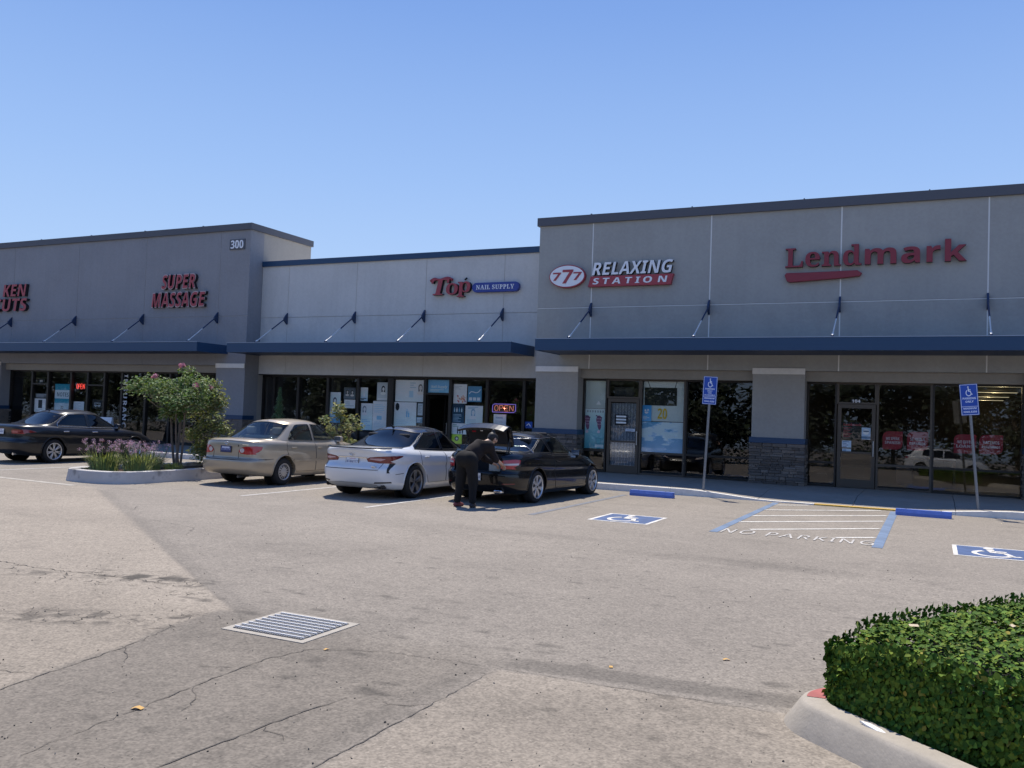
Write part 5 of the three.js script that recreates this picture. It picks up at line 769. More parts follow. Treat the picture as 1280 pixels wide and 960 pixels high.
// tan sedan -------------------------------------------------------
{
  const tanPaint = paintOf([.40, .335, .245], .35, .38);
  makeCar({
    name: 'sedan', label: 'tan older sedan with red tail lamps and plastic wheel covers', gnr: 6, x: -13.86, z: -16.70, L: 4.53, W: 1.70, R: .305, arch: .05, axles: [-1.40, 1.20], paint: tanPaint, glass: CAR.clear, seat: CAR.seatBeige, seats: [-.05, .85], cabin: [-1.0, 1.42], inset: .03,
    top: [[-2.265, .66], [-2.0, .74], [-1.5, .85], [-1.05, .92], [-.4, .935], [.5, .955], [1.3, .99], [1.8, 1.0], [2.265, .975]], crown: [[-2.2, .02], [-1.4, .06], [0, .05], [1.6, .035], [2.2, .03]], bottom: [[-2.265, .24], [-1.9, .20], [0, .19], [1.7, .22], [2.265, .27]],
    w: [[0, .78], [.06, .81], [.2, .838], [.45, .85], [.7, .845], [.88, .825], [.96, .79], [1, .74]], zr: [[0, 2.12], [.05, 2.19], [.18, 2.25], [.38, 2.262], [.425, 2.25], [.46, 2.17], [.5, 2.155], [.75, 2.15], [.92, 2.14], [.97, 2.11], [1, 2.03]], zf: [[0, -2.08], [.1, -2.2], [.35, -2.262], [.6, -2.25], [.85, -2.19], [1, -2.02]],
    gw: [[0, .775], [.15, .75], [.5, .69], [.8, .625], [.93, .575], [1, .51]], gzr: [[0, 1.66], [.3, 1.44], [.7, 1.13], [.92, .95], [1, .82]], gzf: [[0, -1.18], [.3, -.92], [.7, -.55], [.92, -.33], [1, -.20]], gzc: .24, roof: [[-1.2, 1.36], [-.3, 1.45], [.2, 1.475], [.7, 1.455], [1.6, 1.36]],
    rearGlass: [[0, 1.03], [.655, 1.025], [.675, 1.05], [.555, 1.365], [.52, 1.39], [0, 1.415]], frontGlass: [[0, .99], [.62, .985], [.5, 1.37], [.46, 1.395], [0, 1.415]],
    sideGlass: [[[1.0, 1.005], [1.02, 1.03], [.86, 1.20], [.66, 1.335], [.50, 1.365], [.18, 1.385], [.18, .985]], [[.10, .985], [.10, 1.385], [-.12, 1.375], [-.36, 1.325], [-.60, 1.20], [-.86, 1.02], [-.88, .985]]],
    doors: [{ panel: [[.14, .30], [.80, .30], [.86, .42], [1.10, .68], [1.16, .80], [1.12, .955], [.14, .945]], handle: [.92, .84], glass: 0 }, { panel: [[-.98, .30], [.125, .30], [.125, .945], [-.98, .93]], handle: [.0, .83], glass: 1 }],
    molding: [-.96, .92, .52, .575], mirror: [-.80, .98], wheel: { kind: 'cover', wall: .115 }, rimMat: mat([.42, .42, .43], .35, { metalness: .6 }), tyreW: .185, archLip: true,
    lamps: [
      { name: 'tail_lamp', poly: [['r', .35, .765], ['r', .40, .715], ['r', .56, .695], ['r', .72, .70], ['s', 2.02, .72], ['s', 1.90, .79], ['s', 1.86, .865], ['s', 1.99, .875], ['r', .72, .88], ['r', .50, .865], ['r', .40, .825]], m: CAR.lampRed },
      { name: 'reverse_lamp', poly: Array.from({ length: 12 }, (_, i) => ['r', .445 + .055 * Math.cos(i * .5236), .78 + .05 * Math.sin(i * .5236)]), m: CAR.lampClear, off: .012 },
      { name: 'headlight', poly: [['f', .38, .62], ['f', .66, .64], ['s', -1.98, .70], ['s', -1.9, .76], ['f', .62, .73], ['f', .40, .69]], m: CAR.lampClear }],
    pieces: [{ name: 'plate_garnish', poly: [['r', -.34, .86], ['r', .34, .86], ['r', .34, .895], ['r', -.34, .895]], m: tanPaint, off: .018, skirt: .02 }],
    lines: [[['r', -.80, .585], ['r', 0, .578], ['r', .80, .585]], [['r', -.70, .965], ['r', 0, .985], ['r', .70, .965]]], linesBoth: [[['r', .36, .60], ['r', .345, .75]], [['s', 1.96, .59], ['s', 1.58, .60]], [['s', -1.0, .93], ['s', -1.05, .8], ['s', -1.05, .68]]],
    plate: [.80, -.05, '5TRK214'], plateDark: true,
    extra: (t, body) => { mesh('antenna', merge([rod(V(.0, 1.46, .86), V(0, 1.50, .90), .014, 8, .006)]), CAR.trim, t); mesh('exhaust_pipe', rod(V(.42, .23, 1.9), V(.42, .22, 2.22), .028, 12), CAR.disc, t); const q = body.P(...body.end(0, .93, 1)); const e = new THREE.TorusGeometry(.036, .007, 6, 20); e.scale(1.25, .85, 1); e.translate(0, .925, q.z + .006); const e2 = new THREE.TorusGeometry(.02, .006, 6, 16); e2.scale(.7, 1.1, 1); e2.translate(0, .93, q.z + .006); mesh('emblem', merge([e, e2]), CAR.chrome, t); mesh('name_badge', merge([box(.44, .90, q.z - .012, .60, .918, q.z + .006)]), CAR.chrome, t); },
  });
}
// white sedan with black roof -------------------------------------
{
  const white = paintOf([.74, .75, .76], 0, .3), blackP = paintOf([.006, .006, .008], 0, .25);
  makeCar({
    name: 'sedan', label: 'white sedan with black roof, lip spoiler and black wheels', gnr: 6, x: -10.31, z: -16.60, L: 4.86, W: 1.84, R: .335, arch: .045, axles: [-1.43, 1.40], paint: white, shellPaint: blackP, roofPaint: blackP, glass: CAR.tint, seat: CAR.seatDark, seats: [-.05, .95], cabin: [-1.05, 1.45], inset: .015, nr: 5.2,
    top: [[-2.43, .64], [-2.1, .74], [-1.5, .84], [-1.1, .89], [-.4, .90], [.6, .93], [1.3, .965], [1.9, .985], [2.43, .965]], crown: [[-2.4, .03], [-1.4, .07], [0, .04], [1.7, .035], [2.3, .045]], bottom: [[-2.43, .20], [-1.9, .17], [0, .16], [1.8, .18], [2.43, .24]],
    w: [[0, .84], [.06, .875], [.2, .905], [.42, .915], [.62, .90], [.72, .92], [.86, .905], [.95, .86], [1, .80]], zr: [[0, 2.22], [.05, 2.30], [.15, 2.37], [.42, 2.43], [.50, 2.425], [.58, 2.36], [.66, 2.325], [.85, 2.36], [.95, 2.40], [1, 2.36]], zf: [[0, -2.25], [.1, -2.36], [.35, -2.43], [.6, -2.42], [.85, -2.34], [1, -2.12]],
    gw: [[0, .80], [.15, .775], [.5, .705], [.8, .635], [.93, .58], [1, .50]], gzr: [[0, 1.98], [.25, 1.68], [.6, 1.28], [.9, .98], [1, .82]], gzf: [[0, -1.25], [.3, -.95], [.7, -.55], [.92, -.33], [1, -.18]], gzc: .30, roof: [[-1.2, 1.31], [-.3, 1.41], [.2, 1.44], [.8, 1.41], [1.8, 1.27]],
    rearGlass: [[0, 1.02], [.68, 1.01], [.70, 1.035], [.575, 1.32], [.54, 1.345], [0, 1.375]], frontGlass: [[0, .96], [.66, .955], [.52, 1.34], [.48, 1.36], [0, 1.385]],
    sideGlass: [[[1.22, 1.0], [1.28, 1.06], [1.05, 1.19], [.78, 1.30], [.55, 1.335], [.26, 1.35], [.26, .965]], [[.18, .96], [.18, 1.35], [-.10, 1.34], [-.34, 1.29], [-.60, 1.16], [-.92, .98], [-.94, .95]]],
    doors: [{ panel: [[.22, .30], [.92, .30], [1.0, .46], [1.20, .72], [1.24, .82], [1.20, .945], [.22, .915]], handle: [1.02, .83], glass: 0 }, { panel: [[-1.0, .30], [.205, .30], [.205, .915], [-1.0, .88]], handle: [.06, .81], glass: 1 }],
    mirror: [-.82, .95], mirrorPaint: blackP, wheel: { kind: 'spoke', n: 5, twin: .13, w0: .035, w1: .045, wall: .085 }, rimMat: mat([.30, .30, .31], .3, { metalness: .7 }), tyreW: .22, archLip: true, trimMat: CAR.trim,
    lamps: [
      { name: 'tail_lamp', poly: [['r', .33, .795], ['r', .36, .74], ['r', .60, .715], ['r', .80, .72], ['s', 2.14, .755], ['s', 1.86, .84], ['s', 1.83, .865], ['s', 2.10, .865], ['r', .80, .862], ['r', .56, .845], ['r', .40, .825]], m: CAR.lampDark },
      { name: 'reverse_lamp', poly: [['r', .40, .79], ['r', .62, .765], ['r', .70, .80], ['r', .62, .815], ['r', .42, .81]], m: mat([.5, .30, .32], .15, { phys: true, clearcoat: 1 }), off: .011 },
      { name: 'lamp_vent', poly: [['r', .74, .715], ['r', .80, .712], ['s', 2.20, .57], ['s', 2.18, .53], ['s', 2.24, .53]], m: CAR.trim, off: .004 },
      { name: 'bumper_slot', poly: [['r', .52, .325], ['r', .78, .335], ['r', .78, .36], ['r', .54, .35]], m: CAR.trim, off: .006 },
      { name: 'headlight', poly: [['f', .45, .62], ['f', .72, .65], ['s', -2.05, .70], ['s', -1.9, .76], ['f', .70, .71], ['f', .48, .68]], m: CAR.lampClear }],
    pieces: [{ name: 'rear_valance', poly: [['r', -.60, .245], ['r', .60, .245], ['r', .56, .30], ['r', .3, .32], ['r', -.3, .32], ['r', -.56, .30]], m: mat([.45, .45, .44], .6), off: .006 }, { name: 'trunk_gap', poly: [['r', -.60, .583], ['r', .60, .583], ['r', .60, .594], ['r', -.60, .594]], m: CAR.seam, off: .003, skirt: .003 }],
    lines: [[['r', -.62, .59], ['r', 0, .588], ['r', .62, .59]]], linesBoth: [[['r', .62, .59], ['r', .66, .72]], [['s', 2.05, .50], ['s', 1.82, .52]], [['s', -1.02, .90], ['s', -1.05, .7]]],
    quarter: [white, .70], plate: [.735, -.08, '8TBM117'],
    extra: (t, body, cab) => {
      const top = patch(body, [['r', -.74, .93], ['r', .74, .93], ['r', .74, .955], ['r', -.74, .955]], { off: .0, skirt: 0 });
      const g = []; for (let i = 0; i < 24; i++) { const u0 = -.74 + 1.48 * i / 24, u1 = -.74 + 1.48 * (i + 1) / 24, mk = (u) => { const q = body.P(...body.end(u, .975, 1)); return V(u, q.y + .028, q.z + .035); }; g.push(rod(mk(u0), mk(u1), .016, 6)); } mesh('lip_spoiler', merge(g), blackP, t);
      const q = body.P(...body.end(0, .88, 1)), e = new THREE.TorusGeometry(.045, .008, 6, 22); e.scale(1.25, .9, 1); e.translate(0, .885, q.z + .008); const e2 = new THREE.TorusGeometry(.025, .007, 6, 18); e2.scale(.7, 1.2, 1); e2.translate(0, .89, q.z + .01); mesh('emblem', merge([e, e2]), CAR.chrome, t);
      mesh('garnish', patch(body, [['r', -.34, .80], ['r', .34, .80], ['r', .34, .822], ['r', -.34, .822]], { off: .008, skirt: .01 }), CAR.chrome, t);
      for (const s of [-1, 1]) for (const k of [0, 1]) { const p = new THREE.CylinderGeometry(.042, .042, .16, 18, 1, true); p.rotateX(Math.PI / 2); p.translate(s * (.52 + k * .10), .262, 2.19); mesh('exhaust_pipe', p, CAR.disc, t); }
      for (const s of [-1, 1]) mesh('exhaust_surround', rbox(s * .57 - .12, .22, 2.10, s * .57 + .12, .305, 2.24, .03), CAR.trim, t);
      mesh('roof_fin', rod(V(0, 1.40, .92), V(0, 1.46, 1.05), .03, 6, .006), blackP, t);
      mesh('model_badge', box(.50, .645, q.z + .02, .60, .66, q.z + .06), CAR.chrome, t);
    },
  });
}
// dark sedan at the far left ---------------------------------------
{
  const grey = paintOf([.012, .0118, .0135], .0, .3, .62);
  makeCar({
    name: 'sedan', label: 'dark charcoal sedan with silver wheels at the far left', gnr: 6, x: -22.42, z: -17.45, L: 4.66, W: 1.76, R: .322, arch: .05, axles: [-1.40, 1.27], paint: grey, glass: CAR.tint, seat: CAR.seatDark, seats: [-.05, .9], cabin: [-1.0, 1.42], inset: .02,
    top: [[-2.33, .64], [-2.0, .73], [-1.5, .83], [-1.05, .90], [-.4, .92], [.6, .955], [1.3, .99], [1.85, 1.01], [2.33, 1.0]], crown: [[-2.3, .02], [-1.4, .06], [0, .05], [1.7, .035], [2.3, .03]], bottom: [[-2.33, .22], [-1.9, .18], [0, .17], [1.8, .20], [2.33, .27]],
    w: [[0, .80], [.06, .84], [.2, .868], [.45, .88], [.66, .868], [.72, .878], [.88, .85], [.96, .81], [1, .76]], zr: [[0, 2.16], [.05, 2.24], [.18, 2.31], [.40, 2.33], [.46, 2.31], [.52, 2.25], [.75, 2.24], [.93, 2.26], [1, 2.18]], zf: [[0, -2.14], [.1, -2.26], [.35, -2.33], [.6, -2.31], [.85, -2.24], [1, -2.05]],
    gw: [[0, .785], [.15, .76], [.5, .695], [.8, .63], [.93, .575], [1, .51]], gzr: [[0, 1.78], [.3, 1.50], [.7, 1.15], [.92, .95], [1, .82]], gzf: [[0, -1.18], [.3, -.92], [.7, -.55], [.92, -.33], [1, -.20]], gzc: .24, roof: [[-1.2, 1.34], [-.3, 1.43], [.2, 1.456], [.7, 1.435], [1.7, 1.32]],
    rearGlass: [[0, 1.045], [.665, 1.04], [.685, 1.065], [.56, 1.345], [.52, 1.37], [0, 1.395]], frontGlass: [[0, .97], [.64, .965], [.52, 1.35], [.48, 1.375], [0, 1.395]],
    sideGlass: [[[1.10, 1.02], [1.12, 1.06], [.93, 1.20], [.70, 1.32], [.52, 1.345], [.20, 1.365], [.20, .985]], [[.12, .98], [.12, 1.365], [-.12, 1.355], [-.36, 1.305], [-.60, 1.18], [-.86, 1.0], [-.88, .965]]],
    sideTrim: [[[1.14, 1.0], [1.13, 1.07], [.95, 1.215], [.71, 1.34], [.52, 1.365]], [[1.14, .995], [.2, .965], [-.9, .945]]],
    doors: [{ panel: [[.16, .30], [.84, .30], [.92, .42], [1.12, .68], [1.18, .80], [1.14, .965], [.16, .94]], handle: [.94, .86], glass: 0 }, { panel: [[-.98, .30], [.145, .30], [.145, .94], [-.98, .91]], handle: [.02, .845], glass: 1 }],
    handleMat: CAR.chrome, mirror: [-.80, .97], wheel: { kind: 'spoke', n: 7, twin: .12, w0: .016, w1: .018, wall: .09 }, tyreW: .215, archLip: true,
    lamps: [{ name: 'tail_lamp', poly: [['r', .42, .86], ['r', .44, .79], ['r', .74, .79], ['s', 2.05, .815], ['s', 1.80, .84], ['s', 1.84, .86], ['s', 2.0, .90], ['r', .74, .905], ['r', .46, .90]], m: mat([.22, .012, .014], .14, { phys: true, clearcoat: 1 }) }, { name: 'reverse_lamp', poly: [['r', .47, .815], ['r', .62, .815], ['r', .62, .87], ['r', .48, .87]], m: mat([.45, .12, .11], .2), off: .011 }, { name: 'headlight', poly: [['f', .45, .62], ['f', .70, .65], ['s', -2.0, .70], ['s', -1.85, .76], ['f', .68, .71], ['f', .48, .68]], m: mat([.6, .35, .2], .15, { phys: true, clearcoat: 1 }) }],
    lines: [[['r', -.78, .605], ['r', 0, .60], ['r', .78, .605]]], linesBoth: [[['s', 2.1, .60], ['s', 1.7, .62]], [['s', -1.0, .91], ['s', -1.05, .75]]], plate: [.84, -.06, '6FDW302'], plateDark: false,
    extra: (t) => { mesh('exhaust_pipe', rod(V(.50, .26, 1.95), V(.50, .255, 2.22), .032, 12), CAR.chrome, t); mesh('roof_fin', rod(V(0, 1.43, .85), V(0, 1.47, .95), .025, 6, .005), grey, t); },
  });
}
// black coupe with its boot open ----------------------------------
{
  const black = paintOf([.005, .0048, .0054], .0, .25, .62);
  makeCar({
    name: 'coupe', label: 'black two-door coupe with its boot lid raised', gnr: 5.5, turn: -.05, x: -7.96, z: -17.50, L: 4.60, W: 1.77, R: .325, arch: .045, axles: [-1.53, 1.26], paint: black, glass: mat([.50, .56, .55], 0, { phys: true, transmission: 1, thickness: 0, ior: 1.5 }), seat: CAR.seatDark, seats: [-.0, .80], cabin: [-1.05, 1.22], inset: .015, bootCut: [.52, .62, 1.72, 2.6], nr: 5.5,
    top: [[-2.30, .62], [-2.0, .73], [-1.5, .83], [-1.05, .885], [-.4, .905], [.6, .945], [1.2, .98], [1.75, .985], [2.30, .955]], crown: [[-2.3, .03], [-1.4, .07], [0, .05], [1.6, .04], [2.3, .03]], bottom: [[-2.30, .20], [-1.9, .17], [0, .17], [1.8, .19], [2.30, .26]],
    w: [[0, .80], [.06, .84], [.2, .87], [.40, .885], [.60, .875], [.70, .885], [.86, .86], [.95, .82], [1, .77]], zr: [[0, 2.12], [.05, 2.20], [.18, 2.28], [.42, 2.30], [.50, 2.29], [.56, 2.24], [.75, 2.23], [.93, 2.22], [1, 2.14]], zf: [[0, -2.12], [.1, -2.24], [.35, -2.30], [.6, -2.29], [.85, -2.20], [1, -2.0]],
    gw: [[0, .765], [.15, .74], [.5, .67], [.8, .60], [.93, .55], [1, .48]], gzr: [[0, 1.75], [.3, 1.42], [.7, 1.05], [.92, .82], [1, .68]], gzf: [[0, -1.22], [.3, -.95], [.7, -.57], [.92, -.34], [1, -.18]], gzc: .22, roof: [[-1.2, 1.28], [-.3, 1.375], [.15, 1.405], [.7, 1.37], [1.6, 1.23]],
    rearGlass: [[0, 1.02], [.63, 1.015], [.65, 1.04], [.53, 1.295], [.50, 1.32], [0, 1.345]], frontGlass: [[0, .955], [.62, .95], [.48, 1.31], [.44, 1.33], [0, 1.35]],
    sideGlass: [[[1.18, 1.01], [1.14, 1.08], [.98, 1.18], [.74, 1.275], [.58, 1.295], [.45, .985]], [[.36, .975], [.48, 1.305], [.1, 1.315], [-.20, 1.29], [-.40, 1.235], [-.62, 1.12], [-.88, .97], [-.9, .945]]],
    sideTrim: [[[1.22, .985], [1.18, 1.09], [1.0, 1.20], [.75, 1.295], [.58, 1.318], [.1, 1.335], [-.22, 1.31], [-.43, 1.25], [-.66, 1.13]], [[1.22, .985], [.4, .955], [-.9, .925]]],
    doors: [{ panel: [[-1.0, .28], [.42, .28], [.48, .42], [.52, .60], [.50, .935], [-1.0, .885]], handle: [.34, .82], glass: 1 }],
    mirror: [-.80, .94], wheel: { kind: 'spoke', n: 7, twin: .09, w0: .028, w1: .034, wall: .085 }, tyreW: .225, archLip: true, trimMat: mat([.55, .56, .58], .22, { metalness: 1 }),
    lamps: [{ name: 'tail_lamp', poly: [['r', .525, .81], ['r', .53, .70], ['r', .76, .70], ['s', 2.06, .73], ['s', 1.92, .80], ['s', 1.88, .87], ['s', 2.02, .885], ['r', .74, .885], ['r', .56, .86]], m: mat([.42, .012, .02], .12, { phys: true, clearcoat: 1 }) }, { name: 'reverse_lamp', poly: [['r', .55, .765], ['r', .78, .775], ['r', .78, .81], ['r', .55, .798]], m: CAR.lampClear, off: .012 }, { name: 'headlight', poly: [['f', .45, .60], ['f', .70, .63], ['s', -1.98, .68], ['s', -1.75, .76], ['f', .68, .71], ['f', .48, .67]], m: CAR.lampClear }],
    lines: [[['r', -.76, .60], ['r', 0, .595], ['r', .76, .60]]], linesBoth: [[['s', 2.1, .60], ['s', 1.7, .61]], [['s', -1.02, .88], ['s', -1.05, .7]]], plate: [.53, -.0, '7GHK560'],
    pieces: [{ name: 'rear_reflector', poly: [['r', .58, .40], ['r', .76, .405], ['r', .76, .425], ['r', .58, .42]], m: CAR.lampDark, both: true, off: .004 }],
    extra: (t, body) => {
      // boot: lined well, raised lid, gas struts
      mesh('boot_lining', merge([box(-.52, .615, 1.722, .52, .625, 2.22), box(-.515, .626, 1.70, .515, 1.0, 1.725), box(-.525, .626, 1.726, -.512, .93, 2.16), box(.512, .626, 1.726, .525, .93, 2.16)]), CAR.seatDark, t);
      const lid = new THREE.Group(); const prof = new THREE.Shape(); prof.moveTo(0, 0); prof.bezierCurveTo(.2, .035, .42, .03, .55, .0); prof.bezierCurveTo(.60, -.02, .61, -.06, .615, -.11); prof.lineTo(.60, -.30); prof.lineTo(.565, -.30); prof.lineTo(.57, -.10); prof.bezierCurveTo(.56, -.045, .53, -.04, .42, -.03); prof.bezierCurveTo(.3, -.02, .1, -.02, 0, -.04); prof.closePath();
      const g = new THREE.ExtrudeGeometry(prof, { depth: 1.03, bevelEnabled: true, bevelSize: .01, bevelThickness: .012, bevelSegments: 2, curveSegments: 10, steps: 10 }); g.translate(0, 0, -.515); g.rotateY(-Math.PI / 2); g.scale(-1, 1, 1);
      { const p = g.attributes.position; for (let i = 0; i < p.count; i++) { const x = p.getX(i); p.setXYZ(i, x, p.getY(i) + .03 * (1 - (x / .52) ** 2), p.getZ(i) - .06 * Math.abs(x / .52) ** 3 * clamp(p.getZ(i) / .4)); } const id = []; for (let i = 0; i < p.count; i += 3) id.push(i, i + 2, i + 1); g.setIndex(id); }
      const q = g.toNonIndexed(); q.scale(1, 1, .78); q.computeVertexNormals();
      const l = mesh('boot_lid', q, black, t); l.position.set(0, 1.13, 1.70); l.rotation.x = -1.22;
      mesh('lid_lining', (() => { const b = rbox(-.44, -.075, .06, .44, -.045, .42, .012); const c = rbox(-.44, -.28, .415, .44, -.09, .436, .01); return merge([b, c]); })(), CAR.seatDark, l);
      mesh('lid_lamp', box(-.34, -.082, .30, -.26, -.075, .33), CAR.lampRed, l); mesh('lid_latch', box(-.03, -.27, .40, .03, -.22, .415), CAR.chrome, l);
      for (const s of [-1, 1]) { mesh('lid_hinge', tube([V(s * .47, .90, 1.78), V(s * .47, 1.02, 1.80), V(s * .47, 1.12, 1.76), V(s * .47, 1.24, 1.745)], .018, 6), CAR.trim, t); mesh('gas_strut', rod(V(s * .50, .86, 2.0), V(s * .48, 1.28, 1.80), .011, 8), CAR.trim, t); }
      mesh('exhaust_pipe', merge([rbox(.40, .22, 2.12, .58, .29, 2.25, .025)]), CAR.chrome, t);
    },
  });
}
// ------------------------------------------------------------------ plants
function leafMesh(list, seed, shape = 0) {                               // list of {p, n, s, c}: small folded leaves joined into one geometry
  const r = rng(seed), N = list.length, vpl = shape ? 6 : 4, ti = shape ? [0, 2, 1, 0, 5, 2, 5, 3, 2, 5, 4, 3] : [0, 2, 1, 0, 3, 2], tn = ti.length, pos = new Float32Array(N * vpl * 3), nor = new Float32Array(N * vpl * 3), col = new Float32Array(N * vpl * 3), idx = new Uint32Array(N * tn), a = V(), b = V(), n = V();
  list.forEach(({ p, n: nn, s, c, d, asp = .55 }, i) => {
    n.copy(nn).normalize(); if (d) a.copy(d).addScaledVector(n, -d.dot(n)); else { a.set(r() - .5, r() - .5, r() - .5); a.addScaledVector(n, -a.dot(n)); } if (a.lengthSq() < 1e-6) a.set(1, 0, 0); a.normalize(); b.crossVectors(n, a);
    const w = s * asp * .5, f = s * .12, q = shape ? [[0, 0, 0], [.28, w * .85, f * .7], [.66, w * .9, f], [1, 0, -f * .3], [.66, -w * .9, f], [.28, -w * .85, f * .7]] : [[0, 0, 0], [.5, w, f], [1, 0, -f * .4], [.5, -w, f]];
    q.forEach(([u, v, h], k) => { const o = (i * vpl + k) * 3, l = u * s; pos[o] = p.x + a.x * l + b.x * v + n.x * h; pos[o + 1] = p.y + a.y * l + b.y * v + n.y * h; pos[o + 2] = p.z + a.z * l + b.z * v + n.z * h; const t = v > 0 ? .5 : v < 0 ? -.5 : 0; nor[o] = n.x - b.x * t * .6; nor[o + 1] = n.y - b.y * t * .6; nor[o + 2] = n.z - b.z * t * .6; col[o] = c[0]; col[o + 1] = c[1]; col[o + 2] = c[2]; });
    const k = i * vpl; for (let j = 0; j < tn; j++) idx[i * tn + j] = k + ti[j];
  });
  const g = new THREE.BufferGeometry(); g.setAttribute('position', new THREE.BufferAttribute(pos, 3)); g.setAttribute('normal', new THREE.BufferAttribute(nor, 3)); g.setAttribute('color', new THREE.BufferAttribute(col, 3)); g.setIndex(new THREE.BufferAttribute(idx, 1)); return g;
}
const leafMat = mat([1, 1, 1], .92, { phys: true, vertexColors: true, transmission: .4, thickness: 0 });
const bark = mat([.20, .155, .12], .95, { bumpMap: rep(grainBump, 6), bumpScale: .008 });
const vary = (r, base, k = .5) => { const m = 1 - k / 2 + r() * k, y = (r() - .5) * .35; return [base[0] * m * (1 + y), base[1] * m, base[2] * m * (1 - y * .6)]; };
const dir = (r) => { const z = r() * 2 - 1, a = r() * 6.283; return V(Math.sqrt(1 - z * z) * Math.cos(a), z, Math.sqrt(1 - z * z) * Math.sin(a)); };
function limb(a, b, r0, r1, r, bend = .1, seg = 6) { const m = V().lerpVectors(a, b, .5).add(V((r() - .5) * bend, (r() - .5) * bend * .5, (r() - .5) * bend)), c = new THREE.CatmullRomCurve3([a, m, b]), g = new THREE.TubeGeometry(c, 8, 1, seg), p = g.attributes.position; for (let i = 0; i <= 8; i++) { const q = c.getPoint(i / 8), rad = lerp(r0, r1, i / 8); for (let k = 0; k <= seg; k++) { const j = i * (seg + 1) + k; p.setXYZ(j, q.x + (p.getX(j) - q.x) * rad, q.y + (p.getY(j) - q.y) * rad, q.z + (p.getZ(j) - q.z) * rad); } } return g; }
// a tree: trunks, limbs that end in leaf clumps
function tree(name, label, cat, base, o) {
  const t = thing(name, label, cat, base), r = rng(o.seed), wood = [], leaves = [], flowers = [];
  const tops = o.trunks.map(([x0, z0, x1, y1, z1, rad]) => { wood.push(limb(V(x0, 0, z0), V(x1, y1, z1), rad, rad * .6, r, .06)); return [V(x1, y1, z1), rad * .6]; });
  const fork = V(); tops.forEach(([p]) => fork.add(p)); fork.multiplyScalar(1 / tops.length);
  for (const [cx, cy, cz, rx, ry, rz, n] of o.clumps) {
    const c = V(cx, cy, cz); let best = tops[0]; for (const k of tops) if (k[0].distanceTo(c) < best[0].distanceTo(c)) best = k;
    if (!o.noLimbs) wood.push(limb(best[0], c, best[1] * .6, .006, r, .15, 5));
    for (let i = 0; i < n; i++) {
      const d = dir(r), k = Math.pow(r(), .45), p = V(cx + d.x * rx * k, cy + d.y * ry * k, cz + d.z * rz * k), lit = clamp(.5 + .5 * d.y);
      leaves.push({ p, n: V(d.x * .6 + (r() - .5) * 1.2, .55 + r() * .7, d.z * .6 + (r() - .5) * 1.2), s: o.size * (.6 + r() * .8), c: vary(r, r() < (o.mix || .3) ? o.col2 : o.col, .55), asp: o.asp });
    }
    if (!o.noLimbs) for (let i = 0; i < 3; i++) { const d = dir(r); wood.push(limb(c, V(cx + d.x * rx * .8, cy + Math.abs(d.y) * ry * .8, cz + d.z * rz * .8), .007, .003, r, .05, 4)); }
  }
  for (const [fx, fy, fz, fr, n] of o.flowers || []) for (let i = 0; i < n; i++) { const d = dir(r); flowers.push({ p: V(fx + d.x * fr * r(), fy + d.y * fr * .8 * r(), fz + d.z * fr * r()), n: d, s: .035 + r() * .03, c: vary(r, [.55, .24, .32], .5), asp: .9 }); }
  if (wood.length) mesh('trunk', merge(wood), o.bark || bark, t);
  const cr = mesh('crown', leafMesh(leaves, o.seed + 1), leafMat, t);
  if (flowers.length) mesh('blossom', leafMesh(flowers, o.seed + 2), leafMat, t);
  return t;
}
// planted island
{
  const out = (inset, z1) => { const xl = -17.18 + inset, xr = -15.28 - inset, zc = -13.85, pts = [[xl, z1]]; for (let i = 0; i <= 18; i++) { const a = Math.PI - Math.PI * i / 18; pts.push([(xl + xr) / 2 + (xr - xl) / 2 * sp(Math.cos(a), .72), zc + (.93 - inset) * sp(Math.sin(a), .72)]); } pts.push([xr, z1]); return pts; };
  const ring = (o, i, y0, y1, lean) => { const s = poly(o.map(([x, z]) => [x, -z])); s.holes.push(new THREE.Path(i.map(([x, z]) => new THREE.Vector2(x, -z)).reverse())); const g = new THREE.ExtrudeGeometry(s, { depth: y1 - y0, bevelEnabled: true, bevelSize: .02, bevelThickness: .02, bevelSegments: 3 }); g.rotateX(-Math.PI / 2); g.translate(0, y0, 0); if (lean) { const p = g.attributes.position; for (let k = 0; k < p.count; k++) { const f = 1 - clamp(p.getY(k) / y1), dx = p.getX(k) + 16.2, dz = p.getZ(k) + 14.6, l = Math.hypot(dx, dz); p.setX(k, p.getX(k) + dx / l * .05 * f); p.setZ(k, p.getZ(k) + (p.getZ(k) > -14.2 ? dz / l * .05 * f : 0)); } g.computeVertexNormals(); } return uvm(g); };
  const isl = setting('planter_island', 'concrete kerbed planting island between the parking stalls');
  const stain = tex(256, (u, v) => { const k = .86 + .25 * (fbm(u * 4, v * 8, 71, 4, 4) - .5) - .55 * smooth(.58, .72, fbm(u * 3, v * 3, 72, 4, 3)); return 255 * clamp(k, .2, 1); }, false);
  mesh('island_kerb', ring(out(0, -20.4), out(.16, -20.38), -.05, .235, true), mat([.58, .55, .52], .9, { map: rep(stain, .8), bumpMap: rep(stuccoBump, 1.2), bumpScale: .003 }), isl);
  mesh('soil', flat(out(.15, -20.39), .17), M.soil, isl);
}
const G1 = [.095, .175, .024], G2 = [.16, .225, .034], OLIVE = [.235, .25, .05];
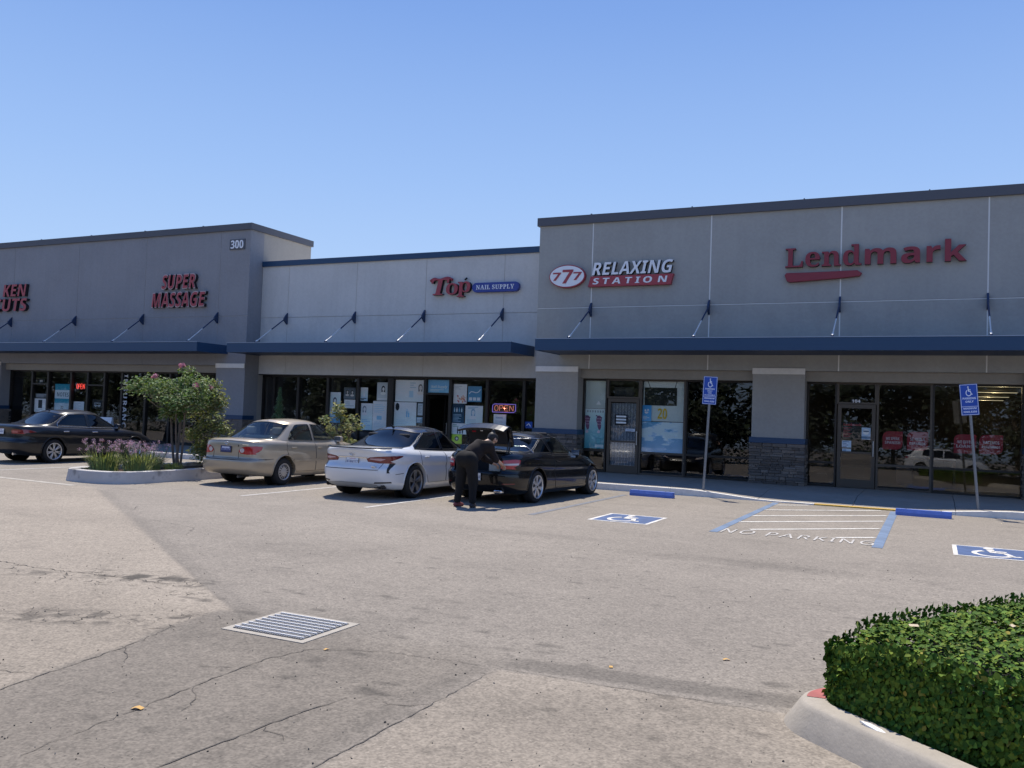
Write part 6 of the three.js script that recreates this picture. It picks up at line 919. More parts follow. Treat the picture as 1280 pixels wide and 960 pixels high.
{ // crape myrtle with several stems
  const r = rng(99), cl = []; for (let i = 0; i < 26; i++) { const a = r() * 6.28, d = Math.sqrt(r()); cl.push([Math.cos(a) * 1.08 * d - .12 + (r() - .5) * .2, 1.50 + r() * .72 - .14 * d, Math.sin(a) * .8 * d, .26 + r() * .2, .17 + r() * .13, .26 + r() * .2, 230]); } for (let i = 0; i < 9; i++) { const a = r() * 6.28; cl.push([Math.cos(a) * .55 * r(), 1.22 + r() * .3, Math.sin(a) * .4 * r(), .22, .16, .22, 120]); }
  cl.push([-1.30, 1.95, .1, .25, .16, .25, 130], [.82, 2.10, 0, .24, .15, .24, 110], [.2, 2.36, 0, .28, .15, .25, 130], [-.7, 2.12, .2, .3, .2, .3, 150]);
  tree('crape_myrtle', 'small multi-stemmed tree with pink blossoms on the planted island', 'tree', [-16.72, .17, -15.9], { seed: 101, trunks: [[-.06, .02, -.22, 1.25, .05, .035], [.02, .05, .02, 1.35, -.05, .04], [.08, -.03, .28, 1.3, .1, .032], [-.02, -.08, .1, 1.4, .2, .028]], clumps: cl, size: .085, col: G1, col2: G2, mix: .4, flowers: [[-.55, 2.22, .3, .09, 60], [.12, 2.50, .1, .11, 80], [.72, 2.02, .2, .10, 60], [.98, 2.0, 0, .07, 40]] });
}
{
  const r = rng(55), cl = []; for (let i = 0; i < 30; i++) { const h = r(), w = .56 * Math.sin(.35 + h * 2.5); cl.push([(r() - .5) * 2 * w, .18 + h * 1.85, (r() - .5) * 1.3 * w, .2 + r() * .14, .16 + r() * .1, .2 + r() * .14, 120]); }
  tree('shrub', 'tall loose yellow-green shrub beside the flowering tree', 'shrub', [-16.75, .17, -16.95], { seed: 105, trunks: [[0, 0, -.1, .7, 0, .02], [.05, .05, .15, .8, .05, .018], [-.05, 0, 0, .9, -.1, .016]], clumps: cl, size: .085, col: OLIVE, col2: [.15, .20, .05], mix: .4 });
}
{
  const r = rng(56), cl = []; for (let i = 0; i < 12; i++) cl.push([(r() - .5) * .9, .12 + r() * .55, (r() - .5) * .7, .17, .13, .17, 60]);
  tree('shrub', 'low leafy shrub half hidden behind the tan sedan', 'shrub', [-17.0, .17, -18.6], { seed: 107, trunks: [[0, 0, 0, .3, 0, .015]], clumps: cl, size: .075, col: OLIVE, col2: G1, mix: .5 });
  const c2 = []; for (let i = 0; i < 20; i++) { const h = r(), w = .60 * Math.sin(.5 + h * 2.3); c2.push([(r() - .5) * 2 * w, .35 + h * 1.35, (r() - .5) * 1.2 * w, .2, .15, .2, 70]); }
  tree('shrub', 'rounded yellow-green shrub between the tan and white sedans', 'shrub', [-15.45, .14, -20.95], { seed: 109, trunks: [[0, 0, -.1, .7, 0, .02], [.03, 0, .15, .75, 0, .02]], clumps: c2, size: .10, col: [.26, .27, .07], col2: [.16, .20, .06], mix: .35 });
}
{ // conifer in a pot by the middle shop
  const t = thing('potted_conifer', 'narrow dark conifer in a pot at the middle shop front', 'conifer', [-20.05, .15, -23.4]), r = rng(61), lv = [];
  mesh('pot', new THREE.LatheGeometry([[.001, 0], [.16, 0], [.20, .3], [.22, .36], [.20, .37], [.18, .33], [.001, .32]].map(([a, b]) => new THREE.Vector2(a, b)), 24), mat([.16, .12, .10], .8), t);
  mesh('trunk', rod(V(0, .3, 0), V(.02, 2.0, 0), .03, 6, .006), bark, t);
  for (let i = 0; i < 4200; i++) { const h = Math.pow(r(), 1.25), R = .42 * Math.pow(1 - h, .8) * (.75 + .25 * Math.sin(h * 40 + r() * 2)), a = r() * 6.283, k = Math.sqrt(r()); lv.push({ p: V(Math.cos(a) * R * k + .03 * h, .38 + h * 1.85, Math.sin(a) * R * k), n: V(Math.cos(a), .3 + r(), Math.sin(a)), s: .04 + r() * .035, c: vary(r, [.11, .19, .06], .6), asp: .35 }); }
  mesh('crown', leafMesh(lv, 62), leafMat, t);
}
// strap-leaved clumps with lilac flowers
function agapanthus(x, z, R, h, seed, label, nf) {
  const t = thing('flowering_clump', label, 'flowering plant', [x, .17, z], 0, 'flowering clumps at the nose of the planted island'), r = rng(seed), p = [], nn = [], cc = [], id = [];
  for (let i = 0; i < 420; i++) { const a = r() * 6.283, k = Math.sqrt(r()) * R * .55, lean = .15 + r() * .75, H = h * (.55 + r() * .55), bx = Math.cos(a) * k, bz = Math.sin(a) * k, w = .008 + r() * .008, c = vary(r, [.31, .36, .055], .6), px = -Math.sin(a) * w, pz = Math.cos(a) * w, b0 = p.length / 3; for (let s = 0; s <= 4; s++) { const f = s / 4, rr = lean * H * f * f * .9, y = H * (f - .25 * f * f * lean), ww = 1 - f * f * .9; for (const q of [-1, 1]) { p.push(bx + Math.cos(a) * rr + px * q * ww, y, bz + Math.sin(a) * rr + pz * q * ww); nn.push(Math.cos(a) * .4, .8, Math.sin(a) * .4); cc.push(...c); } if (s) id.push(b0 + 2 * s - 2, b0 + 2 * s, b0 + 2 * s - 1, b0 + 2 * s, b0 + 2 * s + 1, b0 + 2 * s - 1); } }
  const g = new THREE.BufferGeometry(); g.setAttribute('position', new THREE.Float32BufferAttribute(p, 3)); g.setAttribute('normal', new THREE.Float32BufferAttribute(nn, 3)); g.setAttribute('color', new THREE.Float32BufferAttribute(cc, 3)); g.setIndex(id); mesh('leaves', g, leafMat, t);
  const stems = [], fl = []; for (let i = 0; i < nf; i++) { const a = r() * 6.283, k = Math.sqrt(r()) * R, y = h * (.95 + r() * .6), q = V(Math.cos(a) * k * 1.2, y, Math.sin(a) * k * .9); stems.push(rod(V(q.x * .5, .05, q.z * .5), q, .004, 4)); for (let j = 0; j < 20; j++) { const d = dir(r), k = .015 + r() * .035; fl.push({ p: q.clone().addScaledVector(d, k), n: d, s: .014 + r() * .018, c: vary(r, [.52, .33, .43], .6), asp: .6 }); } }
  if (nf) { mesh('flower_stems', merge(stems), mat([.16, .2, .06], .8), t); mesh('flowers', leafMesh(fl, seed + 3), leafMat, t); }
}
agapanthus(-16.62, -13.72, .55, .46, 71, 'left clump of strappy leaves with lilac flowers on the planted island', 46);
agapanthus(-15.85, -13.95, .55, .46, 73, 'right clump of strappy leaves with lilac flowers on the planted island', 44);
agapanthus(-16.3, -14.7, .45, .42, 75, 'rear clump of lilac flowers between the two front clumps', 40);
agapanthus(-15.62, -14.75, .35, .24, 77, 'low flowerless clump right of the lilac flowers', 0);
// ------------------------------------------------------------------ hedge on its own kerbed island, lower right
{
  const dirF = V(.76, 0, .65), dirB = V(.62, 0, -.785);                   // front and back sides run from the tip
  const rimPts = (ins) => {                                                // rounded wedge: two straight sides and a tip, moved inwards by ins
    const eF = V(.76, 0, .65).normalize(), eB = V(.62, 0, -.785).normalize(), nF = V(-eF.z, 0, eF.x), nB = V(eB.z, 0, -eB.x), C = V(-.357, 0, -5.54), R = .42 - ins, out = [];
    for (const u of [6, 4, 2, 1, .5]) out.push(V().copy(C).addScaledVector(nB, R).addScaledVector(eB, u));
    const a0 = Math.atan2(nB.z, nB.x), a1 = Math.atan2(nF.z, nF.x), d = ((a1 - a0) % 6.2832 + 9.4248) % 6.2832 - 3.1416; for (let i = 0; i <= 16; i++) { const a = a0 + d * i / 16; out.push(V(C.x + R * Math.cos(a), 0, C.z + R * Math.sin(a))); }
    for (const u of [.5, 1, 2, 4, 6]) out.push(V().copy(C).addScaledVector(nF, R).addScaledVector(eF, u));
    return out.map((q) => [q.x, q.z]);
  };
  const isl = setting('planter_island', 'kerbed bed under the clipped hedge');
  const loops = [[rimPts(-.01), -.06], [rimPts(.0), .0], [rimPts(.085), .125], [rimPts(.10), .142], [rimPts(.12), .15], [rimPts(.235), .15], [rimPts(.25), .14], [rimPts(.255), .05]].map(([l, y]) => l.map(([x, z]) => V(x, y, z)));
  const kp = [], ki = []; loops.forEach((l) => l.forEach((q) => kp.push(q.x, q.y, q.z))); const kn = loops[0].length; for (let j = 0; j + 1 < loops.length; j++) for (let i = 0; i + 1 < kn; i++) { const q = j * kn + i; ki.push(q, q + kn, q + 1, q + 1, q + kn, q + kn + 1); }
  const g = new THREE.BufferGeometry(); g.setAttribute('position', new THREE.Float32BufferAttribute(kp, 3)); g.setIndex(ki); g.computeVertexNormals();
  { const v = g.attributes.normal; if (v.getY(3 * kn + 5) < 0) { for (let i = 0; i < ki.length; i += 3) { const q = ki[i + 1]; ki[i + 1] = ki[i + 2]; ki[i + 2] = q; } g.setIndex(ki); g.computeVertexNormals(); } }
  mesh('island_kerb', uvm(g), mat([.42, .375, .315], .92, { map: rep(concMap, 1.1), bumpMap: rep(stuccoBump, 1.6), bumpScale: .002 }), isl);
  mesh('soil', flat(rimPts(.25), .10), M.soil, isl);
  // red paint left on the kerb top
  { const o = rimPts(.125), n = rimPts(.232), rp = [], ri = []; for (let i = 3; i <= 13; i++) { rp.push(o[i][0], .1525, o[i][1], n[i][0], .1525, n[i][1]); if (i > 3) { const k = (i - 4) * 2; ri.push(k, k + 1, k + 2, k + 2, k + 1, k + 3); } } const q = new THREE.BufferGeometry(); q.setAttribute('position', new THREE.Float32BufferAttribute(rp, 3)); q.setIndex(ri); q.computeVertexNormals(); if (q.attributes.normal.getY(0) < 0) { for (let i = 0; i < ri.length; i += 3) { const k = ri[i + 1]; ri[i + 1] = ri[i + 2]; ri[i + 2] = k; } q.setIndex(ri); q.computeVertexNormals(); } mesh('red_paint', uvm(q), mat([.45, .13, .12], .8, { map: rep(wearMap, 3) }), isl); }
  const h = thing('hedge', 'dense clipped dark green hedge at the lower right corner', 'hedge'), r = rng(201), lv = [];
  const A = V(-.60, 0, -5.53), eF = V(.80, 0, .60).normalize(), eB = V(.52, 0, -.854).normalize(), TOP = .57, LF = 4.2, LB = 4.6;
  // footprint: wedge between the front edge (A + eF u) and the back edge (A + eB v), with a rounded corner
  const foot = (u, v) => V().copy(A).addScaledVector(eF, u).addScaledVector(eB, v);
  const cornerCut = (u, v) => { const q = .16, d = Math.max(0, q - u), e = Math.max(0, q - v); return (d / q) ** 2 + (e / q) ** 2; };
  const nF = V(-eF.z, 0, eF.x).normalize(), nB = V(eB.z, 0, -eB.x).normalize(); if (nF.dot(eB) > 0) nF.negate(); if (nB.dot(eF) > 0) nB.negate();
  const green = () => { const k = r(); return k < .025 ? vary(r, [.24, .22, .04], .5) : k < .42 ? vary(r, [.125, .195, .022], .5) : vary(r, [.048, .105, .012], .7); };
  const put = (p, n, s) => lv.push({ p, n: V(n.x + (r() - .5) * 1.3, n.y + (r() - .5) * 1.1 + .25, n.z + (r() - .5) * 1.3), s: s * (.65 + r() * .6), c: green(), asp: .72 });
  const bumpy = (u, v) => -.13 * (1 - smooth(0, .6, u + v)) + bump0(u, v), bump0 = (u, v) => .05 * (fbm(u * 3.2 + 5, v * 3.2, 7, 3) - .5) + .03 * (noise(u * 9, v * 9, 3) - .5);
  for (let i = 0; i < 46000; i++) { const u = Math.pow(r(), 1.15) * LF, v = Math.pow(r(), 1.1) * LB; if (cornerCut(u, v) > 1) continue; const p = foot(u, v); const rd = Math.max(0, .2 - u), re = Math.max(0, .17 - v); p.y = TOP + .03 * smooth(0, 1, u) + bumpy(u, v) - rd * rd * 3.2 - re * re * 3.6 - r() * r() * .09; put(p, V(0, .8, 0), .036); }
  for (let i = 0; i < 15000; i++) { const u = Math.pow(r(), 1.2) * LF, y = .10 + r() * (TOP - .10 - .13 * (1 - smooth(0, .6, u))), p = foot(u, 0); const q = u < .16 ? .16 - Math.sqrt(Math.max(0, .0256 - (.16 - u) ** 2)) : 0; p.addScaledVector(nF, -q + bump0(u, y * 3) - r() * r() * .06 - .01); p.y = y; put(p, nF, .036); }
  for (let i = 0; i < 9000; i++) { const v = Math.pow(r(), 1.3) * LB, y = .10 + r() * (TOP - .10 - .13 * (1 - smooth(0, .6, v))), p = foot(0, v); const q = v < .16 ? .16 - Math.sqrt(Math.max(0, .0256 - (.16 - v) ** 2)) : 0; p.addScaledVector(nB, -q + bump0(v + 9, y * 3) - r() * r() * .08); p.y = y; put(p, nB, .036); }
  for (let i = 0; i < 1500; i++) { const a = r() * 1.57, y = .1 + r() * (TOP - .22), c = foot(.16, .16), d = V().copy(nF).multiplyScalar(Math.cos(a)).addScaledVector(nB, Math.sin(a)).normalize(); const p = c.clone().addScaledVector(d, .13 - r() * r() * .06); p.y = y; put(p, d, .036); }
  for (let k = 0; k < 46; k++) { const u = r() * 2.2, v = r() * 2.4, p = foot(u, v), n = 4 + Math.floor(r() * 5), H = .03 + r() * .07; for (let j = 0; j < n; j++) lv.push({ p: V(p.x + (r() - .5) * .02, TOP + bumpy(u, v) + H * j / n, p.z + (r() - .5) * .02), n: dir(r).add(V(0, .5, 0)), d: V(r() - .5, .9, r() - .5), s: .03, c: vary(r, [.17, .22, .05], .4), asp: .5 }); }
  mesh('leaves', leafMesh(lv, 202, 1), mat([1, 1, 1], .75, { phys: true, vertexColors: true, specularIntensity: .35 }), h).userData.kind = 'stuff';
  { const k = .085, a = foot(k, k), b = foot(LF, k), c = foot(LF, LB), d = foot(k, LB), s2 = poly([a, b, c, d].map((p) => [p.x, -p.z])), q = new THREE.ExtrudeGeometry(s2, { depth: TOP - .30, bevelEnabled: false }); q.rotateX(-Math.PI / 2); q.translate(0, .11, 0); mesh('light_block_core', q, mat([.012, .014, .007], 1), h); }  // solid dark core added to stop light passing between the leaves
  const lm = mat([.62, .50, .33], .8), lg = (() => { const q = new THREE.PlaneGeometry(.055, .024, 2, 1); q.rotateX(-1.2); return q; })();
  [[.35, .45, 'pale dead leaf lying on the hedge top nearest its tip', .4], [.62, 1.05, 'pale dead leaf in the middle of the hedge top', 1.2], [1.05, .75, 'pale dead leaf on the hedge top near the frame edge', 2.1]].forEach(([u, v, l, a]) => { const p = foot(u, v), m = mesh('fallen_leaf', lg, lm); m.position.set(p.x, TOP + .035, p.z); m.rotation.y = a; tag(m, l, 'leaf'); });
  { const pts = [[0, 0], [.05, .012], [.12, .004], [.16, -.012], [.11, -.02], [.04, -.01]], t = mesh('paper_scrap', new THREE.ExtrudeGeometry(poly(pts), { depth: .006, bevelEnabled: true, bevelSize: .004, bevelThickness: .004 }), mat([.78, .78, .78], .8)); t.rotation.set(-1.35, .0, -.5); t.position.set(-.33, .158, -5.17); tag(t, 'white scrap of paper lying on the kerb below the hedge', 'litter'); }
}
// ------------------------------------------------------------------ person leaning into the open boot
{
  const cap = (a, b, ra, rb) => ({ a: V(...a), b: V(...b), ra, rb });
  const dist = (c, p, tmp) => { tmp.subVectors(c.b, c.a); const l = tmp.lengthSq(), h = l ? clamp(((p.x - c.a.x) * tmp.x + (p.y - c.a.y) * tmp.y + (p.z - c.a.z) * tmp.z) / l) : 0; const x = p.x - c.a.x - tmp.x * h, y = p.y - c.a.y - tmp.y * h, z = p.z - c.a.z - tmp.z * h; return Math.sqrt(x * x + y * y + z * z) - lerp(c.ra, c.rb, h); };
  const mesher = (caps, centre, halfSize, res, k, cut) => {
    const mc = new MarchingCubes(res, new THREE.MeshBasicMaterial(), false, false, 120000), p = V(), tmp = V(); mc.isolation = 0;
    for (let z = 0; z < res; z++) for (let y = 0; y < res; y++) for (let x = 0; x < res; x++) {
      p.set(centre[0] + (x - res / 2) / (res / 2) * halfSize, centre[1] + (y - res / 2) / (res / 2) * halfSize, centre[2] + (z - res / 2) / (res / 2) * halfSize);
      let d = 1e3; for (const c of caps) { const e = dist(c, p, tmp), h = Math.max(k - Math.abs(d - e), 0) / k; d = Math.min(d, e) - h * h * k * .25; }
      if (cut) d = Math.max(d, cut(p));
      mc.field[x + y * res + z * res * res] = -d;
    }
    mc.update(); const n = mc.count, g = new THREE.BufferGeometry();
    g.setAttribute('position', new THREE.BufferAttribute(mc.positionArray.slice(0, n * 3), 3)); g.setAttribute('normal', new THREE.BufferAttribute(mc.normalArray.slice(0, n * 3), 3)); g.scale(halfSize, halfSize, halfSize); g.translate(...centre);
    // keep the face order and the normals in agreement
    const P = g.attributes.position.array, N = g.attributes.normal.array, e1 = V(), e2 = V(); let s = 0; for (let i = 0; i < Math.min(n, 3000); i += 3) { e1.set(P[i * 3 + 3] - P[i * 3], P[i * 3 + 4] - P[i * 3 + 1], P[i * 3 + 5] - P[i * 3 + 2]); e2.set(P[i * 3 + 6] - P[i * 3], P[i * 3 + 7] - P[i * 3 + 1], P[i * 3 + 8] - P[i * 3 + 2]); e1.cross(e2); s += e1.x * N[i * 3] + e1.y * N[i * 3 + 1] + e1.z * N[i * 3 + 2]; }
    let c = 0; for (let i = 0; i < n; i += 3) c += N[i * 3] * (P[i * 3] - centre[0]) + N[i * 3 + 1] * (P[i * 3 + 1] - centre[1]) + N[i * 3 + 2] * (P[i * 3 + 2] - centre[2]);
    if (c < 0) for (let i = 0; i < n * 3; i++) N[i] = -N[i];
    if ((c < 0 ? -s : s) < 0) for (const A of [P, N]) for (let i = 0; i < n; i += 3) for (let q = 0; q < 3; q++) { const t = A[(i + 1) * 3 + q]; A[(i + 1) * 3 + q] = A[(i + 2) * 3 + q]; A[(i + 2) * 3 + q] = t; }
    return g;
  };
  const t = thing('person', 'person in black clothes and face mask bending into the open boot of the black coupe', 'person', [-7.87, 0, -14.56]);
  const puff = (l, d) => l.map((c) => ({ ...c, ra: c.ra + d, rb: c.rb + d * 1.1 }));
  t.scale.set(.92, 1, .95);
  // joints
  const hipL = [-.10, .86, .06], hipR = [.12, .86, .10], kneeL = [-.16, .48, .02], kneeR = [.13, .48, .02], ankL = [-.19, .10, .08], ankR = [.15, .10, .06], pel = [.01, .90, .09], belly = [.08, 1.02, -.08], chest = [.15, 1.14, -.24], neck = [.21, 1.21, -.40], headC = [.255, 1.255, -.52];
  const shL = [-.01, 1.15, -.36], shR = [.35, 1.15, -.24], elL = [.08, .90, -.50], elR = [.42, .91, -.34], wrL = [.22, .80, -.70], wrR = [.47, .80, -.56];
  const skin = mat([.50, .31, .22], .6), cloth = mat([.008, .0072, .0075], .95), top = mat([.011, .007, .0075], .95);
  const legs = [cap(hipL, kneeL, .118, .082), cap(kneeL, ankL, .076, .050), cap(hipR, kneeR, .118, .082), cap(kneeR, ankR, .076, .050), cap([-.08, .90, .13], [.10, .90, .16], .125, .125)];
  const trunk = [cap(pel, belly, .150, .150), cap(belly, chest, .150, .145), cap([.06, 1.13, -.28], [.26, 1.13, -.22], .115, .115)];
  const arms = [cap(shL, elL, .062, .048), cap(elL, wrL, .044, .030), cap(shR, elR, .062, .048), cap(elR, wrR, .044, .030), cap(chest, shL, .09, .065), cap(chest, shR, .09, .065)];
  const nk = [cap([.18, 1.17, -.32], neck, .075, .056), cap(neck, headC, .055, .055)];
  const bodyG = [mesher([...puff([...legs, ...trunk], -.028), ...arms.slice(0, 4), ...puff(arms.slice(4), -.02), ...nk], [.10, .68, -.22], .78, 96, .05)];
  // head with nose, chin and ears, looking down and forward
  const f = V(.33, -.50, -.80).normalize(), up = V().crossVectors(V().crossVectors(f, V(0, 1, 0)), f).normalize(), rt = V().crossVectors(f, up), hp = (a, b, c) => V(...headC).addScaledVector(f, a).addScaledVector(up, b).addScaledVector(rt, c).toArray();
  bodyG.push(mesher([cap(hp(-.02, .03, 0), hp(.0, .025, 0), .090, .088), cap(hp(.035, -.05, 0), hp(.05, -.075, 0), .055, .042), cap(hp(.088, .01, 0), hp(.108, -.022, 0), .010, .015), cap(hp(-.005, -.01, .088), hp(-.015, .02, .094), .013, .016), cap(hp(-.005, -.01, -.088), hp(-.015, .02, -.094), .013, .016), cap(hp(.07, .03, .032), hp(.07, .03, .034), .022, .022), cap(hp(.07, .03, -.034), hp(.07, .03, -.032), .022, .022)], headC, .17, 56, .03));
  // hands: palm, four bent fingers of different lengths, thumb from the side of the palm
  const hand = (w, e, side, grip) => { const d = V().subVectors(V(...w), V(...e)).normalize(), n = V(0, 1, 0).addScaledVector(d, -d.y).normalize(), s = V().crossVectors(d, n).multiplyScalar(side), q = (a, b, c) => V(...w).addScaledVector(d, a).addScaledVector(s, b).addScaledVector(n, c).toArray(), out = [cap(w, q(.03, 0, 0), .028, .03), cap(q(.03, -.022, 0), q(.075, -.026, 0), .017, .013), cap(q(.03, 0, 0), q(.08, 0, .002), .018, .014), cap(q(.03, .022, 0), q(.076, .024, 0), .017, .013)]; [[-.030, .030, .9], [-.010, .036, 1], [.010, .034, .98], [.029, .026, .82]].forEach(([b, l, k]) => { const a0 = .080 * (.96 + .04 * k); out.push(cap(q(a0, b, 0), q(a0 + l * .95, b * 1.05, -.010 - grip * .01), .0095, .0088), cap(q(a0 + l * .95, b * 1.05, -.010 - grip * .01), q(a0 + l * 1.35, b * 1.08, -.030 - grip * .012), .0088, .008), cap(q(a0 + l * 1.35, b * 1.08, -.030 - grip * .012), q(a0 + l * 1.35, b * 1.08, -.050 - grip * .01), .008, .007)); }); out.push(cap(q(.022, -.030, -.004), q(.050, -.052, -.014), .013, .011), cap(q(.050, -.052, -.014), q(.078, -.056, -.030), .0105, .009)); return mesher(out, q(.07, 0, -.015), .115, 64, .008); };
  bodyG.push(hand(wrR, elR, 1, 1), hand(wrL, elL, -1, 1));
  mesh('body', merge(bodyG), skin, t);
  // wrinkled trousers and a loose top with a wide neckline
  const wob = (p) => .006 * Math.sin(p.y * 46 + p.x * 9) * Math.sin(p.x * 31 + p.z * 17);
  mesh('trousers', mesher(puff(legs, .016).concat([cap([-.02, .92, .06], [.06, .95, .0], .155, .155)]), [.0, .58, .05], .58, 88, .05, (p) => Math.max(.085 - p.y, (p.x - .05) * .2 + (p.y - 1.0) * .72 - (p.z + .02) * .67) + wob(p)), cloth, t);
  mesh('top', mesher(puff([...trunk, arms[0], arms[1], arms[2], arms[3], arms[4], arms[5]], .014), [.15, 1.0, -.24], .52, 88, .05, (p) => { const a = .185 - Math.hypot(p.x - .185, p.y - 1.295, p.z + .335), w1 = .17 - Math.hypot(p.x - wrR[0], p.y - wrR[1], p.z - wrR[2]), w2 = .06 - Math.hypot(p.x - wrL[0], p.y - wrL[1], p.z - wrL[2]); return Math.max(a, w1, w2, -((p.x - .03) * .2 + (p.y - .955) * .72 - (p.z - .02) * .67)) + wob(p); }), top, t);
  // hair gathered in a knot, mask, eyes
  const hairM = mat([.010, .008, .007], .6);
  mesh('hair', mesher([cap(hp(-.035, .045, 0), hp(.012, .05, 0), .098, .094), cap(hp(-.06, -.02, 0), hp(-.06, -.05, .01), .070, .05), cap(hp(-.06, .14, 0), hp(-.075, .165, 0), .038, .034), cap(hp(-.07, -.06, -.02), hp(-.06, -.10, -.03), .02, .012)], headC, .24, 64, .03, (p) => { const a = (p.x - headC[0]) * f.x + (p.y - headC[1]) * f.y + (p.z - headC[2]) * f.z, b = (p.x - headC[0]) * up.x + (p.y - headC[1]) * up.y + (p.z - headC[2]) * up.z; return a - .045 - .5 * (b - .05) - (b > .06 ? .2 * (b - .06) : 0); }), hairM, t);
  mesh('face_mask', mesher([cap(hp(.045, -.045, 0), hp(.06, -.07, 0), .062, .05), cap(hp(.085, -.01, 0), hp(.10, -.03, 0), .02, .026)], headC, .17, 48, .03, (p) => { const a = (p.x - headC[0]) * f.x + (p.y - headC[1]) * f.y + (p.z - headC[2]) * f.z; return .03 - a; }), mat([.012, .012, .014], .9), t);
  mesh('mask_strap', merge([1, -1].map((s) => tube([V(...hp(.04, -.03, .07 * s)), V(...hp(.01, -.01, .095 * s)), V(...hp(-.015, .02, .102 * s))], .003, 4))), M.black, t);
  for (const s of [1, -1]) { const e = new THREE.SphereGeometry(.013, 10, 8); e.translate(...hp(.082, .022, .033 * s)); mesh('eye', e, mat([.55, .53, .5], .3), t); const b = rod(V(...hp(.088, .046, .018 * s)), V(...hp(.080, .050, .050 * s)), .005, 5); mesh('eyebrow', b, hairM, t); }
  // slip-on shoes
  for (const [a, tu, m] of [[ankL, .25, mat([.20, .05, .05], .7)], [ankR, -.15, mat([.035, .03, .035], .8)]]) { const c = Math.cos(tu), s = Math.sin(tu), q = (u, y, v) => [a[0] + u * c + v * s, y, a[2] - v * c + u * s]; mesh('shoe', mesher([cap(q(0, .042, -.05), q(0, .04, .05), .043, .045), cap(q(0, .038, .05), q(.005, .030, .145), .046, .034)], q(0, .05, .05), .2, 48, .03, (p) => .004 - p.y), m, t); }
}
{ // box in the boot that the person handles
  const t = thing('storage_box', 'grey plastic box in the boot under the leaning person', 'box', [-7.66, .637, -15.45], -.05);
  mesh('tub', rbox(-.17, 0, -.13, .17, .17, .13, .02), mat([.38, .42, .43], .6), t); mesh('lid', rbox(-.18, .171, -.14, .18, .20, .14, .012), mat([.50, .55, .56], .6), t);
}
// ------------------------------------------------------------------ what stands behind the viewer and shows in the shop glass
{
  const suvPaint = paintOf([.72, .73, .74], 0, .3);
  makeCar({
    name: 'estate_car', label: 'white tall car parked across the lot, mirrored in the loan office glass', gnr: 6, x: .7, z: 10.5, turn: -Math.PI / 2, L: 4.6, W: 1.85, R: .35, arch: .05, axles: [-1.40, 1.30], paint: suvPaint, glass: CAR.tint, seat: CAR.seatDark, seats: [-.05, .85], cabin: [-1.0, 1.7], inset: .02,
    top: [[-2.3, .82], [-1.9, .92], [-1.4, 1.0], [-1.05, 1.05], [.5, 1.08], [1.5, 1.12], [2.3, 1.12]], crown: [[-2.2, .02], [-1.4, .06], [0, .05], [2.2, .02]], bottom: [[-2.3, .30], [0, .24], [2.3, .32]],
    w: [[0, .84], [.06, .88], [.2, .915], [.45, .925], [.7, .92], [.88, .90], [1, .83]], zr: [[0, 2.15], [.1, 2.25], [.3, 2.3], [.5, 2.27], [.9, 2.25], [1, 2.18]], zf: [[0, -2.1], [.1, -2.2], [.35, -2.3], [.6, -2.28], [.85, -2.2], [1, -2.0]],
    gw: [[0, .83], [.5, .76], [.85, .68], [1, .58]], gzr: [[0, 2.1], [.5, 1.92], [.9, 1.72], [1, 1.6]], gzf: [[0, -1.18], [.4, -.8], [.8, -.40], [1, -.15]], gzc: .45, roof: [[-1.2, 1.52], [0, 1.66], [.8, 1.67], [1.8, 1.6]],
    rearGlass: [[0, 1.18], [.66, 1.17], [.56, 1.50], [0, 1.53]], frontGlass: [[0, 1.12], [.66, 1.11], [.54, 1.53], [0, 1.58]],
    sideGlass: [[[1.25, 1.14], [1.2, 1.5], [.2, 1.56], [.2, 1.11]], [[.12, 1.11], [.12, 1.56], [-.2, 1.53], [-.7, 1.25], [-.9, 1.09]]],
    doors: [{ panel: [[.16, .40], [.9, .40], [1.2, .8], [1.2, 1.09], [.16, 1.07]], handle: [.98, .98], glass: 0 }, { panel: [[-.98, .40], [.145, .40], [.145, 1.07], [-.98, 1.02]], handle: [.02, .96], glass: 1 }],
    mirror: [-.8, 1.12], wheel: { kind: 'spoke', n: 5, w0: .05, w1: .07, wall: .1 },
    lamps: [{ name: 'tail_lamp', poly: [['r', .6, .95], ['r', .8, .95], ['s', 2.1, .98], ['s', 2.1, 1.06], ['r', .8, 1.05], ['r', .6, 1.05]], m: CAR.lampRed }, { name: 'headlight', poly: [['f', .5, .78], ['s', -2.0, .82], ['s', -1.9, .9], ['f', .5, .85]], m: CAR.lampClear }], plate: [.8, 0, '8KLD093'],
  }).position.y = drop(10.5);
}
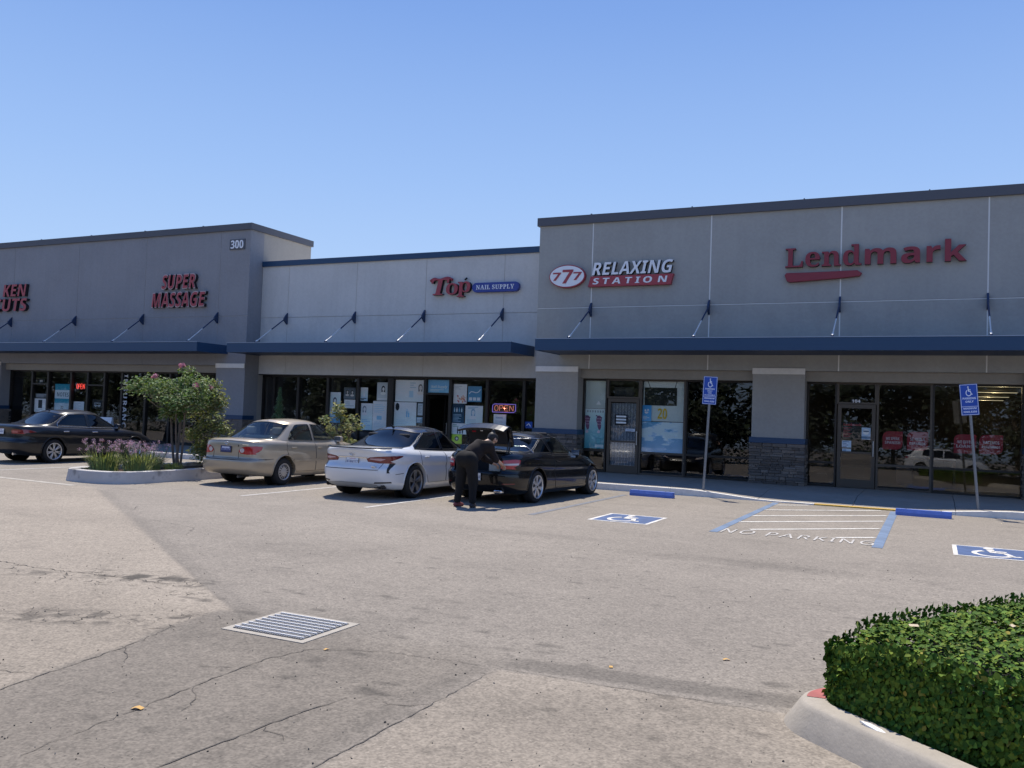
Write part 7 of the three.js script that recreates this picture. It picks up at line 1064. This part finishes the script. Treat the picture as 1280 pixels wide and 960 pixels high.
function shadeTree(x, z, h, w, seed, label) {
  const r = rng(seed), cl = []; for (let i = 0; i < 34; i++) { const a = r() * 6.283, d = Math.sqrt(r()), k = r(); cl.push([Math.cos(a) * w * d, h * (.22 + .6 * k * (1 - .35 * d)), Math.sin(a) * w * d, w * .34, h * .12, w * .34, 150]); }
  return tree('shade_tree', label, 'tree', [x, drop(z), z], { seed, trunks: [[0, 0, 0, h * .35, 0, .17]], clumps: cl, size: .55, col: [.035, .055, .018], col2: [.055, .08, .022], mix: .3 });
}
[[-48, 15, 9, 4.4, 'shade tree across the lot opposite the corner tower'], [-40, 17, 9.5, 4.6, 'shade tree across the lot opposite the conifer in its pot'], [-32, 15.5, 8.6, 4.2, 'shade tree across the lot opposite the first poster window'], [-24.5, 17.5, 9.8, 4.6, 'shade tree across the lot opposite the open shop door'], [-17, 16, 9, 4.2, 'shade tree across the lot opposite the tan sedan'], [-9.5, 17.5, 8.4, 4.0, 'shade tree across the lot opposite the black coupe'], [-2.5, 18.5, 9.5, 4.2, 'shade tree across the lot just left of the white tall car'], [5, 17.8, 9, 4.2, 'shade tree across the lot behind the white tall car'], [12.5, 18.5, 9.6, 4.6, 'shade tree across the lot right of the white tall car'], [-57, 17, 9.4, 4.8, 'shade tree far across the lot, mirrored left of the teal poster'], [-67, 16, 9, 4.8, 'shade tree far across the lot, mirrored in the red neon window'], [-77, 18, 9.8, 5.2, 'shade tree far across the lot, second from its left end'], [-89, 17, 9.6, 5.4, 'shade tree far across the lot, at its left end']].forEach(([x, z, h, w, l], i) => shadeTree(x, z, h, w, 301 + i, l));
{
  const t = thing('hedge', 'long dark hedge along the far side of the lot', 'hedge', [0, drop(15), 15]), r = rng(401), lv = [];
  for (let i = 0; i < 12000; i++) { const x = -105 + r() * 125, y = r() * 2.2, z = (r() - .5) * 1.3; lv.push({ p: V(x, y, z), n: V((r() - .5), .6 + r() * .4, (r() - .5) - .4), s: .32, c: vary(r, [.04, .07, .02], .6), asp: .6 }); }
  mesh('leaves', leafMesh(lv, 402), leafMat, t);
}
renderer.render(scene, camera);
